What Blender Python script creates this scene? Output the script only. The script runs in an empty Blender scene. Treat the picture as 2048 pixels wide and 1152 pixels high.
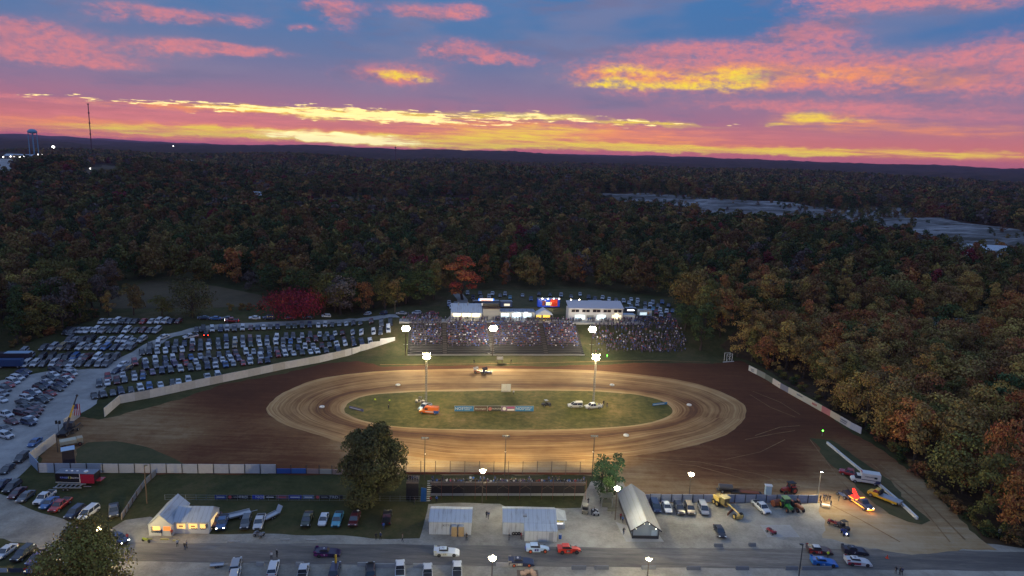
import bpy, bmesh, math, random
import numpy as np
from mathutils import Vector, Matrix, geometry
rnd = random.Random(7); nr = np.random.RandomState(7)
scn = bpy.context.scene
R = math.radians
# ---------------------------------------------------------------- camera
F = 1366.0; CZ = 78.0; PITCH = math.atan((576-309)/F); ROLL = R(2.1)
cp, sp, cr, sr = math.cos(PITCH), math.sin(PITCH), math.cos(ROLL), math.sin(ROLL)
camd = bpy.data.cameras.new("camera"); cam = bpy.data.objects.new("camera", camd)
scn.collection.objects.link(cam); scn.camera = cam
camd.sensor_width = 36; camd.lens = F/2048*36; camd.clip_start = 1; camd.clip_end = 60000
right = Vector((cr, sr*sp, sr*cp)); up = Vector((-sr, cr*sp, cr*cp)); back = Vector((0, -cp, sp))
M = Matrix((right, up, back)).transposed().to_4x4(); M.translation = (0, 0, CZ); cam.matrix_world = M
def ray(px, py):
    dx = px-1024; dy = 576-py
    X = dx*cr-dy*sr; Y = dx*sr+dy*cr
    return X, F*cp+Y*sp, -F*sp+Y*cp
def S(v):
    v = v/255.0
    return v/12.92 if v <= .04045 else ((v+.055)/1.055)**2.4
def C(r, g, b): return (S(r), S(g), S(b), 1.0)
# ---------------------------------------------------------------- view
scn.view_settings.view_transform = 'Standard'; scn.view_settings.look = 'None'
scn.view_settings.exposure = 0.0; scn.view_settings.gamma = 1.0; scn.view_settings.use_curve_mapping = False
scn.render.engine = 'CYCLES'
cy = scn.cycles
cy.max_bounces = 4; cy.diffuse_bounces = 2; cy.glossy_bounces = 2; cy.transmission_bounces = 2; cy.volume_bounces = 0
cy.transparent_max_bounces = 6; cy.sample_clamp_indirect = 3; cy.caustics_reflective = False; cy.caustics_refractive = False
cy.use_denoising = True
# ---------------------------------------------------------------- node helper
class NT:
    def __init__(s, tree): s.t = tree; s.n = tree.nodes; s.l = tree.links
    def new(s, k, **a):
        n = s.n.new(k)
        for q, v in a.items(): setattr(n, q, v)
        return n
    def put(s, sock, v):
        if isinstance(v, bpy.types.NodeSocket): s.l.new(v, sock)
        elif v is not None: sock.default_value = v
    def m(s, op, a, b=None, c=None, clamp=False):
        n = s.new('ShaderNodeMath', operation=op, use_clamp=clamp); s.put(n.inputs[0], a); s.put(n.inputs[1], b)
        if c is not None: s.put(n.inputs[2], c)
        return n.outputs[0]
    def v(s, op, a, b=None, scale=None):
        n = s.new('ShaderNodeVectorMath', operation=op); s.put(n.inputs[0], a); s.put(n.inputs[1], b)
        if scale is not None: s.put(n.inputs['Scale'], scale)
        return n.outputs['Value' if op in ('DOT_PRODUCT', 'LENGTH') else 'Vector']
    def mix(s, f, a, b, blend='MIX'):
        n = s.new('ShaderNodeMix', data_type='RGBA', blend_type=blend); n.clamp_factor = True
        s.put(n.inputs[0], f); s.put(n.inputs[6], a); s.put(n.inputs[7], b); return n.outputs[2]
    def step(s, x, a, b):
        n = s.new('ShaderNodeMapRange', interpolation_type='SMOOTHSTEP'); s.put(n.inputs[0], x)
        n.inputs[1].default_value = a; n.inputs[2].default_value = b; return n.outputs[0]
    def noise(s, vec, scale, detail=3, rough=.55, out=0, dist=0, dims='3D'):
        n = s.new('ShaderNodeTexNoise', noise_dimensions=dims)
        if vec is not None: s.l.new(vec, n.inputs['Vector'])
        n.inputs['Scale'].default_value = scale; n.inputs['Detail'].default_value = detail; n.inputs['Roughness'].default_value = rough
        n.inputs['Distortion'].default_value = dist; return n.outputs[out]
    def ramp(s, f, stops, interp='LINEAR'):
        n = s.new('ShaderNodeValToRGB'); s.put(n.inputs[0], f); e = n.color_ramp.elements; n.color_ramp.interpolation = interp
        while len(e) < len(stops): e.new(.5)
        for q, (p, c) in zip(e, stops): q.position = p; q.color = c
        return n.outputs[0]
    def xyz(s, x, y, z=0):
        n = s.new('ShaderNodeCombineXYZ'); s.put(n.inputs[0], x); s.put(n.inputs[1], y); s.put(n.inputs[2], z); return n.outputs[0]
# ---------------------------------------------------------------- world: dusk sky with lit clouds, drawn by direction (azimuth, elevation)
world = bpy.data.worlds.new("World"); scn.world = world; world.use_nodes = True
w = NT(world.node_tree); w.n.clear()
def sky(px, py):
    x, y, z = ray(px, py); return math.degrees(math.atan2(x, y)), math.degrees(math.asin(z/math.sqrt(x*x+y*y+z*z)))
g = w.new('ShaderNodeTexCoord').outputs['Generated']
sep = w.new('ShaderNodeSeparateXYZ'); w.l.new(g, sep.inputs[0])
AZ = w.m('MULTIPLY', w.m('ARCTAN2', sep.outputs[0], sep.outputs[1]), 57.2958)
EL = w.m('MULTIPLY', w.m('ARCSINE', sep.outputs[2]), 57.2958)
def sub(a, b): return w.m('SUBTRACT', a, b)
nz1 = w.noise(w.xyz(w.m('MULTIPLY', AZ, .55), w.m('MULTIPLY', EL, 1.1)), 1.0, 5, .62)           # puffs
nz2 = w.noise(w.xyz(w.m('MULTIPLY', AZ, .16), w.m('MULTIPLY', EL, 2.6), 3), 1.0, 4, .6)        # streaks
nz3 = w.noise(w.xyz(w.m('MULTIPLY', AZ, .09), w.m('MULTIPLY', EL, .3), 9), 1.0, 3, .5)          # broad
warp = w.xyz(w.m('MULTIPLY', sub(nz1, .5), 3.2), w.m('MULTIPLY', sub(nz1, .5), .9))
UV = w.v('ADD', w.xyz(AZ, EL), warp)
def blobs(lst):
    tot = None
    for px, py, sx, sy, a in lst:
        u, v = sky(px, py)
        q = w.v('MULTIPLY', w.v('SUBTRACT', UV, (u, v, 0)), (23.8/sx, 23.8/sy, 0))
        e = w.m('EXPONENT', w.m('MULTIPLY', w.v('DOT_PRODUCT', q, q), -1.0))
        tot = w.m('MULTIPLY', e, a) if tot is None else w.m('MULTIPLY_ADD', e, a, tot)
    return tot
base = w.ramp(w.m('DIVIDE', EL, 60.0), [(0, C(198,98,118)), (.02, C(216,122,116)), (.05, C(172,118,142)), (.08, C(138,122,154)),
        (.115, C(108,122,162)), (.155, C(86,122,170)), (.22, C(74,124,178)), (.42, C(122,155,205)), (1, C(152,184,236))])  # upper stops, above the view, raised past dusk level as added ambient light
deep = w.m('MULTIPLY', w.step(AZ, -8, 30), w.step(EL, 6, 10))
base = w.mix(w.m('MULTIPLY', deep, .45), base, C(52,110,172))
base = w.mix(w.m('MULTIPLY', w.step(nz3, .42, .68), w.m('MULTIPLY', w.step(EL, 2, 5), .45)), base, C(140,132,160))
pink = blobs([(40,52,95,20,.9),(150,92,190,20,.75),(170,126,120,11,.9),(20,105,110,22,.6),(250,22,90,22,.8),(370,32,70,13,.9),(400,92,80,13,.95),(470,99,120,10,.95),
   (500,42,50,16,.75),(660,10,55,18,1.0),(690,50,40,28,.65),(610,56,26,9,.9),(840,22,95,17,1.0),(940,20,45,14,1.0),(920,96,85,24,1.0),(1010,118,70,12,.8),
   (790,150,110,28,1.1),(1290,150,190,42,1.1),(1420,102,150,24,1.0),(1600,148,190,30,1.0),(1830,148,200,36,1.0),(2040,120,110,60,.9),(1650,72,85,28,.85),(1600,60,60,14,.6),
   (1850,2,210,20,1.0),(1700,-10,120,20,.7),(1560,212,200,12,.65),(1880,235,240,14,.65),(150,237,220,14,1.0),(60,196,280,7,.9),(420,232,200,12,.7),(300,265,500,16,.9),
   (760,262,380,26,.5),(1100,262,300,20,.5),(1500,275,500,20,.55),(1720,215,180,12,.5)])
oran = blobs([(1290,152,160,26,1.0),(1500,150,80,26,1.0),(1690,145,130,24,.75),(1880,160,140,24,.7),(1650,238,120,16,.9),(1930,262,200,15,.8),(800,150,60,14,1.1),(400,215,230,7,.9),
   (900,240,460,16,.7),(1180,270,330,18,.9),(620,270,560,16,1.0),(1500,300,700,10,.9),(120,240,120,7,.7),(1960,8,90,9,.5),(150,262,250,10,.7),(930,24,30,6,.6),(860,55,20,5,.4)])
yell = blobs([(1310,171,170,10,1.1),(1225,163,25,9,1.0),(1250,136,65,12,.85),(1350,150,110,9,.6),(1485,152,70,24,1.05),(1660,148,60,12,.6),(1620,234,45,14,1.15),(1550,248,30,6,.9),(1700,242,50,6,.8),(790,148,48,10,1.1),(850,160,30,9,.8),(500,216,110,6,1.0),
   (700,230,200,13,1.25),(1050,232,180,9,1.1),(1290,246,90,5,.9),(1400,255,80,5,.7),(560,266,330,9,1.2),(330,264,190,6,.9),(780,284,260,12,1.3),(1030,272,170,17,1.0),(1100,290,340,7,1.1),(1750,303,420,8,1.05),
   (1450,304,330,5,.8),(1120,258,120,8,.7)])
whit = blobs([(700,232,140,8,1.0),(850,240,70,6,.9),(1060,231,110,5,.8),(640,270,150,8,1.15),(760,284,120,7,1.0),(660,276,70,8,.7)])
elmix = w.step(EL, 2.2, 5.0)
nz4 = w.noise(w.xyz(w.m('MULTIPLY', AZ, 1.5), w.m('MULTIPLY', EL, 2.9), 7), 1.0, 5, .62)      # fine wisps
nz5 = w.noise(w.xyz(w.m('MULTIPLY', AZ, .35), w.m('MULTIPLY', EL, 5.0), 11), 1.0, 4, .6)
def lerp(a, b, f): return w.m('ADD', w.m('MULTIPLY', a, w.m('SUBTRACT', 1.0, f)), w.m('MULTIPLY', b, f))
nf = lerp(w.m('ADD', w.m('MULTIPLY', nz2, .45), w.m('MULTIPLY', nz5, .55)), w.m('ADD', w.m('MULTIPLY', nz1, .5), w.m('MULTIPLY', nz4, .5)), elmix)
def cloud(mask, a, b, floor=.15, k=.22):
    t_ = w.m('ADD', nf, w.m('MULTIPLY', w.m('SUBTRACT', w.m('MINIMUM', mask, 1.15), .5), k))
    return w.m('MULTIPLY', w.step(mask, .22, .95), w.m('ADD', w.m('MULTIPLY', w.step(t_, a, b), 1-floor), floor))
col = w.mix(w.m('MULTIPLY', cloud(pink, .41, .75, .12), .80), base, C(230,136,138))
col = w.mix(w.m('MULTIPLY', cloud(oran, .40, .76, .08), .85), col, C(255,158,98))
col = w.mix(w.m('MULTIPLY', cloud(yell, .45, .76, .04), .93), col, C(255,226,72))
col = w.mix(w.m('MULTIPLY', cloud(whit, .48, .66, .2), .97), col, (1.5, 1.35, .62, 1))
grey = w.m('MULTIPLY', w.step(w.noise(w.xyz(w.m('MULTIPLY', AZ, .12), w.m('MULTIPLY', EL, .55), 21), 1.0, 5, .6), .5, .68), w.step(EL, 1.5, 4))
col = w.mix(w.m('MULTIPLY', grey, .55), col, C(118,116,150))
st2 = w.noise(w.xyz(w.m('MULTIPLY', AZ, .5), w.m('MULTIPLY', EL, 5.5), 5), 1.0, 4, .6)         # thin backlit streaks over the glow
band = blobs([(620,222,300,13,.95),(830,238,240,13,.95),(1080,234,150,9,.9),(320,205,300,6,.7),(1320,248,160,7,.7)])
col = w.mix(w.m('MULTIPLY', w.step(w.m('ADD', w.m('MULTIPLY', band, .55), w.m('MULTIPLY', sub(st2, .5), 3.4)), .60, .80), w.step(band, .15, .5)), col, (1.4, 1.08, .42, 1))
col = w.mix(w.step(EL, 0.0, -1.5), col, C(60,50,60))
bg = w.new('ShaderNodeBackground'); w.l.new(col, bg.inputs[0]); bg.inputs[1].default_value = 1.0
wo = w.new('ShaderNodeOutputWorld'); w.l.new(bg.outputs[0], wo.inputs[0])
world.cycles.sampling_method = 'MANUAL'; world.cycles.sample_map_resolution = 512
# the sun has just gone below the cloud edge at the brightest point of the horizon: only a faint broad glow is left of it
sl = bpy.data.lights.new("sun", 'SUN'); sl.energy = .12; sl.angle = R(12); sl.color = (1, .55, .35)
so = bpy.data.objects.new("sun", sl); scn.collection.objects.link(so)
sx_, sy_, sz_ = ray(640, 262); so.rotation_euler = Vector((sx_, sy_, sz_)).to_track_quat('Z', 'Y').to_euler()
# ---------------------------------------------------------------- terrain
def sm(t):
    t = np.clip(t, 0, 1); return t*t*(3-2*t)
def H(x, y):
    x = np.asarray(x, float); y = np.asarray(y, float)
    d = ((x+119)*(-82)+(y-200)*70)/107.8
    left = sm((-48-x)/30)
    hl = 8.5*sm(d/75)*sm((y-195)/75)
    dn = -(x+39.5)*.1253+(y-254.2)*.9921
    tt = np.clip((dn-2.2)/19.2, 0, 1); hs = 8.75*(tt*.8+.2*sm(tt))
    h = hs*(1-left)+hl*left
    h = h+5*sm((x-112)/130)*sm((y-60)/80)
    r = np.hypot(x, y)
    a = sm((r-380)/1600)
    h = h+a*(11*np.sin(x/310+1.3)*np.cos(y/260)+7*np.sin(x/140+y/190)+10)
    hills = 52+20*np.sin(x/1900+.6)+12*np.sin(x/800+y/2100)+6*np.sin(x/330+2)
    h = h+sm((r-2600)/4600)*hills*sm((y+500)/2000)
    h = h+16*np.exp(-((x+640)/170)**2-((y-1000)/260)**2)      # town hill
    return h
def Hs(x, y): return float(H(x, y))
def P(px, py, z=0.0):
    """the place on the ground the photograph shows at this pixel"""
    dx, dy, dz = ray(px, py)
    if dz >= -1e-6: dz = -1e-6
    n = math.hypot(dx, dy); dx, dy, dz = dx/n, dy/n, dz/n
    ts = np.geomspace(60, 14000, 900); zz = CZ+dz*ts-H(dx*ts, dy*ts)-z
    i = int(np.argmax(zz < 0))
    if zz[i] >= 0: i = len(ts)-1
    lo, hi_ = ts[max(i-1, 0)], ts[i]
    for _ in range(18):
        mid = (lo+hi_)/2
        if CZ+dz*mid-Hs(dx*mid, dy*mid)-z < 0: hi_ = mid
        else: lo = mid
    return Vector((dx*hi_, dy*hi_, CZ+dz*hi_))
def top_z(base, px, py):
    """height of the point right above base that shows at row py"""
    dx, dy, dz = ray(px, py); return CZ+dz/dy*base.y
def yaw(px, py, dx, dy):
    a = P(px-dx, py-dy); b = P(px+dx, py+dy); return math.atan2(b.y-a.y, b.x-a.x)
def pxm(v): return F/(v.y*cp+(CZ-v.z)*sp)
def proj(x, y, z):
    z = z-CZ; f = y*cp-z*sp; Y = (y*sp+z*cp)*F/f; X = x*F/f
    return 1024+X*cr+Y*sr, 576-(-X*sr+Y*cr)
# ---------------------------------------------------------------- materials
MATS = {}
def mat(name, col, rough=.7, metal=0, spec=.5, noise=0, nscale=2.0, emit=None, es=0, coat=0, objcol=False, bump=0):
    if name in MATS: return MATS[name]
    m = bpy.data.materials.new(name); m.use_nodes = True; t = NT(m.node_tree); b = m.node_tree.nodes['Principled BSDF']
    b.inputs['Base Color'].default_value = col; b.inputs['Roughness'].default_value = rough; b.inputs['Metallic'].default_value = metal
    b.inputs['Specular IOR Level'].default_value = spec; b.inputs['Coat Weight'].default_value = coat
    src = None
    if objcol: src = t.new('ShaderNodeObjectInfo').outputs['Color']
    if noise:
        tc = t.new('ShaderNodeTexCoord').outputs['Object']; n = t.noise(tc, nscale, 4, .6)
        f = t.m('MULTIPLY_ADD', n, 2*noise, 1-noise)
        hs = t.new('ShaderNodeHueSaturation'); t.put(hs.inputs['Color'], src if src is not None else col); t.l.new(f, hs.inputs['Value']); src = hs.outputs[0]
        if bump:
            bp = t.new('ShaderNodeBump'); bp.inputs['Strength'].default_value = bump; t.l.new(n, bp.inputs['Height']); t.l.new(bp.outputs[0], b.inputs['Normal'])
    if src is not None: t.l.new(src, b.inputs['Base Color'])
    if emit: b.inputs['Emission Color'].default_value = emit; b.inputs['Emission Strength'].default_value = es
    MATS[name] = m; return m
# ---------------------------------------------------------------- mesh builder
class MB:
    def __init__(s): s.v = []; s.f = []; s.k = []; s.mi = 0; s.T = Matrix.Identity(4)
    def at(s, x=0, y=0, z=0, rz=0, rx=0, ry=0):
        s.T = Matrix.Translation((x, y, z)) @ Matrix.Rotation(rz, 4, 'Z') @ Matrix.Rotation(ry, 4, 'Y') @ Matrix.Rotation(rx, 4, 'X'); return s
    def add(s, vs, fs, mi=None):
        o = len(s.v); s.v += [tuple(s.T @ Vector(q)) for q in vs]; s.f += [tuple(i+o for i in f) for f in fs]; s.k += [s.mi if mi is None else mi]*len(fs); return s
    def box(s, x0, x1, y0, y1, z0, z1, mi=None):
        return s.add([(x0,y0,z0),(x1,y0,z0),(x1,y1,z0),(x0,y1,z0),(x0,y0,z1),(x1,y0,z1),(x1,y1,z1),(x0,y1,z1)],
                     [(3,2,1,0),(4,5,6,7),(0,1,5,4),(1,2,6,5),(2,3,7,6),(3,0,4,7)], mi)
    def tube(s, p, q, r0, r1=None, n=6, mi=None, caps=True):
        r1 = r0 if r1 is None else r1; p = Vector(p); q = Vector(q); d = (q-p).normalized()
        a = d.orthogonal().normalized(); b = d.cross(a); vs = []
        for c, r in ((p, r0), (q, r1)):
            for i in range(n):
                t = 2*math.pi*i/n; vs.append(tuple(c+(a*math.cos(t)+b*math.sin(t))*r))
        fs = [(i, (i+1) % n, n+(i+1) % n, n+i) for i in range(n)]
        if caps: fs += [tuple(range(n))[::-1], tuple(range(n, 2*n))]
        return s.add(vs, fs, mi)
    def prism(s, prof, y0, y1, mi=None, sh=None):
        """profile in x-z pushed along y; sh(x,z)->inset scale on y"""
        n = len(prof); vs = [(x, y0, z) for x, z in prof]+[(x, y1, z) for x, z in prof]
        fs = [tuple(range(n)), tuple(range(n, 2*n))[::-1]]+[((i+1) % n, i, n+i, n+(i+1) % n) for i in range(n)]
        return s.add(vs, fs, mi)
    def loft(s, rings, mi=None, caps=True):
        n = len(rings[0]); vs = [p for r in rings for p in r]; fs = []
        for k in range(len(rings)-1):
            for i in range(n): fs.append((k*n+i, k*n+(i+1) % n, (k+1)*n+(i+1) % n, (k+1)*n+i))
        if caps: fs += [tuple(range(n))[::-1], tuple(range((len(rings)-1)*n, len(rings)*n))]
        return s.add(vs, fs, mi)
    def ball(s, c, r, sz=1, n=8, m=5, mi=None):
        rings = []
        for j in range(1, m):
            ph = math.pi*j/m; rings.append([(c[0]+r*math.sin(ph)*math.cos(2*math.pi*i/n), c[1]+r*math.sin(ph)*math.sin(2*math.pi*i/n), c[2]-r*sz*math.cos(ph)) for i in range(n)])
        return s.loft(rings, mi)
    def mesh(s, name, mats, smooth=False):
        me = bpy.data.meshes.new(name); me.from_pydata(s.v, [], s.f)
        for m in (mats if isinstance(mats, (list, tuple)) else [mats]): me.materials.append(m)
        if len(me.materials) > 1: me.polygons.foreach_set('material_index', s.k)
        if smooth: me.polygons.foreach_set('use_smooth', [True]*len(s.f))
        me.update(); return me
    def obj(s, name, mats, parent=None, smooth=False, fix=True):
        me = s.mesh(name, mats, smooth)
        if fix:
            bm = bmesh.new(); bm.from_mesh(me); bmesh.ops.recalc_face_normals(bm, faces=bm.faces); bm.to_mesh(me); bm.free()
        return link(name, me, parent)
LINK = scn.collection.objects.link
def link(name, me, parent=None, loc=None, rz=None):
    o = bpy.data.objects.new(name, me); LINK(o)
    if parent is not None: o.parent = parent
    if loc is not None: o.location = loc
    if rz is not None: o.rotation_euler = (0, 0, rz)
    return o
def tag(o, label=None, cat=None, group=None, kind=None):
    for k, v in (('label', label), ('category', cat), ('group', group), ('kind', kind)):
        if v: o[k] = v
    return o
def thing(name, loc=(0,0,0), rz=0, label=None, cat=None, group=None):
    o = link(name, None, None, loc, rz); return tag(o, label, cat, group)
KIDS = {}
def copy_tree(src, parent=None):
    c = src.copy(); LINK(c); c.parent = parent
    for k in KIDS.get(src.name, [q for q in src.children]): copy_tree(k, c)
    return c
ORD = "first second third fourth fifth sixth seventh eighth ninth tenth eleventh twelfth thirteenth fourteenth fifteenth sixteenth seventeenth eighteenth nineteenth twentieth".split()
TEN = {20: 'twenty', 30: 'thirty', 40: 'forty', 50: 'fifty', 60: 'sixty', 70: 'seventy', 80: 'eighty', 90: 'ninety'}
def ordn(i):
    if i < 20: return ORD[i]
    t, u = divmod(i+1, 10)
    return (TEN[t*10][:-1]+'ieth') if u == 0 else TEN[t*10]+'-'+ORD[u-1]
def text_mesh(body, size, mt, parent, loc, rot, name='lettering', ext=.01, align='CENTER', sx=1.0):
    cu = bpy.data.curves.new(name, 'FONT'); cu.body = body; cu.size = size; cu.extrude = ext; cu.align_x = align; cu.align_y = 'CENTER'
    cu.resolution_u = 2
    if not body: return None
    tmp = bpy.data.objects.new(name, cu); LINK(tmp); me = bpy.data.meshes.new_from_object(tmp); bpy.data.objects.remove(tmp); me.materials.clear(); me.materials.append(mt)
    o = link(name, me, parent); o.location = loc; o.rotation_euler = rot; o.scale = (sx, 1, 1); return o
# ================================================================ ground
def pts(l): return [P(a, b) for a, b in l]
def inpoly(x, y, poly):
    x = np.asarray(x); y = np.asarray(y); c = np.zeros(x.shape, bool); n = len(poly)
    for i in range(n):
        x0, y0 = poly[i][0], poly[i][1]; x1, y1 = poly[i-1][0], poly[i-1][1]
        if y0 == y1: continue
        c ^= ((y0 > y) != (y1 > y)) & (x < (x1-x0)*(y-y0)/(y1-y0)+x0)
    return c
def dense(poly, step):
    out = []
    for i in range(len(poly)):
        a = Vector(poly[i-1][:2]); b = Vector(poly[i][:2]); n = max(1, int((b-a).length/step))
        for k in range(n): out.append(a.lerp(b, k/n))
    return out
def closed_spline(p, k=8):
    out = []; n = len(p)
    for i in range(n):
        a, b, c, d = [Vector(p[(i+j-1) % n][:2]) for j in range(4)]
        for s in range(k):
            t = s/k; out.append(.5*((2*b)+(c-a)*t+(2*a-5*b+4*c-d)*t*t+(3*b-a-3*c+d)*t**3))
    return out
def sheet(name, poly, mt, off, step=4.0, flat=True, tone=None, wob=0, kind='structure', zf=None):
    edge = dense([p[:2] for p in poly], step)
    if wob: edge = [e+Vector((wob*math.sin(e.x*.7+e.y*.33)+wob*.6*math.sin(e.y*1.3), wob*math.sin(e.y*.6-e.x*.4)+wob*.5*math.sin(e.x*1.7))) for e in edge]
    xs = [e.x for e in edge]; ys = [e.y for e in edge]
    gx, gy = np.meshgrid(np.arange(min(xs), max(xs), step), np.arange(min(ys), max(ys), step)); gx = gx+(gy/step % 2 > 1)*step*.5
    gx = gx.ravel(); gy = gy.ravel(); k = inpoly(gx, gy, [(e.x, e.y) for e in edge])
    inner = [Vector((a, b)) for a, b in zip(gx[k], gy[k])]
    n = len(edge); v, e_, f, *_ = geometry.delaunay_2d_cdt(edge+inner, [(i, (i+1) % n) for i in range(n)], [list(range(n))], 1, 1e-4)
    vx = np.array([q.x for q in v]); vy = np.array([q.y for q in v]); vz = (0 if flat else H(vx, vy))+off+(0 if zf is None else zf(vx, vy))
    me = bpy.data.meshes.new(name); me.from_pydata(np.stack([vx, vy, vz+0*vx], 1).tolist(), [], [tuple(q) for q in f]); me.materials.append(mt)
    if tone is not None:
        at = me.attributes.new('tone', 'FLOAT', 'POINT'); at.data.foreach_set('value', np.asarray(tone(vx, vy), np.float32))
    me.update(); return tag(link(name, me), kind=kind)
def soil(name, stops, scale=.05, fine=1.2, rough=.95, bump=.25, tone=False, uv=False, stretch=None):
    m = bpy.data.materials.new(name); m.use_nodes = True; t = NT(m.node_tree); b = m.node_tree.nodes['Principled BSDF']
    co = t.new('ShaderNodeTexCoord').outputs['Object']
    if stretch: co = t.v('MULTIPLY', co, stretch)
    big = t.noise(co, scale, 4, .6); med = t.noise(co, scale*7, 5, .65); fi = t.noise(co, fine, 3, .7)
    f = t.m('ADD', t.m('MULTIPLY', big, .5), t.m('ADD', t.m('MULTIPLY', med, .32), t.m('MULTIPLY', fi, .18)))
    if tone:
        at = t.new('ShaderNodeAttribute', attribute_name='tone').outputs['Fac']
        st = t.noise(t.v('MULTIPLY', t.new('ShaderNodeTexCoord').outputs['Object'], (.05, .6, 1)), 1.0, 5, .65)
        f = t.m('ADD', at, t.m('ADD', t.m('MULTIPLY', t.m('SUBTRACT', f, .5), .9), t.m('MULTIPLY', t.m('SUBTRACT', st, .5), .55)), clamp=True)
    else: f = t.step(f, .3, .7)
    c = t.ramp(f, stops); t.l.new(c, b.inputs['Base Color']); b.inputs['Roughness'].default_value = rough; b.inputs['Specular IOR Level'].default_value = .2
    bp = t.new('ShaderNodeBump'); bp.inputs['Strength'].default_value = bump; bp.inputs['Distance'].default_value = .15; t.l.new(fi, bp.inputs['Height']); t.l.new(bp.outputs[0], b.inputs['Normal'])
    return m
GRASS = soil('grass_ground', [(0, (.035,.042,.016,1)), (.45, (.068,.068,.027,1)), (.8, (.10,.085,.038,1)), (1, (.14,.11,.055,1))], .03, .9)
INF = soil('infield_grass', [(0, (.045,.055,.014,1)), (.4, (.10,.098,.026,1)), (.75, (.18,.14,.045,1)), (1, (.32,.21,.09,1))], .07, .8)
GRAV = soil('gravel', [(0, (.22,.215,.205,1)), (.5, (.33,.32,.30,1)), (1, (.45,.43,.40,1))], .05, 2.5)
YARD = soil('yard_gravel', [(0, (.17,.15,.12,1)), (.4, (.28,.255,.21,1)), (.7, (.37,.34,.28,1)), (1, (.44,.41,.34,1))], .045, 2.0)
ASPH = soil('worn_asphalt', [(0, (.09,.082,.075,1)), (.35, (.13,.118,.105,1)), (.65, (.19,.17,.145,1)), (1, (.31,.28,.23,1))], .05, 2.0, stretch=(.25, 2.2, 1))
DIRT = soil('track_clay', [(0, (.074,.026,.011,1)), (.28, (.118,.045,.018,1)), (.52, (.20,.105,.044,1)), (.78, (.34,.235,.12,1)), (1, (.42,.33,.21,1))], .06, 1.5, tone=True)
ROCK = soil('quarry_rock', [(0, (.035,.033,.022,1)), (.3, (.07,.065,.052,1)), (.55, (.16,.155,.15,1)), (.8, (.30,.29,.28,1)), (1, (.45,.44,.43,1))], .02, .12, stretch=(.5, 1.6, 1))
FIELD = soil('field_grass', [(0, (.05,.04,.022,1)), (.5, (.085,.065,.035,1)), (1, (.12,.09,.05,1))], .02, .3)
CONC = soil('concrete', [(0, (.32,.31,.29,1)), (1, (.44,.42,.38,1))], .2, 2.0)
# the ground: one sheet out to the horizon, forest floor beyond the grounds
def make_ground():
    th = np.concatenate([np.linspace(-62, 62, 300), np.linspace(66, 294, 50)]); th = np.radians(th)
    rr = np.geomspace(18, 15000, 470)
    T, Rr = np.meshgrid(th, rr); x = Rr*np.sin(T); y = Rr*np.cos(T); z = H(x, y); n = len(th)
    far = sm((Rr-2300)/300)
    z = z+far*(8+5*np.sin(x*.031+3*np.sin(y*.013))*np.sin(y*.027+1.7*np.sin(x*.017))+3*np.sin(x*.083+y*.061))
    v = np.stack([x, y, z], -1).reshape(-1, 3)
    i = np.arange(len(rr)-1)[:, None]*n+np.arange(n)[None, :]; j = np.arange(len(rr)-1)[:, None]*n+(np.arange(n)+1)[None, :] % n
    f = np.stack([i, j, j+n, i+n], -1).reshape(-1, 4)
    me = bpy.data.meshes.new('ground'); me.vertices.add(len(v)); me.vertices.foreach_set('co', v.ravel())
    me.loops.add(f.size); me.loops.foreach_set('vertex_index', f.ravel().astype(np.int32)); me.polygons.add(len(f))
    me.polygons.foreach_set('loop_start', np.arange(0, f.size, 4, dtype=np.int32)); me.update(); me.validate()
    m = bpy.data.materials.new('ground'); m.use_nodes = True; t = NT(m.node_tree); b = m.node_tree.nodes['Principled BSDF']
    co = t.new('ShaderNodeTexCoord').outputs['Object']
    dist = t.v('LENGTH', co)
    a = t.noise(co, .03, 4, .6); bb = t.noise(co, .25, 4, .65); c2 = t.noise(co, 1.1, 3, .7)
    f1 = t.step(t.m('ADD', t.m('MULTIPLY', a, .5), t.m('ADD', t.m('MULTIPLY', bb, .3), t.m('MULTIPLY', c2, .2))), .32, .68)
    near = t.ramp(f1, [(0, (.032,.040,.015,1)), (.45, (.062,.064,.025,1)), (.8, (.095,.080,.036,1)), (1, (.14,.11,.06,1))])
    v1 = t.noise(co, .012, 5, .7); v2 = t.noise(co, .09, 3, .7)
    fr = t.ramp(t.step(t.m('ADD', t.m('MULTIPLY', v1, .6), t.m('MULTIPLY', v2, .4)), .33, .67), [(0, (.014,.020,.012,1)), (.4, (.030,.032,.016,1)), (.7, (.060,.040,.020,1)), (1, (.085,.045,.02,1))])
    t.l.new(t.mix(t.step(dist, 420, 900), near, fr), b.inputs['Base Color']); b.inputs['Roughness'].default_value = 1; b.inputs['Specular IOR Level'].default_value = .1
    me.materials.append(m); return tag(link('ground', me), kind='structure')
make_ground()
# --- gravel roads and yards
GR = [(790,629),(740,634),(700,637),(650,640),(600,642),(440,649),(380,657),(340,668),(300,684),(262,704),(225,724),(205,738),(150,741),(100,741),(0,762),(-150,775),(-150,930),(0,985),(62,930),(100,880),(150,835),(190,808),(214,772),(258,738),(278,718),(312,692),(348,674),(395,662),(600,649),(640,648),(680,645),(720,642),(760,639),(800,635)]
sheet('gravel_road', pts(GR), GRAV, .07, 3.0, flat=False, wob=.35)
YD = [(-200,985),(0,987),(60,1018),(150,1048),(215,1064),(250,1040),(300,1034),(400,1068),(560,1068),(840,1079),(856,1008),(1000,1006),(1010,1014),(1160,1015),(1180,962),(1242,962),(1278,1006),(1640,1007),(1715,1040),(1800,1062),(1960,1088),(2048,1092),(2350,1095),(2350,1330),(-330,1330)]
sheet('yard', pts(YD), YARD, .03, 3.0, wob=.3)
RD = [(236,1086),(700,1088),(1250,1096),(1700,1098),(2040,1104),(2300,1110),(2300,1150),(1990,1142),(1400,1136),(700,1130),(226,1122)]
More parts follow.
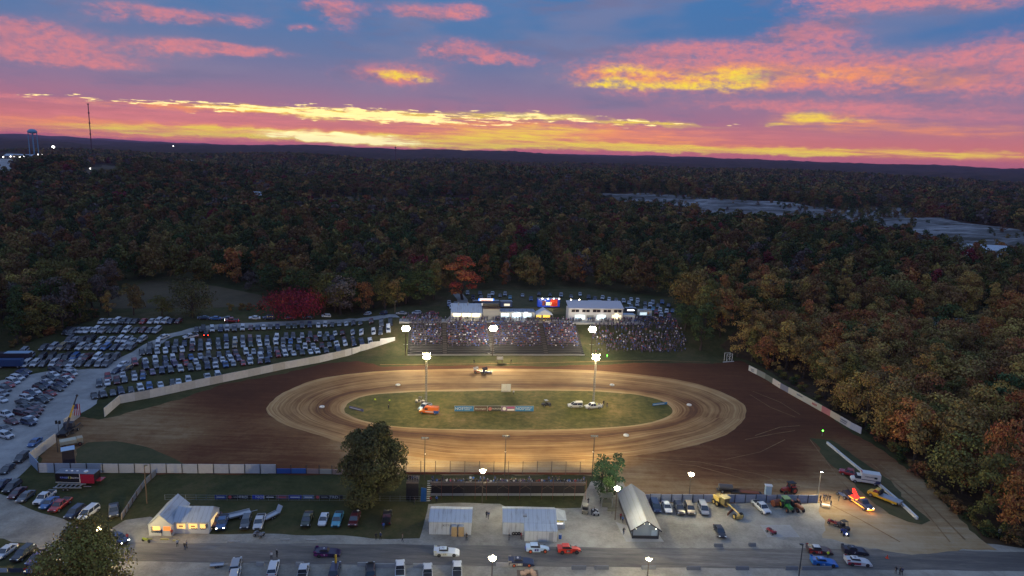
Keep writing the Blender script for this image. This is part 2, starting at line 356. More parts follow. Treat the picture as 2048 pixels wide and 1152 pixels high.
sheet('asphalt_road', pts(RD), ASPH, .045, 3.0, wob=.1)
for i, q in enumerate([[(1055,1100),(1245,1099),(1240,1106),(1050,1107)]]): pass
sheet('concrete_pad', pts([(1231,1044),(1252,1084),(1328,1084),(1318,1070)]), CONC, .06, 3.0)
sheet('concrete_slab', pts([(1520,1050),(1580,1050),(1600,1075),(1535,1075)]), CONC, .06, 3.0)
sheet('verge', pts([(-200,1078),(0,1078),(60,1090),(100,1112),(140,1160),(150,1240),(-200,1240)]), GRASS, .06, 3.0, wob=.5)
# --- clay
CL = [(80,912),(120,868),(150,835),(205,838),(330,808),(450,768),(560,748),(650,728),(720,722),(760,733),(900,731),(1100,733),(1300,726),(1430,727),(1480,722),(1530,745),(1700,862),(1760,900),(1850,960),(1920,1040),(1990,1100),(1800,1108),(1650,1078),(1640,1006),(1275,1005),(1240,962),(1185,950),(820,949),(680,950),(78,946)]
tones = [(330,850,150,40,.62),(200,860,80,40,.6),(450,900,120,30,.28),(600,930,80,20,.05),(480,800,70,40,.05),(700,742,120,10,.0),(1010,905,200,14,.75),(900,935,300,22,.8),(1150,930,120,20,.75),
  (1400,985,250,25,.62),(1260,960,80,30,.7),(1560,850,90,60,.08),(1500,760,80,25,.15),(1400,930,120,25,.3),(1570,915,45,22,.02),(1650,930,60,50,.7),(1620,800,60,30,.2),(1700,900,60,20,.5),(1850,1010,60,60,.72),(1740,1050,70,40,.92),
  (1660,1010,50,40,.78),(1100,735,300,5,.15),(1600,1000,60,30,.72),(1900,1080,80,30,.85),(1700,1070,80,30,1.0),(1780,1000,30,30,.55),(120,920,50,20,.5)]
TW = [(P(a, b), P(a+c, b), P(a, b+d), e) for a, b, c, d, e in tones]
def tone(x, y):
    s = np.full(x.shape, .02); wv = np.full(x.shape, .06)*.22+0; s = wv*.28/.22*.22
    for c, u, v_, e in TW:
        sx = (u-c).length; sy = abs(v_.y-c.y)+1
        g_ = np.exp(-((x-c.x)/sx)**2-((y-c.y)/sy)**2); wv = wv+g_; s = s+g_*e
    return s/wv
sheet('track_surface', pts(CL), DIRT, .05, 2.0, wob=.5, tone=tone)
sheet('infield_island', pts([(152,926),(150,900),(178,885),(230,882),(290,893),(340,913),(368,930),(300,936),(160,935)]), GRASS, .09, 2.5, wob=.3)
sheet('verge', pts([(1625,878),(1660,880),(1760,945),(1856,1042),(1850,1052),(1780,1030),(1690,955),(1640,905)]), GRASS, .09, 2.5, wob=.5)
# --- groove: ring with its own along/across coordinates so the streaks follow the laps
GO = [(535,818),(562,788),(625,762),(705,748),(800,741),(910,738),(1010,738),(1110,739),(1220,744),(1340,757),(1430,779),(1484,808),(1490,832),(1470,860),(1415,884),(1335,902),(1240,916),(1120,924),(1000,925),(900,921),(810,911),(710,893),(630,870),(560,845)]
GI = [(690,822),(699,805),(738,791),(800,786),(850,784),(930,783),(1010,782),(1110,782),(1200,784),(1270,790),(1320,801),(1345,820),(1330,836),(1280,849),(1220,855),(1150,858),(1080,860),(1010,860),(930,859),(850,857),(790,853),(745,846),(715,838),(698,830)]
so_ = closed_spline(pts(GO), 6); si_ = closed_spline(pts(GI), 6)
cen = sum((Vector(q) for q in si_), Vector((0, 0)))/len(si_)
def by_angle(poly, n=240):
    out = []
    for k in range(n):
        a = 2*math.pi*k/n; d = Vector((math.cos(a), math.sin(a)*.45)).normalized(); best = None
        for i in range(len(poly)):
            p, q = poly[i-1]-cen, poly[i]-cen; e = q-p; den = d.x*e.y-d.y*e.x
            if abs(den) < 1e-9: continue
            t = (p.x*e.y-p.y*e.x)/den; u = (p.x*d.y-p.y*d.x)/den
            if t > 0 and -1e-6 <= u <= 1+1e-6 and (best is None or t > best): best = t
        out.append(cen+d*best)
    return out
ro, ri = by_angle(so_), by_angle(si_)
INNER = [(q.x, q.y) for q in ri]; OUTER = [(q.x, q.y) for q in ro]
def ring(name, a, b, off, mt, K=14):
    n = len(a); v = []; uv = []; L = 0
    for i in range(n+1):
        p, q = a[i % n], b[i % n]; q = q+(q-p).normalized()*(.25*math.sin(i*.157)+.15*math.sin(i*.39+2)+.08*math.sin(i*1.1))
        if i: L += (p-a[i-1]).length*.5+(q-b[i-1]).length*.5
        for k in range(K+1):
            c = p.lerp(q, k/K); v.append((c.x, c.y, off)); uv.append((L, k/K))
    f = [(i*(K+1)+k, i*(K+1)+k+1, (i+1)*(K+1)+k+1, (i+1)*(K+1)+k) for i in range(n) for k in range(K)]
    me = bpy.data.meshes.new(name); me.from_pydata(v, [], f); l = me.uv_layers.new(name='lap')
    for lp in me.loops: l.data[lp.index].uv = uv[lp.vertex_index]
    me.materials.append(mt); me.update(); return tag(link(name, me), kind='structure')
def groove():
    m = bpy.data.materials.new('race_groove'); m.use_nodes = True; t = NT(m.node_tree); b = m.node_tree.nodes['Principled BSDF']
    uv = t.new('ShaderNodeUVMap', uv_map='lap').outputs[0]; sp_ = t.new('ShaderNodeSeparateXYZ'); t.l.new(uv, sp_.inputs[0]); U, V = sp_.outputs[0], sp_.outputs[1]
    wob = t.m('MULTIPLY', t.m('SUBTRACT', t.noise(t.xyz(t.m('MULTIPLY', U, .02), 0), 1, 2), .5), .22)
    V2 = t.m('ADD', V, wob)
    n1 = t.noise(t.xyz(t.m('MULTIPLY', U, .012), t.m('MULTIPLY', V2, 9)), 1, 4, .6)
    n2 = t.noise(t.xyz(t.m('MULTIPLY', U, .03), t.m('MULTIPLY', V2, 42), 4), 1, 4, .65)
    n3 = t.noise(t.new('ShaderNodeTexCoord').outputs['Object'], .12, 4, .6)
    f = t.m('ADD', t.m('MULTIPLY', n1, .36), t.m('ADD', t.m('MULTIPLY', n2, .44), t.m('MULTIPLY', n3, .2)))
    f = t.m('ADD', f, t.m('MULTIPLY', t.m('SUBTRACT', t.step(V, .0, .13), 1), -.16))          # packed light rim by the infield
    f = t.m('ADD', f, t.m('MULTIPLY', t.m('SUBTRACT', 1, t.step(t.m('ABSOLUTE', t.m('SUBTRACT', V2, .28)), .0, .16)), -.10))
    f = t.m('ADD', f, t.m('MULTIPLY', t.step(V, .75, .93), .06))
    c = t.ramp(f, [(.32, (.080,.030,.013,1)), (.41, (.145,.064,.025,1)), (.48, (.235,.125,.048,1)), (.56, (.345,.205,.084,1)), (.67, (.48,.33,.16,1))])
    t.l.new(c, b.inputs['Base Color']); b.inputs['Roughness'].default_value = .85; b.inputs['Specular IOR Level'].default_value = .25; return m
ring('track_groove', ri, ro, .10, groove())
tag(sheet('infield', [tuple(q) for q in INNER], INF, .12, 2.5, wob=.15), kind='structure')
TRACKL = soil('tyre_track', [(0, (.14,.065,.03,1)), (1, (.36,.23,.11,1))], .15, 2)
def strip(name, px, wdt, mt, off, flat=True):
    p = pts(px); l = []; r = []
    q = []
    for i in range(len(p)-1):
        for k in range(6): q.append(p[i].lerp(p[i+1], k/6))
    q.append(p[-1])
    for i, c in enumerate(q):
        d = (q[min(i+1, len(q)-1)]-q[max(i-1, 0)]); nn = Vector((-d.y, d.x, 0)).normalized()*wdt/2; l.append(c+nn); r.append(c-nn)
    v = [(a.x, a.y, (0 if flat else Hs(a.x, a.y))+off) for a in l]+[(a.x, a.y, (0 if flat else Hs(a.x, a.y))+off) for a in r]; n = len(l)
    me = bpy.data.meshes.new(name); me.from_pydata(v, [], [(i, i+1, n+i+1, n+i) for i in range(n-1)]); me.materials.append(mt); return tag(link(name, me), kind='structure')
for px_, ww in [([(1255,916),(1400,925),(1520,950),(1600,975)],.5),([(1255,921),(1390,932),(1500,962)],.4),([(1500,790),(1540,815),(1590,835)],.4),([(1505,783),(1560,805),(1600,830)],.4),([(1510,872),(1560,855),(1600,852)],.4),([(1490,880),(1550,868),(1590,862)],.4),
                ([(1430,972),(1560,985),(1640,1000),(1720,1040),(1800,1085)],.5),([(1450,920),(1520,905),(1570,880)],.35),([(1170,921),(1260,914),(1400,890)],.6),([(1620,880),(1680,960),(1740,1030)],.35),([(1760,930),(1850,1000),(1930,1080)],.5),([(1740,925),(1830,1000),(1900,1085)],.4),
                ([(1640,720),(1500,728),(1300,726),(1100,733)],.1)]:
    strip('wheel_track', px_, ww*.65, TRACKL, .14)
strip('path', [(1630,722),(1420,725),(1300,721),(1000,728),(760,730)][1:], .5, TRACKL, .14, False)
# far clearings
QU = sheet('quarry', pts([(1195,388),(1330,388),(1500,404),(1700,420),(1780,415),(1830,418),(1840,440),(2150,470),(2150,540),(1930,520),(1800,482),(1700,470),(1560,452),(1420,442),(1300,420),(1200,408)]), ROCK, .6, 14.0, flat=False, wob=16, zf=lambda x, y: 2*np.floor(1.5+1.5*np.sin(x*.017+2*np.sin(y*.02)))*np.clip(np.sin(y*.031+x*.004), 0, 1)+.8*np.sin(x*.11)*np.sin(y*.09))
sheet('field', pts([(215,590),(300,562),(430,572),(520,590),(540,612),(400,617),(215,618)]), FIELD, .1, 10.0, flat=False)
sheet('field', pts([(1000,408),(640,412),(600,400),(700,394),(960,396)]), FIELD, .4, 30.0, flat=False)
sheet('road', pts([(-60,352),(15,352),(62,318),(40,318),(-60,335)]), GRAV, 1.0, 30.0, flat=False)
sheet('car_park', pts([(-80,330),(-80,322),(70,314),(90,317),(60,322)]), GRAV, .8, 30.0, flat=False)
sheet('field', pts([(180,338),(205,330),(250,336),(230,352),(160,352)]), FIELD, .7, 30.0, flat=False)
sheet('car_park', pts([(1640,640),(1990,640),(2100,700),(1840,690),(1700,660)]), GRAV, .3, 6.0, flat=False)
sheet('car_park', pts([(880,612),(905,582),(1180,578),(1310,600),(1350,628),(1255,636),(1000,622)]), GRASS, .12, 5.0, flat=False)
strip('path', [(905,640),(925,618),(925,600),(915,588)], 5, GRAV, .2, False)
# ================================================================ structures
WHITE = mat('white_paint', (.62,.62,.60,1), .6, noise=.12, nscale=.8)
WALLW = mat('wall_boards', (.60,.56,.50,1), .7, noise=.16, nscale=1.3)
STEEL = mat('galvanised_steel', (.35,.36,.37,1), .4, metal=.6)
DKST = mat('dark_steel', (.05,.05,.055,1), .5, metal=.3)
BLACK = mat('black', (.015,.015,.017,1), .5)
WOOD = mat('weathered_wood', (.16,.11,.075,1), .85, noise=.3, nscale=3)
POLEW = mat('pole_wood', (.11,.08,.055,1), .85, noise=.3)
ALU = mat('aluminium', (.5,.51,.53,1), .35, metal=.7)
METW = mat('white_metal_siding', (.55,.57,.58,1), .45, noise=.06)
ROOFB = mat('pale_metal_roof', (.42,.47,.52,1), .35, noise=.08, nscale=.5)
ROOFD = mat('grey_metal_roof', (.20,.22,.25,1), .55, metal=0, noise=.1, nscale=.4)
GLASS = mat('dark_glass', (.02,.025,.035,1), .08, spec=.8)
TRIM = mat('dark_trim', (.03,.032,.038,1), .5)
RED = mat('red_paint', (.42,.02,.025,1), .35, coat=.4)
BLUE = mat('blue_paint', (.02,.10,.42,1), .35, coat=.4)
YEL = mat('yellow_paint', (.75,.45,.03,1), .4, coat=.3)
MACH = mat('faded_machine_yellow', (.52,.36,.10,1), .55, noise=.2)
GRN = mat('green_paint', (.03,.16,.04,1), .4, coat=.3)
RUST = mat('rusty_red', (.20,.06,.03,1), .7, noise=.3)
RUB = mat('rubber', (.02,.02,.022,1), .8)
CONCM = mat('concrete_block', (.38,.36,.33,1), .85, noise=.15)
PINKB = mat('faded_pink_banner', (.45,.30,.26,1), .7)
LMETAL = mat('lamp_housing', (.10,.10,.10,1), .5)
def ribbed(m, pitch=.9, k=.72):
    t = NT(m.node_tree); b = m.node_tree.nodes['Principled BSDF']; co = t.new('ShaderNodeTexCoord').outputs['Object']; sp_ = t.new('ShaderNodeSeparateXYZ'); t.l.new(co, sp_.inputs[0])
    f = t.step(t.m('ABSOLUTE', t.m('SUBTRACT', t.m('FRACT', t.m('DIVIDE', sp_.outputs[0], pitch)), .5)), .40, .5)
    st = t.noise(t.v('MULTIPLY', co, (1.2, .25, .3)), 1.0, 4, .6); old = b.inputs['Base Color'].links
    src = old[0].from_socket if old else tuple(b.inputs['Base Color'].default_value)
    c = t.mix(t.m('MULTIPLY', f, 1-k), src, (.03,.035,.04,1)); c = t.mix(t.m('MULTIPLY', t.step(st, .5, .75), .45), c, (.16,.13,.10,1)); t.l.new(c, b.inputs['Base Color'])
for m_ in (METW, ROOFB, ROOFD): ribbed(m_)
def glow(n, c, s): return mat(n, c, .5, emit=c, es=s)
GWARM = glow('floodlight_lens', (1, .86, .50, 1), 60)
GCOOL = glow('cool_floodlight_lens', (1, .93, .70, 1), 50)
GWIN = glow('lit_window', (1, .62, .20, 1), 1.0)
GWINW = glow('lit_counter', (1, .90, .62, 1), 1.0)
GWINC = glow('cool_lit_counter', (.80, .98, 1, 1), .8)
def lamp(kind, loc, power, col, size=.5, target=None, spot=None, blend=.6):
    l = bpy.data.lights.new('floodlight', kind); l.energy = power; l.color = col
    if kind in ('POINT', 'SPOT'): l.shadow_soft_size = size
    if kind == 'SPOT': l.spot_size = R(spot); l.spot_blend = blend
    o = bpy.data.objects.new('lamp_light', l); LINK(o); o.location = loc
    if target is not None: o.rotation_euler = (Vector(target)-Vector(loc)).to_track_quat('-Z', 'Y').to_euler()
    return o
WARM = (1, .75, .30); COOLW = (1, .80, .40)
def flood_head(parent, pos, aim, r, lens, lit=True, name='floodlight'):
    d = (Vector(aim)-Vector(pos)).normalized(); p = Vector(pos)
    m = MB(); m.tube(p-d*r*1.1, p, r*.45, r, 10); h = m.obj(name, LMETAL, parent)
    m = MB(); m.tube(p+d*.01, p+d*.05, r*.93, r*.93, 10); m.obj('lens', lens, h)
# lattice masts of the infield (stand on the ground beside the vehicles) and wooden poles
def lattice(base, top, label, wd=.55):
    t = thing('light_tower', base, 0, label, 'light tower', 'lit lattice light towers in the infield')
    h = top-base.z; m = MB(); s = wd/2; c = [(-s,-s),(s,-s),(0,s)]
    for a in c: m.tube((a[0], a[1], 0), (a[0], a[1], h), .055, n=4)
    k = 0; z = 0
    while z < h-.7:
        for i in range(3):
            a, b = c[i], c[(i+1) % 3]; m.tube((a[0], a[1], z), (b[0], b[1], z), .04, n=4); m.tube((a[0], a[1], z), (b[0], b[1], z+.75), .03, n=4)
        z += .75
    m.obj('lattice_mast', STEEL, t)
    m = MB(); m.box(-1.3, 1.3, -.06, .06, h-.06, h+.06); m.box(-1.3, 1.3, -.06, .06, h+1.1, h+1.22); m.box(-.06, .06, -.06, .06, h, h+1.9); m.obj('crossarm', STEEL, t)
    m = MB(); m.box(-.8, .8, -.8, .8, -.0, .35); m.obj('base', CONCM, t)
    bx = Vector((0, 0, 0))
    for z in (h+.15, h+1.35):
        for i in range(6):
            a = 2*math.pi*i/6+.3; p = (1.05*math.cos(a), .75*math.sin(a), z); flood_head(t, p, (40*math.cos(a), 40*math.sin(a), 0), .38, GWARM)
    return t
b1 = P(852, 815); b2 = P(1186, 812)
zt1 = top_z(b1, 851, 716); zt2 = top_z(b2, 1190, 718)
lattice(b1, zt1, 'lit lattice light tower standing behind the orange and blue van')
lattice(b2, zt2, 'lit lattice light tower standing behind the white utility truck in the infield')
for b, z in ((b1, zt1), (b2, zt2)): lamp('POINT', (b.x, b.y, z+.75), 27000, WARM, .9)
def pole(name, base, top, label, cat, group, r=.16, mt=POLEW, arm=3.2, n=4, aim=(0,200,0), lit=True, lens=GCOOL, rr=.4, dn=6, rows=1):
    t = thing(name, base, 0, label, cat, group); h = top-base.z
    m = MB(); m.tube((0,0,0), (0,0,h), r, r*.6, 8); m.obj('pole', mt, t)
    a = Vector(aim)-Vector((base.x, base.y, top)); a.z = 0; a.normalize(); sd = Vector((-a.y, a.x, 0))
    m = MB(); m.tube(sd*-arm/2+Vector((0,0,h-.3)), sd*arm/2+Vector((0,0,h-.3)), .07, n=5); m.obj('crossarm', STEEL if mt is not POLEW else WOOD, t)
    for q in range(rows):
        n_ = n if q != 1 or rows == 1 else n+1; ar = arm if n_ == n else arm*(n+1)/n
        for i in range(n_):
            p = sd*(ar*((i+.5)/n_-.5))+a*.25+Vector((0,0,h+.05+q*.74)); flood_head(t, p, p+a*10+Vector((0,0,-dn)), rr, lens if lit else LMETAL)
    return t
# rear poles in front of the grandstand, aimed back over the track
for (bx, by, tx, ty, lab) in [(811,712,811,661,'tall pole with lit floodlight bank at the grandstand end by the white wall'),(985,712,985,660,'tall pole with lit floodlight bank before the middle of the grandstand'),(1182,712,1182,662,'tall pole with lit floodlight bank where the benches give way to grass')]:
    b = P(bx, by); z = top_z(b, tx, ty); t = pole('floodlight_pole', b, z, lab, 'floodlight pole', 'lit floodlight poles before the grandstand', aim=(b.x*.6, 195, 0), arm=2.5, n=3, rr=.39, dn=4, r=.2, rows=3)
    m = MB(); m.box(-.9, .9, -.05, .05, (z-b.z)*.45, (z-b.z)*.45+.12); m.obj('bracket', STEEL, t)
    for k, v in enumerate((-.35, .5)):
        pp = (b.x, b.y-.6, z+.5); lamp('SPOT', pp, 36000, COOLW, .8, (b.x*.55+v*60, 205+15*k, 0), 125, 1)
    lamp('POINT', (b.x, b.y+1.2, z-.2), 9000, (1,.92,.75), .8)
# near poles seen from behind, their floods throw light over the front straight
for (bx, by, tx, ty, lab) in [(849,960,850,877,'floodlight pole at the stair end of the near bleachers, floods turned away'),(1009,955,1010,873,'floodlight pole behind the middle of the near bleachers, floods turned away'),(1184,955,1185,873,'floodlight pole beside the dark green forked tree, floods turned away')]:
    b = P(bx, by); z = top_z(b, tx, ty); t = pole('floodlight_pole', b, z, lab, 'floodlight pole', 'floodlight poles by the near bleachers', aim=(b.x, 260, 0), arm=1.9, n=4, rr=.24, dn=7, r=.13)
    m = MB(); m.ball((0, .2, (z-b.z)*.62), .14); m.obj('small_lamp', glow('small_lamp_glass', (1,.9,.7,1), 4), t)
    lamp('SPOT', (b.x, b.y+.9, z+.3), 23000, WARM, .5, (b.x*1.1, b.y+30, 0), 120, 1)
# yard lamps
def yard(bx, by, tx, ty, lab, pw, col, rr=.46, lens=GWARM, gr='lit yard lamps', both=4, mt=POLEW, r=.12):
    b = P(bx, by); z = top_z(b, tx, ty); t = thing('yard_lamp', b, 0, lab, 'yard lamp', gr); h = z-b.z
    m = MB(); m.tube((0,0,0), (0,0,h), r, r*.6, 8); m.obj('pole', mt, t)
    for i in range(both):
        a = 2*math.pi*i/both-math.pi/2; p = (.42*math.cos(a), .42*math.sin(a), h+.1); flood_head(t, p, (p[0]*12, p[1]*12, h-3), rr, lens)
    lamp('POINT', (b.x, b.y-.2, z+.7), pw, col, .4); return t
yard(202,1105,203,1060,'lit yard lamp standing behind the broad crowned autumn tree',12000,WARM)
yard(964,1006,964,943,'lit yard lamp standing behind the shed with portable toilets',6500,(1,.86,.5))
yard(983,1175,983,1118,'lit yard lamp below the road beside the parked white pickups',7500,(1,.88,.55))
yard(1230,1040,1231,978,'lit yard lamp with small signs on its pole beside the grey roofed barn',9000,(1,.92,.66))
yard(1377,1004,1382,950,'lit yard lamp rising from the grey panel fence above the minivans',9000,(1,.84,.45))
yard(1294,1165,1295,1119,'small lit yard lamp at the road edge below the barn',2600,(1,.84,.5),rr=.2)
def cobra(bx, by, tx, ty, lab, pw, mt, gr, side=1, lit=True):
    b = P(bx, by); z = top_z(b, tx, ty); h = z-b.z; t = thing('street_lamp', b, 0, lab, 'street lamp', gr)
    m = MB(); m.tube((0,0,0), (0,0,h), .13, .09, 8); m.obj('pole', mt, t)
    m = MB(); m.tube((0,0,h-.2), (.5*side,0,h+.1), .05, n=5); m.box(.3*side-.3, .3*side+.35, -.16, .16, h+.05, h+.28); m.obj('lamp_head', LMETAL, t)
    if pw: 
        m = MB(); m.box(.2*side-.2, .2*side+.3, -.12, .12, h+.0, h+.045); m.obj('lens', GCOOL, t); lamp('SPOT', (b.x+.1*side, b.y, z-.1), pw, (1,.86,.55), .2, (b.x+2, b.y-4, 0), 150, .8)
cobra(1634,1004,1638,944,'shaded street lamp over the group at the end of the grey fence',9000,mat('pale_pole',(.5,.42,.3,1),.6),'hooded street lamps')
cobra(1596,1165,1602,1090,'unlit street lamp at the road edge beside the blue race car',0,DKST,'hooded street lamps',-1)
cobra(294,1007,293,932,'dark utility pole with a lamp arm rising behind the checkered window building',0,POLEW,'hooded street lamps')
cobra(116,905,112,870,'thin utility pole beside the pale wall near the lifted flag',0,POLEW,'hooded street lamps')
cobra(704,712,704,676,'bare utility pole at the edge of the car rows by the cream wall',0,POLEW,'hooded street lamps')
cobra(790,628,790,603,'bare utility pole beside the back lane left of the grandstand',0,POLEW,'hooded street lamps')
# ---------------- board walls
def wall_line(name, px, h, mt, label, cat, seg=4.9, post=None, flat=True, thick=.12, cols=None, off=0, dy=0, rails=0, group=None, pw=.14, ph=0):
    p = pts(px); t = thing(name, p[0], 0, label, cat, group); o = p[0]; n = 0
    for i in range(len(p)-1):
        a, b = p[i], p[i+1]; L = (b-a).xy.length; k = max(1, round(L/seg))
        for j in range(k):
            u, v = a.lerp(b, j/k), a.lerp(b, (j+1)/k); zu = 0 if flat else min(Hs(u.x, u.y), Hs(v.x, v.y)); ang = math.atan2(v.y-u.y, v.x-u.x); l = (v-u).xy.length
            m = MB().at(u.x-o.x, u.y-o.y, zu-o.z, ang); hh = h+rnd.uniform(-.05, .05)
            m.box(.02, l-.02, -thick/2, thick/2, -.5 if not flat else -.02, hh)
            for q in range(rails): m.box(.02, l-.02, thick/2, thick/2+.05, hh*(q+1)/(rails+1)-.05, hh*(q+1)/(rails+1)+.05)
            for q in range(rails): m.box(.02, l-.02, -thick/2-.03, -thick/2, hh*(q+1)/(rails+1)-.03, hh*(q+1)/(rails+1)+.03)
            c = cols[n % len(cols)] if cols else mt
            m.obj('panel', c, t); n += 1
            if post:
                m = MB().at(u.x-o.x, u.y-o.y, zu-o.z, ang); m.box(-pw/2, pw/2, -.22, -.08, -.1, hh+.1+ph); m.obj('post', post, t)
    return t
WV = [mat('wall_boards_%d' % i, c, .75, noise=.22, nscale=1.1) for i, c in enumerate([(.62,.58,.52,1),(.55,.51,.45,1),(.60,.57,.53,1),(.50,.46,.40,1),(.64,.60,.55,1)])]
WP_ = [mat('panel_white_%d' % i, c, .55, noise=.16, nscale=1.5) for i, c in enumerate([(.56,.57,.60,1),(.50,.52,.56,1),(.58,.56,.55,1),(.48,.50,.55,1)])]
wall_line('board_wall', [(209,834),(240,807),(300,796),(360,783),(420,770),(496,754),(570,738),(640,725),(690,713),(720,703),(760,691),(790,681)], 2.7, WALLW, 'long pale board wall between the parked cars and the clay track', 'wall', 4.9, None, False, cols=WV)
wall_line('board_wall', [(128,857),(160,833)], 2.6, WALLW, 'short pale wall behind the stacked machinery and hanging flag', 'wall')
wall_line('board_wall', [(60,925),(112,885)], 2.6, WALLW, 'short pale wall beside the gravel road at the left entrance', 'wall')
wall_line('board_wall', [(60,926),(78,944)], 2.6, mat('blue_grey_boards',(.30,.38,.48,1),.7,noise=.1), 'blue grey corner piece of wall facing the camera', 'wall', 3)
wall_line('panel_fence', [(78,945),(552,947)], 2.35, METW, 'long white panel fence with dark posts along the near side of the track', 'fence', 3.6, DKST, rails=2, cols=WP_)
wall_line('banner_fence', [(553,947),(612,947)], 1.3, BLUE, 'low blue banner fence between the white panels and the tall dense tree', 'fence', 3.6, DKST, cols=[mat('blue_banner',(.03,.10,.38,1),.6), mat('blue_banner_b',(.05,.16,.45,1),.6)], ph=1.0)
wall_line('banner_fence', [(613,947),(690,949)], 1.25, PINKB, 'low faded pink banner fence beside the tall dense tree', 'fence', 3.6, DKST, cols=[PINKB, mat('cream_banner',(.5,.45,.38,1),.7)], ph=1.0)
wall_line('panel_fence', [(1278,1004),(1635,1006)], 2.0, mat('grey_panel',(.33,.35,.40,1),.6,noise=.15), 'grey panel fence behind the parked machinery and minivans', 'fence', 2.5, DKST, rails=2, cols=[mat('grey_panel_b',(.36,.38,.44,1),.6,noise=.15), mat('grey_panel',(.33,.35,.40,1)), mat('grey_panel_c',(.30,.33,.39,1),.6,noise=.2)])
BC = [mat('hoarding_%s' % i, c, .7, noise=.15) for i, c in enumerate([(.55,.55,.52,1),(.22,.24,.22,1),(.12,.14,.12,1),(.55,.50,.46,1),(.18,.19,.26,1),(.48,.46,.40,1),(.50,.49,.42,1),(.47,.46,.40,1),(.46,.44,.36,1),(.45,.16,.17,1),(.48,.42,.34,1),(.42,.42,.46,1),(.36,.38,.48,1),(.50,.50,.50,1),(.46,.43,.38,1)])]
hb = wall_line('advertising_hoarding', [(1497,741),(1530,758),(1560,777),(1610,805),(1660,833),(1700,857),(1722,868)], 2.1, WHITE, 'line of advertising boards between the track and the autumn trees', 'hoarding', 4.6, None, cols=BC)
MARK = mat('faded_marking', (.08,.09,.14,1), .7); MARKR = mat('faded_red_marking', (.35,.05,.07,1), .7)
def marks(parent, a, b, h, lst, off=-.075):
    """printed words too small to read: short bars of letters on a board"""
    ang = math.atan2(b.y-a.y, b.x-a.x); m = MB().at(0, 0, 0, ang)
    for u, z, wd, hh in lst:
        k = int(wd/(hh*.9))+1
        for i in range(k): m.box(u+i*hh*.9, u+i*hh*.9+hh*.62, off-.012, off, z+rnd.uniform(0, hh*.15), z+hh)
    return m
for nm, a_, b_, lst, mt_ in [('lettering', (1555,774), (1580,788), [(.5,.9,2.4,.45),(3.4,.7,1.2,.8)], MARK), ('lettering', (1592,795), (1620,811), [(.3,1.1,3,.5)], MARK), ('lettering', (1622,812), (1640,822), [(.4,.8,2.2,.7)], MARKR), ('lettering', (1676,843), (1700,857), [(1,1.1,3.2,.45),(1,.5,2.6,.35)], MARK), ('lettering', (1500,743), (1520,752), [(.4,1.0,2.2,.4),(.6,.5,1.6,.3)], MARK)]:
    a, b = P(*a_), P(*b_); m = marks(None, a, b, 0, lst); o = m.obj(nm, mt_, hb); o.location = a-hb.location
wall_line('barrier_rail', [(1654,888),(1700,926),(1760,974),(1800,1008),(1834,1040)], .75, WHITE, 'long low white barrier rail running down past the ambulance', 'barrier', 6, None, thick=.5)
# catch fence before the bleachers
a, b = P(812, 949), P(1188, 950); t = thing('catch_fence', a, 0, 'tall dark post and cable catch fence along the front straight', 'fence')
n = 13
for i in range(n+1):
    c = a.lerp(b, i/n)-a; m = MB(); m.tube((c.x, c.y, 0), (c.x, c.y, 3.6), .09, n=5); m.obj('post', WOOD, t)
for z in (.55, 1.2, 1.9, 2.6, 3.3):
    m = MB(); c = b-a; m.tube((0, 0, z), (c.x, c.y, z), .016, n=3); m.obj('cable', DKST, t)
m = MB(); m.at(0,0,0, math.atan2(c.y, c.x)); m.box(0, c.xy.length, .1, .3, 0, .55); m.obj('kick_board', RUST, t)
# second fence and banner row
a, b = P(330, 1000), P(860, 1003); t = thing('chain_link_fence', a, 0, 'low wire fence with thin posts carrying the row of small banners', 'fence'); c = b-a
for i in range(27):
    q = c*(i/26); m = MB(); m.tube((q.x, q.y, 0), (q.x, q.y, 1.3), .04, n=4); m.obj('post', STEEL, t)
for z in (.1, .7, 1.25): m = MB(); m.tube((0,0,z), (c.x, c.y, z), .018, n=3); m.obj('wire', STEEL, t)
BB = lambda n, c: mat(n, c, .6)
SP = [(430,453,'blue and white',BB('banner_navy',(.03,.06,.25,1)),None),(453,457,None,None,None),(455,502,'black and red toyota',BB('banner_black',(.012,.012,.015,1)),'TRD'),(505,528,'bright blue',BB('banner_blue',(.02,.05,.42,1)),'NOS'),(530,551,'black with white stripe',BB('banner_black',(.012,.012,.015,1)),None),
      (553,576,'dusty pink',BB('banner_mauve',(.16,.09,.14,1)),None),(577,604,'deep blue',BB('banner_deep_blue',(.02,.04,.30,1)),None),(606,628,'pale blue and white',BB('banner_pale',(.10,.16,.30,1)),None),(630,686,'black and red with large letters',BB('banner_black',(.012,.012,.015,1)),'TRD')]
LW = mat('white_lettering', (.75,.75,.75,1), .6); LR = mat('red_roundel', (.6,.08,.08,1), .6)
kk = 0
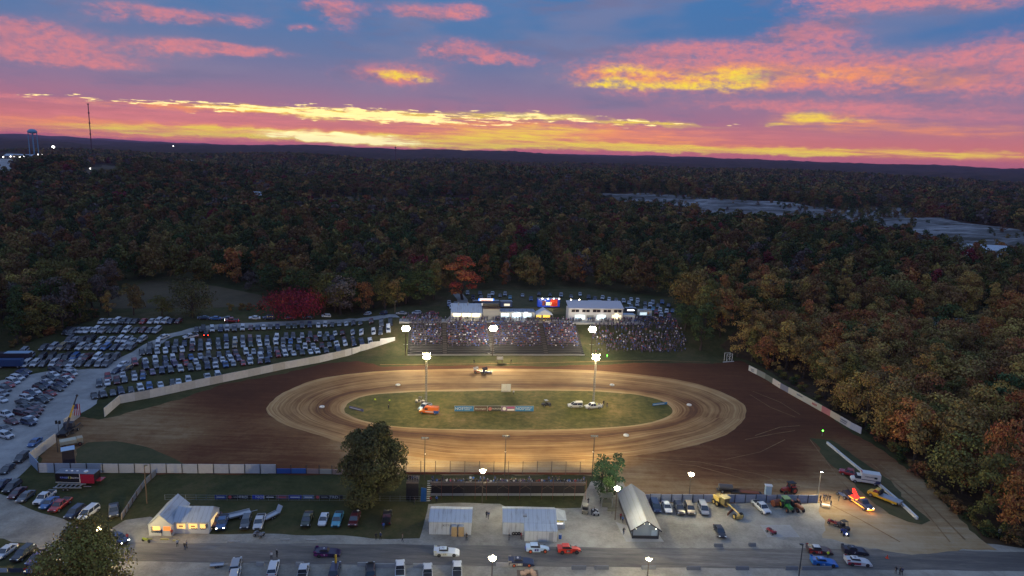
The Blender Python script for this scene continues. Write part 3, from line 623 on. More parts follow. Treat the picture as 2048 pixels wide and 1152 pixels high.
for x0, x1, dsc, mt_, tx in SP:
    if not dsc: continue
    u, v = P(x0, 999), P(x1, 999.3); ang = math.atan2(v.y-u.y, v.x-u.x); L = (v-u).xy.length
    lab = {0: 'blue and white banner at the left end of the fence banner row', 2: 'black banner with small lettering at the left of the fence banner row'}.get(kk)
    nm = ['leftmost, blue and white, of the small banners on the wire fence','black banner with large white letters, second of the fence banners','bright blue banner between two black banners on the wire fence','black banner with a pale stripe on the wire fence','dusty pink banner in the middle of the wire fence','deep blue banner right of the dusty pink one','pale blue banner next to the rightmost black banner','rightmost black lettered banner reaching the tall dense tree'][kk]
    kk += 1
    t = thing('fence_banner', (u.x, u.y-.06, 0), ang, nm, 'banner', 'small banners on the wire fence')
    MB().box(0, L, -.03, .0, .15, 1.15).obj('sheet', mt_, t)
    if tx:
        text_mesh(tx, .85, LW, t, (L*.68, -.04, .62), (R(90), 0, 0), sx=1.2)
        if L > 5: MB().tube((.6, -.05, .62), (.6, -.035, .62), .38, n=14).obj('roundel', LR, t); text_mesh('TOYOTA' if tx == 'TRD' else '', .35, LW, t, (2.1, -.04, .62), (R(90), 0, 0))
    else: MB().box(L*.15, L*.85, -.045, -.032, .5, .75).obj('stripe', LW if kk != 5 else LR, t)
# infield banner line
a, b = P(909, 823), P(1067, 823); ang = math.atan2(b.y-a.y, b.x-a.x)
t = thing('sponsor_banner', a, ang, 'long framed sponsor banner with blue ends lying along the infield', 'banner'); L = (b-a).xy.length
s = L/158
NB = mat('nos_blue', (.03,.20,.48,1), .5)
def seg(x0, x1, mt_): return MB().box((x0-909)*s, (x1-909)*s, -.06, .0, .08, 1.75).obj('sheet', mt_, t)
seg(909,947,NB); seg(948,974,mat('brown_sheet',(.12,.08,.06,1),.7)); seg(975,1001.5,mat('dark_green_sheet',(.04,.045,.04,1),.7)); seg(1002,1029,mat('mauve_sheet',(.20,.13,.24,1),.7)); seg(1030,1067,NB)
for x in (928, 1049):
    text_mesh('NOS', 1.25, LW, t, ((x-10-909)*s, -.075, .95), (R(90), 0, 0), sx=1.0)
    text_mesh('ENERGY', .62, LW, t, ((x+7-909)*s, -.075, 1.18), (R(90), 0, 0), sx=1.1); text_mesh('DRINK', .5, LW, t, ((x+6-909)*s, -.075, .6), (R(90), 0, 0), sx=1.1)
text_mesh('Bloomington', .62, LW, t, ((961-909)*s, -.075, .9), (R(90), 0, 0), sx=1.05)
text_mesh('TOYOTA', .72, LW, t, ((992-909)*s, -.075, .9), (R(90), 0, 0), sx=.95)
MB().tube(((979.5-909)*s, -.09, .9), ((979.5-909)*s, -.065, .9), .55, n=16).obj('roundel', mat('faded_red', (.55,.18,.18,1)), t)
m = MB(); m.at((1008-909)*s, 0, .95); m.tube((0, -.09, 0), (0, -.065, 0), .55, n=14); o = m.obj('oval_badge', LW, t)
MB().box((1014-909)*s, (1028-909)*s, -.08, -.065, .35, .8).obj('stripe', LW, t); MB().box((1014-909)*s, (1028-909)*s, -.08, -.065, 1.1, 1.45).obj('stripe', mat('magenta_stripe',(.4,.08,.25,1)), t)
m = MB()
for x in (909, 947.5, 974.5, 1002, 1029.5, 1067): m.box((x-909)*s-.05, (x-909)*s+.05, -.02, .1, 0, 1.85)
m.box(0, L, .0, .06, 1.76, 1.84); m.obj('frame', ALU, t)
# small tilted banners at the infield ends
for (x0, y0, x1, y1, mt_, lab) in [(699,817,727,824,mat('violet_sheet',(.16,.15,.26,1)),'low violet banner standing at the left end of the infield'),(1305,812,1334,809,NB,'low blue banner standing at the right end of the infield')]:
    a, b = P(x0, y0), P(x1, y1); t = thing('infield_banner', a, math.atan2(b.y-a.y, b.x-a.x), lab, 'banner', 'small infield end banners'); L = (b-a).xy.length
    MB().box(0, L, -.05, 0, .05, .85).obj('sheet', mt_, t); MB().box(.2, L*.8, -.07, -.052, .35, .55).obj('stripe', LW, t)
# marker tyres of the infield edge
TY = [(644,816,'left end of the infield'),(796,772,'back edge of the infield, left of the scoreboard'),(1224,772,'back edge of the infield, right of the right tower'),(1378,812,'right end of the infield'),(1252,873,'front edge of the infield, right'),(745,1200,'')][:5]
for x, y, lab in TY:
    p = P(x, y); t = thing('marker_tyre', (p.x, p.y, .14), 0, 'white marker tyre at the '+lab, 'tyre', 'white marker tyres round the infield')
    m = MB(); n = 18; rings = []
    for j in range(n):
        A = 2*math.pi*j/n; rings.append([((.55+.28*math.cos(q))*math.cos(A), (.55+.28*math.cos(q))*math.sin(A), .26+.26*math.sin(q)) for q in [2*math.pi*k/8 for k in range(8)]])
    rings.append(rings[0]); m.loft(rings, caps=False); m.obj('tyre_wall', mat('white_tyre', (.75,.74,.70,1), .7), t, smooth=True)
# ================================================================ grandstand on the bank
SL, SR = P(815, 712), P(1170, 712)
sdir = (SR-SL).normalized(); sang = math.atan2(sdir.y, sdir.x); sn = Vector((-sdir.y, sdir.x, 0))
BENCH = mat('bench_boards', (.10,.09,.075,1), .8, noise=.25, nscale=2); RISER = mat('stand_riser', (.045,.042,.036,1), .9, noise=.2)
ROWS = 19; RD_ = .98; RH = .455
WID = (SR-SL).length
stand = thing('grandstand', (SL.x, SL.y, 0), sang, 'wide stepped grandstand of bench rows filled with spectators behind the track', 'grandstand')
AIS = [(815-815)/355., (888-815)/355., (983-815)/355., (1092-815)/355., 1.0]
aisx = [q*WID for q in AIS]
def rowy(i): return 1.2+i*RD_
def rowz(i): return .55+i*RH
for i in range(ROWS):
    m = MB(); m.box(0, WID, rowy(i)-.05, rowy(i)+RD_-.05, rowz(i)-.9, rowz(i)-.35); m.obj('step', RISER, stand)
    m = MB()
    for a, b in zip(aisx[:-1], aisx[1:]): m.box(a+1.0, b-1.0, rowy(i)+.25, rowy(i)+.6, rowz(i)+.03, rowz(i)+.1)
    m.obj('bench', BENCH, stand)
for q in aisx[1:-1]:
    m = MB()
    for i in range(ROWS): m.box(q-.8, q+.8, rowy(i)+.1, rowy(i)+.6, rowz(i)-.36, rowz(i)-.12)
    m.obj('aisle_steps', mat('aisle_boards', (.13,.11,.085,1), .8), stand)
m = MB(); m.box(0, WID, .5, .62, -.05, .55); m.obj('front_kerb', CONCM, stand)
m = MB(); m.box(-4, WID+30, rowy(ROWS)-.2, rowy(ROWS)+5, rowz(ROWS)-1.6, rowz(ROWS)-.40); m.obj('top_walkway', CONCM, stand)
TOPZ = rowz(ROWS)-.38
SM = Matrix.Translation((SL.x, SL.y, 0)) @ Matrix.Rotation(sang, 4, 'Z')
def stand_x(px):      # along-stand coordinate of the point of the walkway showing at column px
    lo, hi_ = -20., 130.
    for _ in range(30):
        mid = (lo+hi_)/2; q = SM @ Vector((mid, rowy(ROWS)+2, TOPZ))
        if proj(*q)[0] < px: lo = mid
        else: hi_ = mid
    return lo
def walk(name, px0, label, cat, dy=3.2): 
    q = SM @ Vector((stand_x(px0), rowy(ROWS)+dy, TOPZ)); return thing(name, q, sang, label, cat)
def length(p0, p1): return stand_x(p1)-stand_x(p0)
# concession stand with pale sloping roof
t = walk('concession_stand', 902, 'pale roofed concession stand with warm lit counters above the left seats', 'building'); L = length(902, 965)
MB().box(0, L, 1.5, 6, 0, 3.0).obj('wall', METW, t)
m = MB(); m.prism([(0,3.1),(0,3.3),(L,3.3),(L,3.1)], -.9, 6.5); 
m = MB(); m.add([(0,-.9,3.1),(L,-.9,3.1),(L,6.5,5.6),(0,6.5,5.6),(0,-.9,3.3),(L,-.9,3.3),(L,6.5,5.8),(0,6.5,5.8)], [(3,2,1,0),(4,5,6,7),(0,1,5,4),(1,2,6,5),(2,3,7,6),(3,0,4,7)]); m.obj('roof', ROOFB, t)
for k in range(3): MB().box(L*.06+k*L*.31, L*.32+k*L*.31, 1.42, 1.48, 1.0, 2.7).obj('counter_window', GWINW, t)
MB().box(0, L, 1.1, 1.5, .85, 1.0).obj('counter', ALU, t)
for k in range(3): m = MB(); m.box(L*.1+k*L*.31, L*.22+k*L*.31, .3, .6, 2.86, 2.98); m.obj('ceiling_lamp', glow('strip_lamp', (1,.95,.7,1), 10), t)
for k in range(2): m = MB(); m.tube((L*(.25+.3*k), 5, 5.1), (L*(.25+.3*k), 5, 6.5), .2); m.obj('vent_pipe', STEEL, t)
c = t.matrix_world if False else (SM @ Vector((stand_x(902)+L*.5, rowy(ROWS)+2.6, TOPZ+2.3))); lamp('POINT', c, 420, (1,.85,.5), .5)
# scoring tower
t = walk('scoring_tower', 966.5, 'two storey scoring tower with dark open deck beside the concession roof', 'building'); L = length(966.5, 1000)
MB().box(0, L, 1, 5, 0, 4.6).obj('wall', mat('grey_wall', (.33,.32,.30,1), .8), t)
MB().box(.1, L-.1, .6, 5, 4.65, 4.85).obj('deck', WOOD, t)
m = MB()
for k in range(6): m.box(.1+k*(L-.3)/5, .2+k*(L-.3)/5, .62, .72, 4.86, 5.8)
m.box(.1, L-.1, .62, .7, 5.3, 5.37); m.box(.1, L-.1, .62, .7, 5.8, 5.88); m.obj('railing', WOOD, t)
MB().box(0, L, 1.8, 5.4, 6.6, 6.8).obj('roof', TRIM, t); MB().box(.1, L-.1, 4.2, 4.9, 4.86, 6.58).obj('back_wall', TRIM, t)
# walkway building with railing roof
t = walk('refreshment_building', 1000.5, 'flat roofed refreshment building with a railed roof and white lit counters', 'building'); L = length(1000.5, 1071)
MB().box(0, L, 1.2, 6, 0, 3.4).obj('wall', METW, t); MB().box(-.1, L+.1, .1, 6.3, 3.45, 3.65).obj('roof', mat('roof_deck', (.30,.34,.40,1), .7), t)
m = MB()
for k in range(9): m.box(k*(L-.1)/8, k*(L-.1)/8+.1, .2, .3, 3.66, 4.8)
for z in (4.0, 4.4, 4.78): m.box(0, L, .2, .28, z, z+.07)
m.obj('railing', TRIM, t)
for k in range(3): MB().box(L*.04+k*L*.32, L*.26+k*L*.32, 1.12, 1.18, .95, 2.8).obj('counter_window', GWINC, t)
MB().box(L*.7, L*.78, .9, 1.0, 3.0, 3.25).obj('strip_lamp', glow('bright_strip', (1,1,1,1), 12), t)
lamp('POINT', SM @ Vector((stand_x(1000.5)+L*.5, rowy(ROWS)+2.2, TOPZ+2.4)), 260, (.9,.98,1), .5)
# tent
t = walk('food_tent', 1072, 'white peaked tent glowing yellow inside between the two refreshment buildings', 'tent'); L = length(1072, 1106)
m = MB(); m.prism([(0,2.6),(L/2,4.9),(L,2.6),(L,2.5),(0,2.5)], -.5, 4.5); m.obj('canopy', mat('tent_cloth', (.6,.62,.66,1), .8), t)
for x in (.1, L-.1):
    for y in (-.4, 4.4): m = MB(); m.tube((x, y, 0), (x, y, 2.5), .06, n=5); m.obj('leg', STEEL, t)
MB().box(.6, L*.4, 3, 3.1, .6, 2.3).obj('lit_board', glow('yellow_board', (1,.72,.12,1), .9), t); MB().box(L*.5, L-.6, 3, 3.1, .6, 2.3).obj('lit_board', MATS['yellow_board'], t)
lamp('POINT', SM @ Vector((stand_x(1072)+L*.5, rowy(ROWS)+4.6, TOPZ+2.2)), 160, (1,.7,.2), .4)
# press building
t = walk('press_building', 1138, 'white two storey press building with a row of dark upper windows', 'building', 2.6); L = length(1138, 1247)
WP = mat('press_white', (.60,.57,.55,1), .6, noise=.05)
MB().box(0, L, 1, 6.5, 0, 5.2).obj('wall', WP, t)
m = MB(); m.add([(-.2,.5,5.25),(L+.2,.5,5.25),(L+.2,7,7.3),(-.2,7,7.3),(-.2,.5,5.5),(L+.2,.5,5.5),(L+.2,7,7.55),(-.2,7,7.55)], [(3,2,1,0),(4,5,6,7),(0,1,5,4),(1,2,6,5),(2,3,7,6),(3,0,4,7)]); m.obj('roof', mat('press_roof', (.48,.47,.50,1), .5), t)
for k in range(5):
    for j in range(2):
        x = L*(.05+.195*k)+j*L*.073; f = MB().box(x, x+L*.066, .9, .99, 3.7, 4.85).obj('window', mat('brown_frame', (.12,.06,.05,1)), t); MB().box(x+.12, x+L*.066-.12, .86, .89, 3.82, 4.73).obj('pane', GLASS, f)
for k, (u, v, g_) in enumerate([(.12,.30,GWINC),(.33,.46,mat('dim_counter', (.30,.30,.26,1))),(.52,.68,GWINC),(.80,.97,GWINW)]): MB().box(L*u, L*v, .9, .98, .6, 2.4).obj('counter_window', g_, t)
m = MB(); m.box(L*.86, L*.9, .5, .8, 2.5, 2.75); m.obj('wall_lamp', glow('wall_lamp_glass', (1,.85,.5,1), 14), t)
for u in (.2, .6, .88): lamp('POINT', SM @ Vector((stand_x(1138)+L*u, rowy(ROWS)+2.2, TOPZ+1.9)), 90, (.9,.97,1) if u < .8 else (1,.8,.4), .4)
t = walk('small_shed', 1249, 'small pale shed at the right end of the press building', 'shed'); L = length(1249, 1272)
MB().box(0, L, 1, 4, 0, 2.4).obj('wall', WHITE, t); MB().box(-.2, L+.2, .6, 4.3, 2.43, 2.6).obj('roof', ROOFB, t)
# flag stand at the track edge
b = P(999, 726); t = thing('flag_stand', b, sang, 'small white railed flag stand at the track edge below the grandstand', 'flag stand')
m = MB()
for x in (-1, 1):
    for y in (-.7, .7): m.box(x-.07, x+.07, y-.07, y+.07, 0, 3.0)
m.obj('frame', WOOD, t); MB().box(-1.1, 1.1, -.8, .8, 1.5, 1.62).obj('platform', WOOD, t)
MB().box(-1.15, 1.15, -.92, -.82, 1.6, 2.8).obj('front_panel', WHITE, t)
# white gate frame at the right
b = P(1457, 722); t = thing('timber_gate', b, .3, 'white timber gate frame standing on the grass at the far right bend', 'gate')
m = MB()
for x in (-1.5, 1.0):
    for y in (-.8, .8): m.box(x-.08, x+.08, y-.08, y+.08, 0, 3.2)
m.box(-1.5, 1.0, -.86, -.76, 3.1, 3.25); m.box(-1.5, 1.0, .76, .86, 3.1, 3.25); m.tube((-1.5,-.8,.3), (1,-.8,3), .06, n=4); m.tube((1,-.8,.3), (-1.5,-.8,3), .06, n=4); m.obj('frame', WHITE, t)
MB().box(-3.5, 1.5, -1.5, -1.3, 0, .35).obj('base_board', WHITE, t)
# scoreboard in the infield
b = P(1012, 784); t = thing('scoreboard', b, ang, 'white two panel board standing at the back edge of the infield', 'board')
MB().box(-1.55, -.03, -.05, .1, .55, 2.75).obj('panel', WHITE, t); MB().box(.03, 1.55, -.05, .1, .55, 2.75).obj('panel', WHITE, t)
m = MB()
for x in (-1.5, -.5, .5, 1.5): m.box(x-.05, x+.05, .1, .2, 0, 2.9)
m.obj('frame', DKST, t)
MB().box(-1.6, 1.6, -.3, .4, 0, .35).obj('sandbags', mat('sandbag', (.35,.33,.3,1)), t)
# ================================================================ near bleachers seen from behind
BL, BR = P(860, 1000), P(1171, 1000); bd = (BR-BL).normalized(); bang = math.atan2(bd.y, bd.x); BW = (BR-BL).length
bl = thing('bleachers', (BL.x, BL.y, 0), bang, 'long open backed steel bleachers seen from behind beside the front straight', 'bleachers')
BN = 8; BZ = lambda i: 4.3-.5*i; BY = lambda i: .3+.75*i
for i in range(BN):
    MB().box(0, BW, BY(i), BY(i)+.3, BZ(i)-.04, BZ(i)).obj('bench', ALU if i else WOOD, bl); MB().box(0, BW, BY(i)+.3, BY(i)+.75, BZ(i)-.5, BZ(i)-.46).obj('foot_board', WOOD, bl)
n = 14
for k in range(n+1):
    x = BW*k/n; m = MB(); m.tube((x, .15, 0), (x, .15, 5.0), .06, n=4); m.tube((x, 3, 0), (x, 3, 2.6), .06, n=4); m.tube((x, .15, 4.0), (x, 6.2, .3), .06, n=4); m.obj('upright', RUST if k % 3 else DKST, bl)
m = MB()
for k in range(0, n, 2): x0 = BW*k/n; x1 = BW*(k+1)/n; m.tube((x0, .15, 2.6), (x1, .15, 4.2), .04, n=4); m.tube((x1, .15, 2.6), (x0, .15, 4.2), .04, n=4)
m.obj('cross_brace', WOOD, bl)
m = MB()
for z in (3.9, 4.4, 4.95): m.tube((0, .1, z), (BW, .1, z), .035, n=4)
m.obj('back_rail', DKST, bl)
MB().box(0, BW, 2.2, 2.3, .0, 2.4).obj('rear_skirt', mat('dark_boards', (.035,.03,.028,1), .9, noise=.4), bl)
m = MB(); 
m.box(0, BW, 2.0, 2.1, .0, .55)
m.obj('lower_skirt', CONCM, bl)
a = P(812, 1000); t = thing('viewing_deck', a, bang, 'dark timber viewing deck between the tall dense tree and the blue stair', 'deck')
MB().box(0, 2.8, .2, 4, 3.9, 4.05).obj('deck', WOOD, t); MB().box(0, 2.8, .1, .2, 0, 3.9).obj('rear_wall', mat('dark_boards', (.035,.03,.028,1)), t)
m = MB(); m.box(0, 2.8, .1, .16, 4.95, 5.0); m.box(0, .06, .1, .16, 4.05, 5.0); m.box(2.74, 2.8, .1, .16, 4.05, 5.0); m.obj('railing', DKST, t)
a = P(841, 1003); t = thing('blue_stair', a, bang, 'blue covered stair climbing to the near bleachers', 'stair')
m = MB(); m.prism([(0,0),(1.3,0),(1.3,3.2),(.1,3.4)], 0, .1); m.obj('blue_sheet', mat('blue_tarp', (.03,.14,.34,1), .6), t)
m = MB(); 
for k in range(10): m.box(1.35, 2.3, .2+k*.3, .5+k*.3, k*.38, k*.38+.08)
m.obj('steps', STEEL, t)
# ================================================================ sheds along the road
def gable(t, L, D, e, r, wall, roof, over=.35, name_w='wall', rt=.14, along=True):
    if along:   # ridge along x
        m = MB(); m.add([(0,0,0),(L,0,0),(L,D,0),(0,D,0),(0,0,e),(L,0,e),(L,D,e),(0,D,e),(0,D/2,r-.05),(L,D/2,r-.05)], [(0,1,5,4),(1,2,6,9,5),(2,3,7,6),(3,0,4,8,7),(0,3,2,1)]); m.obj(name_w, wall, t)
        m = MB(); s = (r-e)/(D/2); o = over
        for y0, y1, z0, z1 in ((-o, D/2, e-o*s, r), (D/2, D+o, r, e-o*s)):
            m.add([(-o,y0,z0),(L+o,y0,z0),(L+o,y1,z1),(-o,y1,z1),(-o,y0,z0+rt),(L+o,y0,z0+rt),(L+o,y1,z1+rt),(-o,y1,z1+rt)], [(3,2,1,0),(4,5,6,7),(0,1,5,4),(1,2,6,5),(2,3,7,6),(3,0,4,7)])
        return m.obj('roof', roof, t)
    m = MB(); m.add([(0,0,0),(L,0,0),(L,D,0),(0,D,0),(0,0,e),(L,0,e),(L,D,e),(0,D,e),(L/2,0,r-.05),(L/2,D,r-.05)], [(0,1,5,8,4),(1,2,6,5),(2,3,7,9,6),(3,0,4,7),(0,3,2,1)]); m.obj(name_w, wall, t)
    m = MB(); s = (r-e)/(L/2); o = over
    for x0, x1, z0, z1 in ((-o, L/2, e-o*s, r), (L/2, L+o, r, e-o*s)):
        m.add([(x0,-o,z0),(x1,-o,z1),(x1,D+o,z1),(x0,D+o,z0),(x0,-o,z0+rt),(x1,-o,z1+rt),(x1,D+o,z1+rt),(x0,D+o,z0+rt)], [(3,2,1,0),(4,5,6,7),(0,1,5,4),(1,2,6,5),(2,3,7,6),(3,0,4,7)])
    return m.obj('roof', roof, t)
def box_at(px0, px1, py): a, b = P(px0, py), P(px1, py); return a, (b-a).length, math.atan2(b.y-a.y, b.x-a.x)
BLK = mat('black_lettering', (.03,.03,.04,1), .7)
a, L, an = box_at(858, 942, 1068.5); t = thing('storage_shed', a, 0.03, 'white metal shed with dark lettering behind two portable toilets', 'shed')
gable(t, L, 6.2, 2.8, 4.0, METW, ROOFB, .12); text_mesh('KITTYHAWK', .62, BLK, t, (L*.53, -.03, 2.05), (R(90), 0, 0))
m = MB(); 
for x in (0, L-.12): m.box(x, x+.12, -.03, 0, 0, 2.75)
m.obj('corner_trim', WHITE, t)
for k, x in enumerate((908, 922)):
    b = P(x, 1073.5); t = thing('portable_toilet', (b.x-.0, b.y, .03), 0.03, ('left' if k == 0 else 'right')+' one of two tan portable toilets before the lettered shed', 'portable toilet', 'tan portable toilets')
    MB().box(-.58, .58, 0, 1.15, .02, 2.15).obj('cabin', mat('tan_plastic', (.50,.34,.17,1), .5), t)
    m = MB(); m.prism([(-.62,2.16),(.62,2.16),(.45,2.42),(-.45,2.42)], -.04, 1.2); m.obj('roof', mat('grey_plastic', (.35,.38,.42,1), .5), t)
    MB().box(-.42, .42, -.04, -.005, .15, 2.0).obj('door', mat('tan_door', (.46,.31,.15,1), .5), t); m = MB(); m.tube((.3, 1.0, 2.1), (.3, 1.0, 2.75), .06); m.obj('vent_pipe', WHITE, t)
a, L, an = box_at(1005, 1111, 1069); t = thing('storage_shed', a, 0.03, 'long white shed with a front bay and a lit side awning', 'shed')
gable(t, L, 6.4, 2.75, 4.1, METW, ROOFB, .12)
m = MB(); x0 = L*.4; m.add([(x0,-2.4,0),(L,-2.4,0),(L,-.02,0),(x0,-.02,0),(x0,-2.4,2.3),(L,-2.4,2.3),(L,-.02,2.7),(x0,-.02,2.7)], [(3,2,1,0),(4,5,6,7),(0,1,5,4),(1,2,6,5),(2,3,7,6),(3,0,4,7)]); m.obj('front_bay', METW, t)
m = MB(); m.add([(x0-.1,-2.5,2.32),(L+.1,-2.5,2.32),(L+.1,-.15,2.72),(x0-.1,-.15,2.72),(x0-.1,-2.5,2.42),(L+.1,-2.5,2.42),(L+.1,-.15,2.82),(x0-.1,-.15,2.82)], [(3,2,1,0),(4,5,6,7),(0,1,5,4),(1,2,6,5),(2,3,7,6),(3,0,4,7)]); m.obj('bay_roof', ROOFB, t)
MB().box(L*.85, L*.93, -2.44, -2.405, .05, 2.1).obj('door', mat('grey_door', (.34,.36,.38,1), .5), t)
m = MB(); m.add([(L+.1,2,2.3),(L+2.4,2,2.2),(L+2.4,5.6,2.5),(L+.1,5.6,3.1),(L+.1,2,2.4),(L+2.4,2,2.3),(L+2.4,5.6,2.6),(L+.1,5.6,3.2)], [(3,2,1,0),(4,5,6,7),(0,1,5,4),(1,2,6,5),(2,3,7,6),(3,0,4,7)]); m.obj('awning', mat('cream_awning', (.52,.52,.46,1), .6), t)
MB().box(L+.2, L+2.2, 2.6, 5.2, .02, 1.0).obj('counter', METW, t); MB().box(L+.25, L+1.0, 3.6, 3.66, 1.1, 1.9).obj('menu_board', glow('menu_yellow', (.9,.75,.12,1), .35), t); MB().box(L+1.15, L+1.95, 3.6, 3.66, 1.1, 1.9).obj('menu_board', glow('menu_gold', (.7,.55,.2,1), .3), t)
MB().box(L+.5, L+1.7, 2.9, 3.0, 1.02, 1.1).obj('counter_lamp', glow('counter_lamp_glass', (1,.95,.95,1), 3), t)
m = MB(); m.box(L*.38, L*.45, 1.2, 2.0, 3.3, 3.75); m.obj('roof_vent', STEEL, t)
for k, x in enumerate((1027, 1032.5, 1038)):
    b = P(x, 1069.5); t = thing('stored_tyre', b, 0, ('left','middle','right')[k]+' one of three black tyres leaning on the white shed wall', 'tyre', 'black tyres against the shed')
    m = MB(); n = 14; rings = []
    for j in range(n):
        A = 2*math.pi*j/n; rings.append([((.27+.12*math.cos(q))*math.cos(A), .15*math.sin(q)-.2, .39+(.27+.12*math.cos(q))*math.sin(A)) for q in [2*math.pi*i/6 for i in range(6)]])
    rings.append(rings[0]); m.loft(rings, caps=False); m.obj('tyre_wall', RUB, t, smooth=True)
b = P(1120, 1077); t = thing('blue_bin', b, 0, 'blue waste drum on the gravel right of the long white shed', 'bin'); MB().tube((0,0,.02), (0,0,.95), .33, .33, 12).obj('drum', BLUE, t); MB().tube((0,0,.96), (0,0,1.02), .36, .36, 12).obj('lid', mat('grey_plastic',(.35,.38,.42,1)), t)
# checkered window building
a = P(298, 1072); CK = mat('checker_white', (.55,.57,.60,1), .5); t = thing('ticket_building', a, 0.05, 'white L shaped building with glowing windows edged in checkered squares', 'building')
L1 = (P(345, 1072)-a).length; L2 = (P(412, 1067)-P(341, 1067)).length
gable(t, L1, 8.5, 2.5, 4.6, CK, ROOFB, .12, 'left_wing_wall', along=False)
q = link('right_wing', None, t, (L1-.15, 1.0, 0)); 
gable(q, L2, 5.8, 2.5, 4.4, CK, ROOFB, .1, 'right_wing_wall')
def checks(parent, x0, x1, z0, z1, y, s=.17, mt_=BLK):
    m = MB(); i = 0; x = x0
    while x < x1-.01:
        j = 0; z = z0
        while z < z1-.01:
            if (i+j) % 2: m.box(x, min(x+s, x1), y-.012, y, z, min(z+s, z1))
            z += s; j += 1
        x += s; i += 1
    return m.obj('checkered_trim', mt_, parent)
def cwin(parent, x0, x1, z0, z1, y, mtl, trims):
    f = MB().box(x0-.06, x1+.06, y-.03, y-.005, z0-.06, z1+.06).obj('window', WHITE, parent); MB().box(x0, x1, y-.045, y-.032, z0, z1).obj('pane', mtl, f)
    for u0, u1, v0, v1 in trims: checks(f, u0, u1, v0, v1, y-.047)
cwin(t, L1*.17, L1*.5, 1.3, 2.15, 0, GWIN, [(L1*.1,L1*.55,.75,1.3),(L1*.1,L1*.2,1.3,2.1)])
cwin(t, L1*.64, L1*.95, 1.2, 2.15, 0, glow('red_glow_window', (.9,.30,.08,1), .55), [])
for k, (u, v) in enumerate([(.10,.34),(.44,.68),(.76,.92)]): cwin(q, L2*u, L2*v, 1.15, 2.2, 0, GWIN, [] if k == 0 else ([(L2*.5,L2*.68,1.0,1.35)] if k == 1 else [(L2*.76,L2*.93,.95,1.3),(L2*.90,L2*.98,1.3,2.2)]))
for k, (u, v) in enumerate([(.16,.28),(.50,.62)]): MB().box(L2*u, L2*v, -.062, -.05, 1.55, 1.8).obj('window_sign', mat('sign_brown', (.25,.08,.02,1)), q)
MB().box(L2+.01, L2+.06, 1.2, 4.6, .4, 2.3).obj('side_opening', glow('side_glow', (1,.68,.30,1), .8), q)
lamp('POINT', (a.x+L1+L2*.5, a.y-.8, 2.2), 60, (1,.7,.35), .5)
for k, (x0, x1, y, c_) in enumerate([(286,305,1079,1),(321,338,1079.5,1),(346,358,1082,1),(455,480,1084,0),(560,580,1080,0),(612,634,1080.5,0)]):
    a1, b1_ = P(x0, y), P(x1, y); t = thing('parking_kerb', a1, math.atan2(b1_.y-a1.y, b1_.x-a1.x), ['yellow kerb left of the parked motorcycle','yellow kerb before the gable of the checkered building','yellow kerb before the glowing windows','pale kerb right of the checkered building','pale kerb below the grass with three pickups','pale kerb nearest the purple race car'][k], 'kerb', 'parking kerbs along the road')
    MB().box(0, (b1_-a1).length, -.15, .15, .035, .22).obj('kerb_block', mat('yellow_kerb', (.5,.45,.15,1)) if c_ else CONCM, t)
for k, (x0, x1, y, mt_) in enumerate([(513,528,1131,0),(592,608,1131,0),(715,740,1131.5,1),(745,790,1134,1),(826,856,1134,1),(992,1030,1132,1),(1143,1172,1138,2),(1189,1217,1138,2),(1283,1311,1138,2),(1373,1400,1139,2),(1471,1497,1139,2),(1428,1445,1093,2),(1497,1511,1092,2),(1570,1595,1139,2),(1602,1662,1139,2)]):
    a1, b1_ = P(x0, y), P(x1, y); t = thing('concrete_barrier', a1, math.atan2(b1_.y-a1.y, b1_.x-a1.x), '', 'barrier', 'low concrete barriers along the road')
    t['label'] = ('weathered low concrete barrier, %s from the left along the near road edge' % ordn(k)) if k not in (11, 12) else ('low concrete barrier above the road, %s of the pair below the black sedan' % ('left' if k == 11 else 'right'))
    m = MB(); m.prism([(-.28,.035),(.28,.035),(.1,.72),(-.1,.72)], 0, (b1_-a1).length); m.T = Matrix.Identity(4)
    o = m.obj('barrier_block', CONCM if mt_ < 2 else mat('grey_block', (.17,.18,.19,1), .85, noise=.15), t); o.rotation_euler = (0, 0, -math.pi/2)
# barn
a, b = P(1264, 1077.5), P(1316, 1077.5); L = (b-a).length; t = thing('barn', a, .035, 'long barn with a dark trimmed gable, pale grey roof and small gable lamps', 'barn')
BD = 15.5; e, r_ = 2.3, 4.3
MB().box(0, L, 0, BD, 0, .75).obj('wainscot', TRIM, t)
m = MB(); m.add([(.02,.03,.75),(L-.02,.03,.75),(L-.02,BD-.03,.75),(.02,BD-.03,.75),(.02,.03,e),(L-.02,.03,e),(L-.02,BD-.03,e),(.02,BD-.03,e),(L/2,.03,r_-.1),(L/2,BD-.03,r_-.1)], [(0,1,5,8,4),(1,2,6,5),(2,3,7,9,6),(3,0,4,7)]); m.obj('wall', mat('blue_grey_siding', (.20,.25,.30,1), .5), t)
for s_ in (0, 1):
    m = MB(); x0, x1 = (-.45, L/2) if s_ == 0 else (L+.45, L/2); z0 = e-.28; 
    m.add([(x0,-.5,z0),(x1,-.5,r_),(x1,BD+.4,r_),(x0,BD+.4,z0),(x0,-.5,z0+.12),(x1,-.5,r_+.12),(x1,BD+.4,r_+.12),(x0,BD+.4,z0+.12)], [(0,1,2,3),(4,5,6,7),(0,1,5,4),(1,2,6,5),(2,3,7,6),(3,0,4,7)]); m.obj('roof', ROOFD, t)
m = MB()
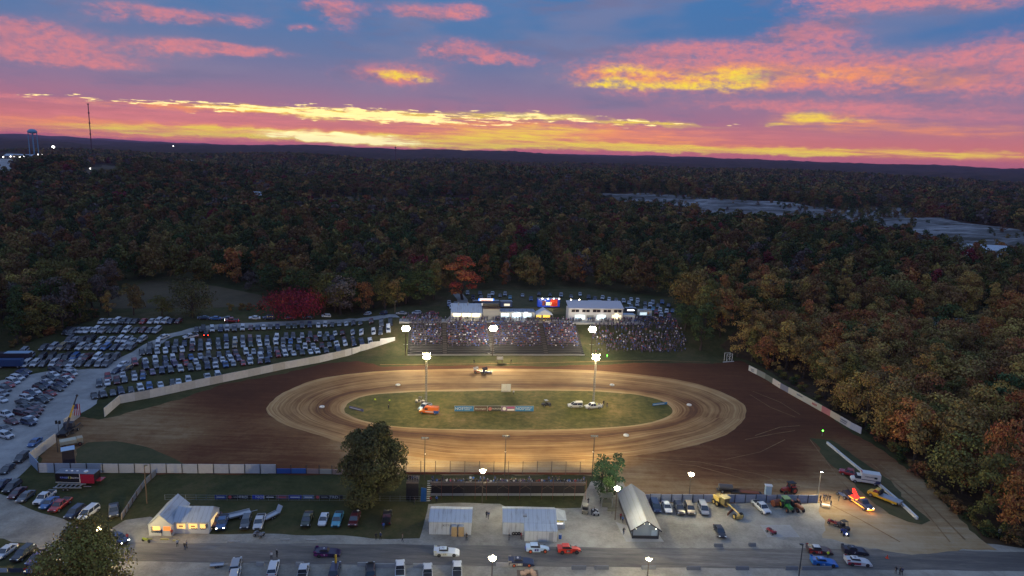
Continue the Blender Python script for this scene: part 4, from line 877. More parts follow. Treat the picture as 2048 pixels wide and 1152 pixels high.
for x0, x1 in ((-.5, L/2), (L+.5, L/2)): m.add([(x0,-.56,e-.42),(x1,-.56,r_-.12),(x1,-.56,r_+.16),(x0,-.56,e-.12),(x0,-.51,e-.42),(x1,-.51,r_-.12),(x1,-.51,r_+.16),(x0,-.51,e-.12)], [(0,1,2,3),(4,5,6,7),(0,1,5,4),(2,3,7,6),(0,3,7,4)])
m.box(-.05,.12,-.04,.02,0,e); m.box(L-.12,L+.05,-.04,.02,0,e); m.obj('gable_trim', TRIM, t)
MB().box(L*.72, L*.93, -.01, .025, .78, 2.0).obj('window', mat('bright_pane', (.35,.45,.55,1), .2), t)
for x, z in ((L*.12, e+.1), (L*.42, r_-.75), (L*.62, r_-.75), (L*.88, e+.1)):
    m = MB(); m.ball((x, -.12, z), .09); m.obj('gable_lamp', glow('gable_lamp_glass', (1,.95,.7,1), 10), t)
lamp('POINT', (a.x+L/2, a.y-1.0, 1.8), 14, (1,.95,.75), .3)
for k in range(5): MB().box(-.03, .0, 1.5+k*2.7, 3.0+k*2.7, .9, 1.9).obj('window', GLASS, t)
# sign board on the pole, ticket booth, porch clutter
b = P(1212, 1010); t = thing('ticket_booth', b, 0.05, 'small glazed ticket booth with a flat dark roof behind the lit yard lamp', 'booth')
m = MB()
for x in (-1.2, 1.2):
    for y in (-1, 1): m.box(x-.06, x+.06, y-.06, y+.06, 0, 2.3)
m.obj('frame', STEEL, t); MB().box(-1.35, 1.35, -1.2, 1.2, 2.32, 2.45).obj('roof', mat('olive_roof', (.13,.13,.09,1)), t); MB().box(-1.18, 1.18, -.98, .98, .03, 1.0).obj('counter_wall', mat('olive_wall', (.18,.18,.12,1)), t)
b = P(1224, 1029); t = thing('notice_board', b, 0.05, 'small dark notice board on posts below the lit yard lamp', 'sign'); MB().box(-1.1, 1.0, -.04, .04, 1.4, 1.75).obj('panel', mat('olive_roof', (.13,.13,.09,1)), t); MB().box(-1.1, 1.0, -.045, .035, .8, 1.25).obj('panel', mat('olive_wall', (.18,.18,.12,1)), t); MB().box(-.05, .05, .05, .12, 0, 1.9).obj('post', DKST, t)
# left: big screen tower, flag crane
a = P(139, 937); t = thing('video_screen', a, .6, 'tall dark leaning video screen with a pale roof behind the white fence', 'screen')
MB().box(-1.25, 1.25, -.6, .5, .3, 4.9).obj('cabinet', mat('screen_black', (.012,.014,.03,1), .4), t); m = MB(); m.add([(-1.4,-.8,4.92),(1.4,-.8,4.92),(1.4,.8,5.3),(-1.4,.8,5.3),(-1.4,-.8,5.0),(1.4,-.8,5.0),(1.4,.8,5.4),(-1.4,.8,5.4)], [(3,2,1,0),(4,5,6,7),(0,1,5,4),(1,2,6,5),(2,3,7,6),(3,0,4,7)]); m.obj('roof', mat('pale_blue_roof', (.35,.50,.65,1), .3), t)
m = MB(); m.box(-1.4, -1.1, -.3, .2, 0, .3); m.box(1.1, 1.4, -.3, .2, 0, .3); m.obj('skid', DKST, t)
# ================================================================ vehicles
PAINT = mat('car_paint', (.5,.5,.5,1), .28, coat=.6, objcol=True, spec=.5)
CGL = mat('car_glass', (.025,.035,.05,1), .06, spec=.9)
HUB = mat('wheel_rim', (.35,.36,.38,1), .35, metal=.6)
HLT = mat('headlamp_glass', (.75,.78,.8,1), .15)
TLT = mat('tail_lamp_glass', (.30,.015,.015,1), .25)
HLON = glow('headlamp_on', (1,.95,.8,1), 12); TLON = glow('tail_lamp_on', (1,.05,.02,1), 9)
AMB = glow('amber_strip_light', (1,.36,.04,1), 3.2); REDG = glow('red_glow', (1,.03,.02,1), 2.5)
CMATS = [PAINT, CGL, RUB, HUB, HLT, TLT, BLACK]
def hexa(m, b, t, mi=None):
    """b,t = (x0,x1,halfwidth,z): frustum from bottom rectangle to top rectangle"""
    m.add([(b[0],-b[2],b[3]),(b[1],-b[2],b[3]),(b[1],b[2],b[3]),(b[0],b[2],b[3]),(t[0],-t[2],t[3]),(t[1],-t[2],t[3]),(t[1],t[2],t[3]),(t[0],t[2],t[3])],
          [(3,2,1,0),(4,5,6,7),(0,1,5,4),(1,2,6,5),(2,3,7,6),(3,0,4,7)], mi)
def shell(m, st, mi=0):
    rings = []
    for x, w, zl, zh in st:
        rings.append([(x,-w*.92,zl),(x,-w,zl+(zh-zl)*.3),(x,-w*.98,zl+(zh-zl)*.75),(x,-w*.88,zh),(x,w*.88,zh),(x,w*.98,zl+(zh-zl)*.75),(x,w,zl+(zh-zl)*.3),(x,w*.92,zl)])
    m.loft(rings, mi)
CARS = {
 'sedan': dict(L=4.7, wb=1.38, wr=.33, w=.88, st=[(-2.35,.74,.42,.86),(-2.2,.85,.3,.95),(-1.3,.9,.26,.98),(0,.9,.25,.95),(1.05,.9,.26,.93),(1.85,.86,.28,.82),(2.3,.72,.36,.62)], gb=(-1.75,1.2,.82,.93), gt=(-.95,.3,.62,1.43)),
 'hatchback': dict(L=4.1, wb=1.25, wr=.32, w=.84, st=[(-2.05,.74,.42,1.0),(-1.9,.84,.3,1.05),(-1.0,.87,.26,1.0),(0,.87,.25,.97),(1.0,.87,.26,.95),(1.65,.82,.28,.82),(2.0,.7,.36,.62)], gb=(-1.95,1.15,.80,.96), gt=(-1.5,.35,.62,1.5)),
 'suv': dict(L=4.8, wb=1.42, wr=.37, w=.92, st=[(-2.4,.8,.5,1.05),(-2.25,.9,.36,1.1),(-1.2,.94,.32,1.08),(0,.94,.32,1.06),(1.2,.93,.32,1.06),(2.0,.9,.36,.98),(2.38,.78,.45,.75)], gb=(-2.3,1.25,.86,1.05), gt=(-2.0,.4,.68,1.74)),
 'minivan': dict(L=5.0, wb=1.5, wr=.35, w=.94, st=[(-2.5,.82,.42,1.0),(-2.35,.92,.3,1.08),(-1.2,.96,.26,1.05),(0,.96,.26,1.02),(1.5,.95,.28,1.0),(2.2,.88,.32,.85),(2.5,.74,.42,.66)], gb=(-2.4,1.75,.88,1.0), gt=(-2.1,.75,.72,1.76)),
 'pickup truck': dict(L=5.6, wb=1.75, wr=.39, w=.96, st=[(-2.8,.90,.5,1.08),(-2.7,.95,.4,1.1),(-1.2,.96,.36,1.1),(.2,.96,.36,1.1),(1.6,.95,.38,1.12),(2.5,.92,.42,1.04),(2.78,.84,.5,.8)], gb=(-.75,1.5,.88,1.08), gt=(-.55,.8,.70,1.82)),
}
def gen_car(kind, part):
    c = CARS[kind]; L = c['L']/2; w = c['w']
    m = part('body', 0); shell(m, c['st'], part.i(0))
    hexa(part('windows', 1), c['gb'], (c['gt'][0], c['gt'][1], c['gt'][2], c['gt'][3]-.04), part.i(1))
    gt = c['gt']; gb = c['gb']; m = part('roof', 0); zt = gt[3]
    hexa(m, (gt[0]-.06, gt[1]+.06, gt[2]+.04, zt-.05), (gt[0]+.05, gt[1]-.04, gt[2]-.05, zt+.02), part.i(0))
    for s in (-1, 1):      # pillars
        for t_ in (0, .5, 1):
            xb = gb[0]+(gb[1]-gb[0])*t_; xt = gt[0]+(gt[1]-gt[0])*t_; m.tube((xb, s*(gb[2]+.005), gb[3]), (xt, s*(gt[2]+.005), zt), .045, n=4, mi=part.i(0))
    if kind == 'pickup truck':
        m = part('bed', 6); m.box(-2.62, -.85, -.80, .80, 1.102, 1.112, part.i(6))
    for sx in (1, -1):
        for sy in (1, -1):
            p = part('wheel', 2, new=True); x = sx*c['wb']; p.tube((x, sy*(w-.2), c['wr']), (x, sy*(w+.03), c['wr']), c['wr'], n=12, mi=part.i(2))
            p = part('rim', 3, new=True, sub=True); p.tube((x, sy*(w+.031), c['wr']), (x, sy*(w+.045), c['wr']), c['wr']*.6, n=10, mi=part.i(3))
    hz = c['st'][-2][3]*.82; tz = c['st'][1][3]*.84
    for sy in (1, -1):
        m = part('headlight', 4, new=True); m.box(L-.27, L-.06, sy*w*.70-.17, sy*w*.70+.17, hz-.08, hz+.07, part.i(4))
        m = part('tail_light', 5, new=True); m.box(-L-.01, -L+.14, sy*w*.78-.13, sy*w*.78+.13, tz-.14, tz+.1, part.i(5))
    if kind in ('suv', 'pickup truck'): m = part('grille', 6); m.box(L-.1, L+.01, -.5, .5, .55, .85, part.i(6))
class Merge:
    def __init__(s): s.m = MB()
    def __call__(s, n, k, new=False, sub=False): return s.m
    def i(s, k): return k
class Split:
    def __init__(s): s.l = []; s.d = {}
    def __call__(s, n, k, new=False, sub=False):
        if not new and n in s.d: return s.d[n]
        m = MB(); s.l.append((n, k, m, sub)); s.d[n] = m; return m
    def i(s, k): return 0
MESH1 = {}; MESHP = {}
for k in CARS:
    q = Merge(); gen_car(k, q); me = q.m.mesh(k.replace(' ', '_'), CMATS)
    bm = bmesh.new(); bm.from_mesh(me); bmesh.ops.recalc_face_normals(bm, faces=bm.faces); bm.to_mesh(me); bm.free(); MESH1[k] = me
    q = Split(); gen_car(k, q); MESHP[k] = []
    for n_, kk, m, sub in q.l:
        me = m.mesh(n_, CMATS[kk]); bm = bmesh.new(); bm.from_mesh(me); bmesh.ops.recalc_face_normals(bm, faces=bm.faces); bm.to_mesh(me); bm.free(); MESHP[k].append((n_, me, sub))
COL = {'w': ((.62,.64,.66,1), 'white'), 's': ((.33,.35,.38,1), 'silver'), 'g': ((.10,.11,.125,1), 'grey'), 'k': ((.014,.015,.02,1), 'black'), 'b': ((.03,.12,.32,1), 'blue'),
       'n': ((.015,.03,.085,1), 'navy'), 'r': ((.30,.014,.018,1), 'red'), 't': ((.34,.27,.17,1), 'tan'), 'o': ((.04,.06,.035,1), 'dark green'), 'm': ((.10,.015,.02,1), 'maroon'), 'c': ((.06,.30,.42,1), 'teal'), 'y': ((.6,.4,.05,1), 'yellow'), 'p': ((.12,.08,.16,1), 'plum')}
CARNAME = {'sedan': 'sedan_car', 'hatchback': 'hatchback_car', 'suv': 'suv_car', 'minivan': 'minivan_car', 'pickup truck': 'pickup_truck'}
NCAR = [0]
def car(p, rz, kind, code, label, group, parts=False, lights=None):
    col, cn = COL[code]; z = 0
    def tint(c): return (c[0]*JT, c[1]*JT, c[2]*JT, 1)
    JT = rnd.uniform(.8, 1.12); NCAR[0] += 1
    # lie on the slope
    c_, s_ = math.cos(rz), math.sin(rz); gx = (Hs(p.x+c_*1.5, p.y+s_*1.5)-Hs(p.x-c_*1.5, p.y-s_*1.5))/3; gy = (Hs(p.x-s_*.8, p.y+c_*.8)-Hs(p.x+s_*.8, p.y-c_*.8))/1.6
    rot = (math.atan(gy), -math.atan(gx), rz); loc = (p.x, p.y, Hs(p.x, p.y)+(.06 if Hs(p.x, p.y) < .5 else .10))
    if not parts:
        o = link(CARNAME[kind], MESH1[kind], None, loc); o.rotation_euler = rot; o.color = tint(col); return tag(o, label, 'pickup truck' if kind == 'pickup truck' else 'car', group)
    t = link(CARNAME[kind], None, None, loc); t.rotation_euler = rot; tag(t, label, 'pickup truck' if kind == 'pickup truck' else 'car', group); last = None; cc = tint(col)
    for n_, me, sub in MESHP[kind]:
        if lights and n_ == 'headlight' and 'h' in lights: me = me.copy(); me.materials.clear(); me.materials.append(HLON)
        if lights and n_ == 'tail_light' and 't' in lights: me = me.copy(); me.materials.clear(); me.materials.append(TLON)
        o = link(n_, me, last if sub else t); o.color = cc
        if not sub: last = o
    return t
KW = [('sedan', .36), ('suv', .34), ('hatchback', .10), ('minivan', .06), ('pickup truck', .14)]
def pick():
    r_ = rnd.random(); 
    for k, w_ in KW:
        r_ -= w_
        if r_ < 0: return k
    return 'sedan'
def row(s, y, name, d, group, parts=False, jit=.6):
    """s: 'x[:y]code ...'; label gives the place in its row"""
    items = []
    for tok in s.split():
        code = tok[-1]; q = tok[:-1].split(':'); x = float(q[0]); yy = float(q[1]) if len(q) > 1 else None
        items.append((x, yy, code))
    n = len(items)
    for i, (x, yy, code) in enumerate(items):
        if yy is None:
            if isinstance(y, tuple): yy = np.interp(x, [y[0], y[2]], [y[1], y[3]])
            else: yy = y
        k = pick(); p = P(x, yy+1.5); nm = {'pickup truck': 'pickup', 'suv': 'suv', 'sedan': 'sedan', 'hatchback': 'hatchback', 'minivan': 'minivan'}[k]
        lab = '%s %s, %s from the left in %s' % (COL[code][1], nm, ordn(i), name)
        car(p, yaw(x, yy, *d)+rnd.uniform(-.06, .06), k, code, lab, group, parts)
GA = 'cars parked in rows left of the back lane'; GB = 'cars parked in rows behind the board wall'; GC = 'cars parked side by side on the gravel lot'; GD = 'cars parked behind the grandstand'
row('204w 219w 234w 249k 260g 271g 287r 303w 317w 331w 342n 357m', 644, 'the row nearest the woods', (-10,7), GA)
row('135:665k 145:666g 155s 166w 176w 192w 208s 224o 236g 254w 272g 286m 300g 314s', 662, 'the second row from the woods', (-10,7), GA)
row('140g 151s 166g 182k 202w 222s 240w 254w 263:684s 284s', 681, 'the third row from the woods', (-10,7), GA)
row('89g 107s 124t 141k 162w 179s 195w 212b 231n 247s 263g', 696, 'the fourth row from the woods', (-10,7), GA)
row('48:705s 60s 85k 104k 120g 135k 150b 166s 175m 195w 216g 232k', 716, 'the back row above the gravel lot', (-9,8), GA)
row('54w 71w 88g 108w 122m 132k 145w 161g 180g 200s 215g', 729, 'the front row above the gravel lot', (-9,8), GA)
row('393:661g 406:660k 424w 441n 454s 469g 485w 501m 515n 527w 540g 555n 576o 589o 604g 619n 636w 650w 664g 679s 693w 708g 722g 744:645m 764:647g 781:645k', (394,661,725,648), 'the row along the back lane', (0,8), GB)
row('300:692k 316:690w 335n 352g 369n 385w 401g 418n 436g 452:679n 470w 485g 500m 517s 534n 553w 572g 586g 604s 620g 639w 654s 671w 686m 707s 724w 748w 762g 777:659w', (300,693,762,663), 'the second row below the back lane', (0,8), GB)
row('284k 299k 314s 331w 349g 364w 384m 401g 417w 437g 453s 469t 486s 501o 519w 534s 551w 566g 581b 598s 616m 631m 650o 665n 689:680m 707:681n', (284,706,690,676), 'the third row below the back lane', (1,8), GB)
row('291w 311w 331n 346w 364m 382b 401s 417g 438n 456n 471m 492w 507s 522g 538g 552g 567s 580s 596n 610w 626s 644m 659g 674w 691w 708n 724n 741w', (291,724,741,684), 'the fourth row below the back lane', (2,8), GB)
row('270:727r 291n 312g 332n 350p 372r 392w 412g 430g 445w 461w 477p 500s 521w 539n 556r 570w 587w 604g 621w 634w 652g 676n', (270,737,680,700), 'the fifth row below the back lane', (4,8), GB)
row('216:757r 246w 268g 286m 305p 324n 341g 361w 381g 397s 415n 431w 451b 467s 486r 500w 520m 535n', (246,752,540,722), 'the sixth row below the back lane', (2,8), GB)
row('199g 215w 234m 250g 270w 286b', (199,770,286,756), 'the seventh row below the back lane', (0,8), GB)
row('189k 206g 226g 242n 262k 281w 299b 321w 345k 357w 377w 415w 436w', (189,794,440,752), 'the row right behind the board wall', (3,8), GB)
row('141s 137r 134w 127p 120g 110k 101r 92g 80k 75g 66m 65g 62w 52k', (141,745,52,852), 'the right column of the gravel lot', (12,3), GC, True) if False else None
def column(s, name):
    for i, tok in enumerate(s.split()):
        x, y, code = tok.split(','); x = float(x); y = float(y); k = pick(); k = 'sedan' if k == 'hatchback' else k; nm = {'pickup truck': 'pickup'}.get(k, k)
        car(P(x, y+1.5), yaw(x, y, 12, 3)+rnd.uniform(-.05, .05), k, code, '%s %s, %s from the back in %s' % (COL[code][1], nm, ordn(i), name), GC, y > 770)
column('141,742,s 141,749,w 137,755,r 132,761,w 127,767,g 121,773,n 115,780,k 101,789,r 93,797,g 84,804,k 77,813,g 74,820,m 69,827,m 63,834,m 61,841,w 58,848,n', 'the right column on the gravel lot')
column('112,742,k 107,751,w 100,759,g 94,766,w 87,773,n 80,779,k 70,785,w 61,792,n 54,799,w 45,807,k 50,819,g 44,829,m', 'the middle column on the gravel lot')
column('50,745,n 44,752,n 36,758,w 27,765,w 18,772,r 10,780,g 5,790,s 3,802,w', 'the left column on the gravel lot')
column('11,832,w 24,846,m 8,860,g 12,874,w', 'the short column at the photo edge')
row('946:597n 962:598s 978:595w 1000:593g 1020:596c 1045:592s 1062:600b 1078:590k 1100:591k 1122:592s 1142:594g 1160:590w 1177:596n 1190:599n 1205:597w 1218:600w 1232:601g 1247:604w', 598, 'the row at the woods behind the grandstand', (0,6), GD)
row('898:606w 899:611b 903:616w 911:609s 935:588s 960:588g 985:589w 1010:590s 1262:600w 1275:603w 1290:608g 1305:607s 1324:606b 1337:612n', 606, 'the scattered line behind the food stands', (0,6), GD)
row('1258:607w 1274:611w 1262:614s 1290:617s 1306:619c 1320:622w 1333:625w 1345:623b 1312:627r 1322:632w 1338:634r 1300:612w 1316:613g', 620, 'the group beside the right crowd', (0,6), GD)
row('407:637n 430:638b 455:638k 509:637w 537:637n 580:637m 616:636k 652:633w 736:629w 768:628n 803:628s 833:627w 861:628r', 636, 'the line parked above the back lane', (-12,0), GB)
row('1637:632w 1641:640b 1650:648w 1664:652s 1690:656k 1826:676w 1846:640b 1850:648s 1985:662b 2010:668s', 650, 'the lot glimpsed through the right woods', (-12,1), 'cars glimpsed through the right woods')
def one(x, y, d, kind, code, label, lights=None, parts=True, group='vehicles parked and driving round the yard'):
    return car(P(x, y+1), yaw(x, y, *d), kind, code, label, group, parts, lights)
one(327,676,(-12,4),'sedan','w','white sedan driving along the back lane bend')
one(381,675,(-14,3),'pickup truck','w','white pickup crossing the grass beside the back lane bend')
one(412,669,(0,-8),'suv','k','dark car with bright red brake lights among the upper rows',lights='t'); bl_ = P(412,669); lamp('POINT',(bl_.x,bl_.y-3,bl_.z+.8),25,(1,.03,.02),.2)
one(463,643,(-12,0),'pickup truck','r','red pickup with lit lights at the head of the back lane',lights='ht')
one(246,731,(-9,5),'sedan','w','white sedan at the edge of the gravel road fork')
one(234,744,(-9,5),'sedan','n','dark sedan below the white one at the gravel road fork')
one(252,740,(-10,4),'suv','g','grey suv beside the gravel road fork')
one(15,942,(-10,8),'sedan','k','black sedan beside the road left of the corner wall'); one(44,920,(-12,9),'suv','k','black suv parked outside the left corner wall'); one(70,888,(-12,9),'sedan','b','blue sedan hidden behind the left entrance wall')
for x, y, k, c_, lab in [(4,973,'sedan','n','navy sedan at the photo edge left of the black suv'),(25,979,'suv','k','black suv left of the maroon sedan by the road'),(35,990,'sedan','m','maroon sedan between the black suv and the grey sedan'),(52,997,'sedan','g','grey sedan left of the white crew pickup'),
    (90,1000,'pickup truck','w','white crew pickup parked on the grass by the left road'),(99,1010,'sedan','b','blue sedan between the white pickup and the red one'),(121,1015,'pickup truck','r','red pickup nose to the left road'),(150,1030,'suv','n','dark blue suv left of the white minivan'),(178,1030,'minivan','w','white minivan parked by the left road'),
    (12,1108,'sedan','w','white sedan left of the black suv below the left road'),(47,1113,'suv','k','black suv below the left road beside the broad crowned tree'),(76,1120,'sedan','p','plum sedan half hidden by the broad crowned tree'),(75,1136,'sedan','n','navy sedan behind the low banner row')]:
    one(x, y, (-12, 9), k, c_, lab)
one(228,1026,(0,10),'pickup truck','g','grey pickup between the white minivan and the slatted fence')
one(160,1066,(10,5),'sedan','p','plum sedan with lit lamps half hidden behind the broad crowned tree',lights='h')
one(234,1083,(14,6),'pickup truck','n','dark blue pickup emerging from behind the broad crowned tree',lights='h')
for x, y, k, c_, lab in [(431,1046,'pickup truck','m','maroon pickup behind the blue one at the glowing building'),(445,1050,'pickup truck','b','bright blue pickup with lit lamps beside the glowing building'),(492,1050,'suv','g','dark grey suv left of the white pickup with an open trailer'),(519,1049,'pickup truck','w','white pickup hitched to an open tilted trailer'),
    (614,1044,'pickup truck','o','dark green pickup on the dark grass left of the white sedan'),(647,1043,'sedan','w','white sedan between the dark green pickup and the teal pickup'),(675,1044,'pickup truck','c','teal pickup on the dark grass below the tall dense tree'),(709,1043,'pickup truck','m','maroon pickup with an open bed right of the teal one'),(774,1040,'pickup truck','k','black pickup facing away near the bleachers path')]:
    one(x, y, (-4, 12) if x < 740 else (2, -12), k, c_, lab, lights='h' if x == 445 else None)
for x, y, k, c_, lab in [(547,1142,'suv','w','white suv, leftmost of the upright row below the road'),(606,1152,'pickup truck','w','white pickup with an orange load below the road'),(670,1145,'suv','n','navy suv facing the road behind the yellow post'),(741,1146,'suv','k','black suv between the navy suv and the white pickups'),
    (800,1144,'pickup truck','w','white pickup right of the black suv below the road'),(855,1151,'pickup truck','w','white pickup with a dark rear window, middle of the three below the road'),(914,1146,'pickup truck','w','white pickup nearest the lit lamp below the road'),(472,1136,'suv','s','silver blue suv facing the camera below the road by the small trailer'),(470,1156,'suv','w','white suv below the silver blue one')]:
    one(x, y, (3, -12) if x < 700 else (0, -12), k, c_, lab)
for x, y, k, c_, lab in [(1310,1017,'minivan','n','dark blue minivan, leftmost of the five along the grey fence'),(1333,1018,'sedan','w','white sedan second in the line along the grey fence'),(1358,1022,'suv','k','black boxy suv in the middle of the line along the grey fence'),(1379,1022,'suv','t','tan suv fourth in the line along the grey fence'),(1406,1021,'minivan','s','silver minivan next to the yellow grader')]:
    one(x, y, (5, 12), k, c_, lab)
one(1439,1067,(6,12),'sedan','k','black sedan parked alone on the gravel below the grader')
one(1522,1019,(11,10),'pickup truck','w','white pickup parked beside the green tractor')
one(1701,951,(-12,-3),'pickup truck','r','red utility pickup parked behind the ambulance')
# ---------------- special vehicles
def vehicle(name, x, y, d, label, cat, group=None, z=.08):
    p = P(x, y); return thing(name, (p.x, p.y, p.z+z), yaw(x, y, *d), label, cat, group)
def wheels(t, lst, w, r=.38, wd=.28, rim=HUB, name='wheel'):
    for x in lst:
        for s in (-1, 1):
            o = MB().tube((x, s*(w-wd), r), (x, s*w, r), r, n=14).obj(name, RUB, t); MB().tube((x, s*(w+.002), r), (x, s*(w+.03), r), r*.58, n=10).obj('rim', rim, o)
ORW = mat('orange_rim', (.75,.12,.04,1), .5); BLKW = mat('dark_rim', (.05,.05,.05,1), .5)
def late(x, y, d, c1, c2, label, num, rim=BLKW, c3=None):
    t = vehicle('dirt_race_car', x, y, d, label, 'race car', 'race cars queuing on the road')
    A = mat('race_'+str(c1), c1, .35, coat=.3); B = mat('race_'+str(c2), c2, .35, coat=.3)
    m = MB(); m.loft([[(x_, -w, zl), (x_, -w*.97, zh), (x_, w*.97, zh), (x_, w, zl)] for x_, w, zl, zh in [(-2.45,1.0,.35,1.05),(-1.0,1.03,.16,1.0),(.6,1.03,.14,.86),(1.7,1.03,.14,.74),(2.35,.98,.14,.52),(2.55,.9,.16,.36)]]); m.obj('body', A, t)
    MB().box(-2.3,.2,-1.045,-1.02,.3,.8).obj('side_panel', B, t); MB().box(-2.3,.2,1.02,1.045,.3,.8).obj('side_panel', B, t)
    m = MB(); hexa(m, (-1.5,.35,.62,1.0), (-1.0,-.1,.48,1.36)); m.obj('cockpit', BLACK, t)
    m = MB(); hexa(m, (-1.35,.0,.58,1.37), (-1.25,-.1,.52,1.42)); m.obj('roof', c3 or A, t)
    MB().box(-2.5,-2.42,-1.0,1.0,1.05,1.32).obj('spoiler', A, t)
    m = MB(); 
    for s in (-1, 1): m.box(-2.5,-1.9,s*1.0-.02,s*1.0+.02,1.0,1.3)
    m.obj('spoiler_side', B, t)
    wheels(t, (-1.42,1.5), 1.06, .36, .3, rim)
    for s in (-1, 1): text_mesh(num, .55, LW if sum(c1[:3]) < 1.2 else BLK, t, (-.4, s*1.052, .55), (R(90), 0, 0 if s < 0 else math.pi), sx=1.1)
    text_mesh(num, .6, LW if sum(c1[:3]) < 1.2 else BLK, t, (-.7, 0, 1.43), (0, 0, -math.pi/2))
    return t
def modified(x, y, d, c1, c2, label, num, rim):
    t = vehicle('modified_race_car', x, y, d, label, 'race car', 'race cars queuing on the road'); A = mat('race_'+str(c1), c1, .35, coat=.3); B = mat('race_'+str(c2), c2, .4)
    m = MB(); m.loft([[(x_, -w, zl), (x_, -w*.97, zh), (x_, w*.97, zh), (x_, w, zl)] for x_, w, zl, zh in [(-2.35,.9,.4,1.1),(-1.0,.95,.25,1.05),(.5,.95,.25,.95)]]); m.obj('body', A, t)
    m = MB(); m.loft([[(x_, -w, zl), (x_, -w*.9, zh), (x_, w*.9, zh), (x_, w, zl)] for x_, w, zl, zh in [(.5,.6,.3,.95),(1.6,.55,.3,.85),(2.3,.4,.35,.6)]]); m.obj('bonnet', A, t)
    m = MB(); hexa(m, (-1.5,.5,.7,1.0), (-1.2,-.1,.55,1.45)); m.obj('cockpit', BLACK, t); m = MB(); hexa(m, (-1.5,.0,.68,1.46), (-1.4,-.1,.6,1.53)); m.obj('roof', A, t)
    MB().box(2.2,2.45,-.6,.6,.3,.4).obj('front_bumper', B, t); MB().box(-2.55,-2.3,-.7,.7,.45,.6).obj('rear_bumper', B, t); wheels(t, (-1.5,), 1.02, .4, .34, rim); wheels(t, (1.45,), .98, .38, .3, rim)
    for s in (-1, 1): MB().box(-.7, .1, s*.965-.01, s*.965+.01, .45, .95).obj('number_panel', B, t); text_mesh(num, .5, LW, t, (-.3, s*.985, .68), (R(90), 0, 0 if s < 0 else math.pi))
late(893,1109,(14,0),(.62,.66,.70,1),(.60,.58,.45,1),'white race car rolling along the road left of the lamp','17')
modified(1075,1102,(14,0),(.55,.68,.80,1),(.03,.05,.25,1),'white and blue modified race car with an orange rear wheel','3',ORW)
modified(1138,1104,(14,0),(.70,.045,.02,1),(.04,.04,.04,1),'bright red modified race car behind the white and blue one','21',BLKW)
late(1042,1129,(14,0),(.02,.03,.07,1),(.40,.36,.30,1),'black race car with orange wheels near the lower road edge','44',ORW)
late(655,1110,(14,0),(.03,.02,.06,1),(.20,.03,.15,1),'dark purple race car rolling behind the yellow post','9')
late(1638,1105,(14,1),(.05,.03,.035,1),(.50,.04,.03,1),'red and white tailed dark race car with a bright roof at the right','12',BLKW,WHITE)
late(1709,1106,(14,1),(.02,.02,.035,1),(.05,.04,.06,1),'black and navy race car, rearmost of the right hand four','7')
late(1647,1129,(14,1),(.02,.16,.50,1),(.02,.13,.42,1),'bright blue race car nearest the camera at the right','16')
late(1715,1128,(14,1),(.62,.62,.62,1),(.35,.03,.06,1),'white and red race car right of the bright blue one','28')
def wing_car(x, y, d, c, cw, label):
    t = vehicle('sprint_car', x, y, d, label, 'race car', 'winged sprint cars'); A = mat('race_'+str(c), c, .35, coat=.3)
    m = MB(); m.loft([[(x_, -w, zl), (x_, -w*.8, zh), (x_, w*.8, zh), (x_, w, zl)] for x_, w, zl, zh in [(-1.6,.35,.5,1.1),(-.9,.4,.25,1.05),(.5,.4,.22,.75),(1.7,.25,.25,.5)]]); m.obj('body', A, t)
    m = MB()
    for s in (-.38,.38):
        m.tube((-.9,s,1.0),(-.7,s,1.7),.035,n=4); m.tube((.3,s,.75),(.0,s,1.7),.035,n=4); m.tube((-.7,s,1.7),(0,s,1.7),.035,n=4)
    m.obj('roll_cage', DKST, t)
    W = mat('wing_'+str(cw), cw, .4); m = MB(); m.T = Matrix.Rotation(-.28,4,'Y'); m.box(-1.1,.5,-.78,.78,1.75,1.83); m.obj('top_wing', W, t); m = MB(); m.T = Matrix.Rotation(-.28,4,'Y')
    for s in (-.8,.8): m.box(-1.2,.6,s-.015,s+.015,1.5,2.15)
    m.obj('wing_side', W, t); MB().box(1.45,1.85,-.45,.45,.75,.8).obj('nose_wing', W, t); wheels(t, (-1.0,), 1.0, .42, .42, HUB); wheels(t, (1.35,), .82, .33, .22, HUB)
wing_car(1688,995,(-10,-6),(.12,.16,.30,1),(.02,.02,.03,1),'dark winged sprint car hooked behind the glowing tow truck')
wing_car(956,746,(14,0),(.35,.12,.08,1),(.50,.50,.50,1),'pale winged sprint car pushing along the back straight')
wing_car(974,747,(14,0),(.04,.05,.20,1),(.04,.04,.07,1),'dark blue sprint car just ahead of the pale winged one')
def quad(x, y, d, c, label, light=False, kind='quad_bike'):
    t = vehicle(kind, x, y, d, label, 'quad bike', 'quad bikes and buggies in the yard'); A = mat('quad_'+str(c), c, .4, coat=.3)
    m = MB(); m.loft([[(x_, -w, zl), (x_, -w*.8, zh), (x_, w*.8, zh), (x_, w, zl)] for x_, w, zl, zh in [(-1.0,.35,.5,.85),(-.4,.22,.4,.8),(.2,.22,.4,.85),(.9,.32,.45,.8)]]); m.obj('body', A, t)
    m = MB(); 
    for s in (-1, 1): m.box(-1.0,-.4,s*.5-.14,s*.5+.14,.68,.74); m.box(.45,1.0,s*.5-.14,s*.5+.14,.68,.74)
    m.obj('fender', A, t); MB().box(-.55,.15,-.17,.17,.82,.95).obj('seat', BLACK, t); m = MB(); m.tube((.45,-.35,1.1),(.45,.35,1.1),.03,n=5); m.tube((.6,0,.8),(.45,0,1.1),.03,n=5); m.obj('handlebar', DKST, t); wheels(t, (-.68,.68), .62, .29, .26, HUB)
    if light: MB().ball((1.0,0,.75),.09).obj('headlight', glow('quad_headlamp',(1,1,1,1),30), t)
quad(1542,1067,(8,5),(.30,.02,.03,1),'dark red quad bike on the pale concrete slab')
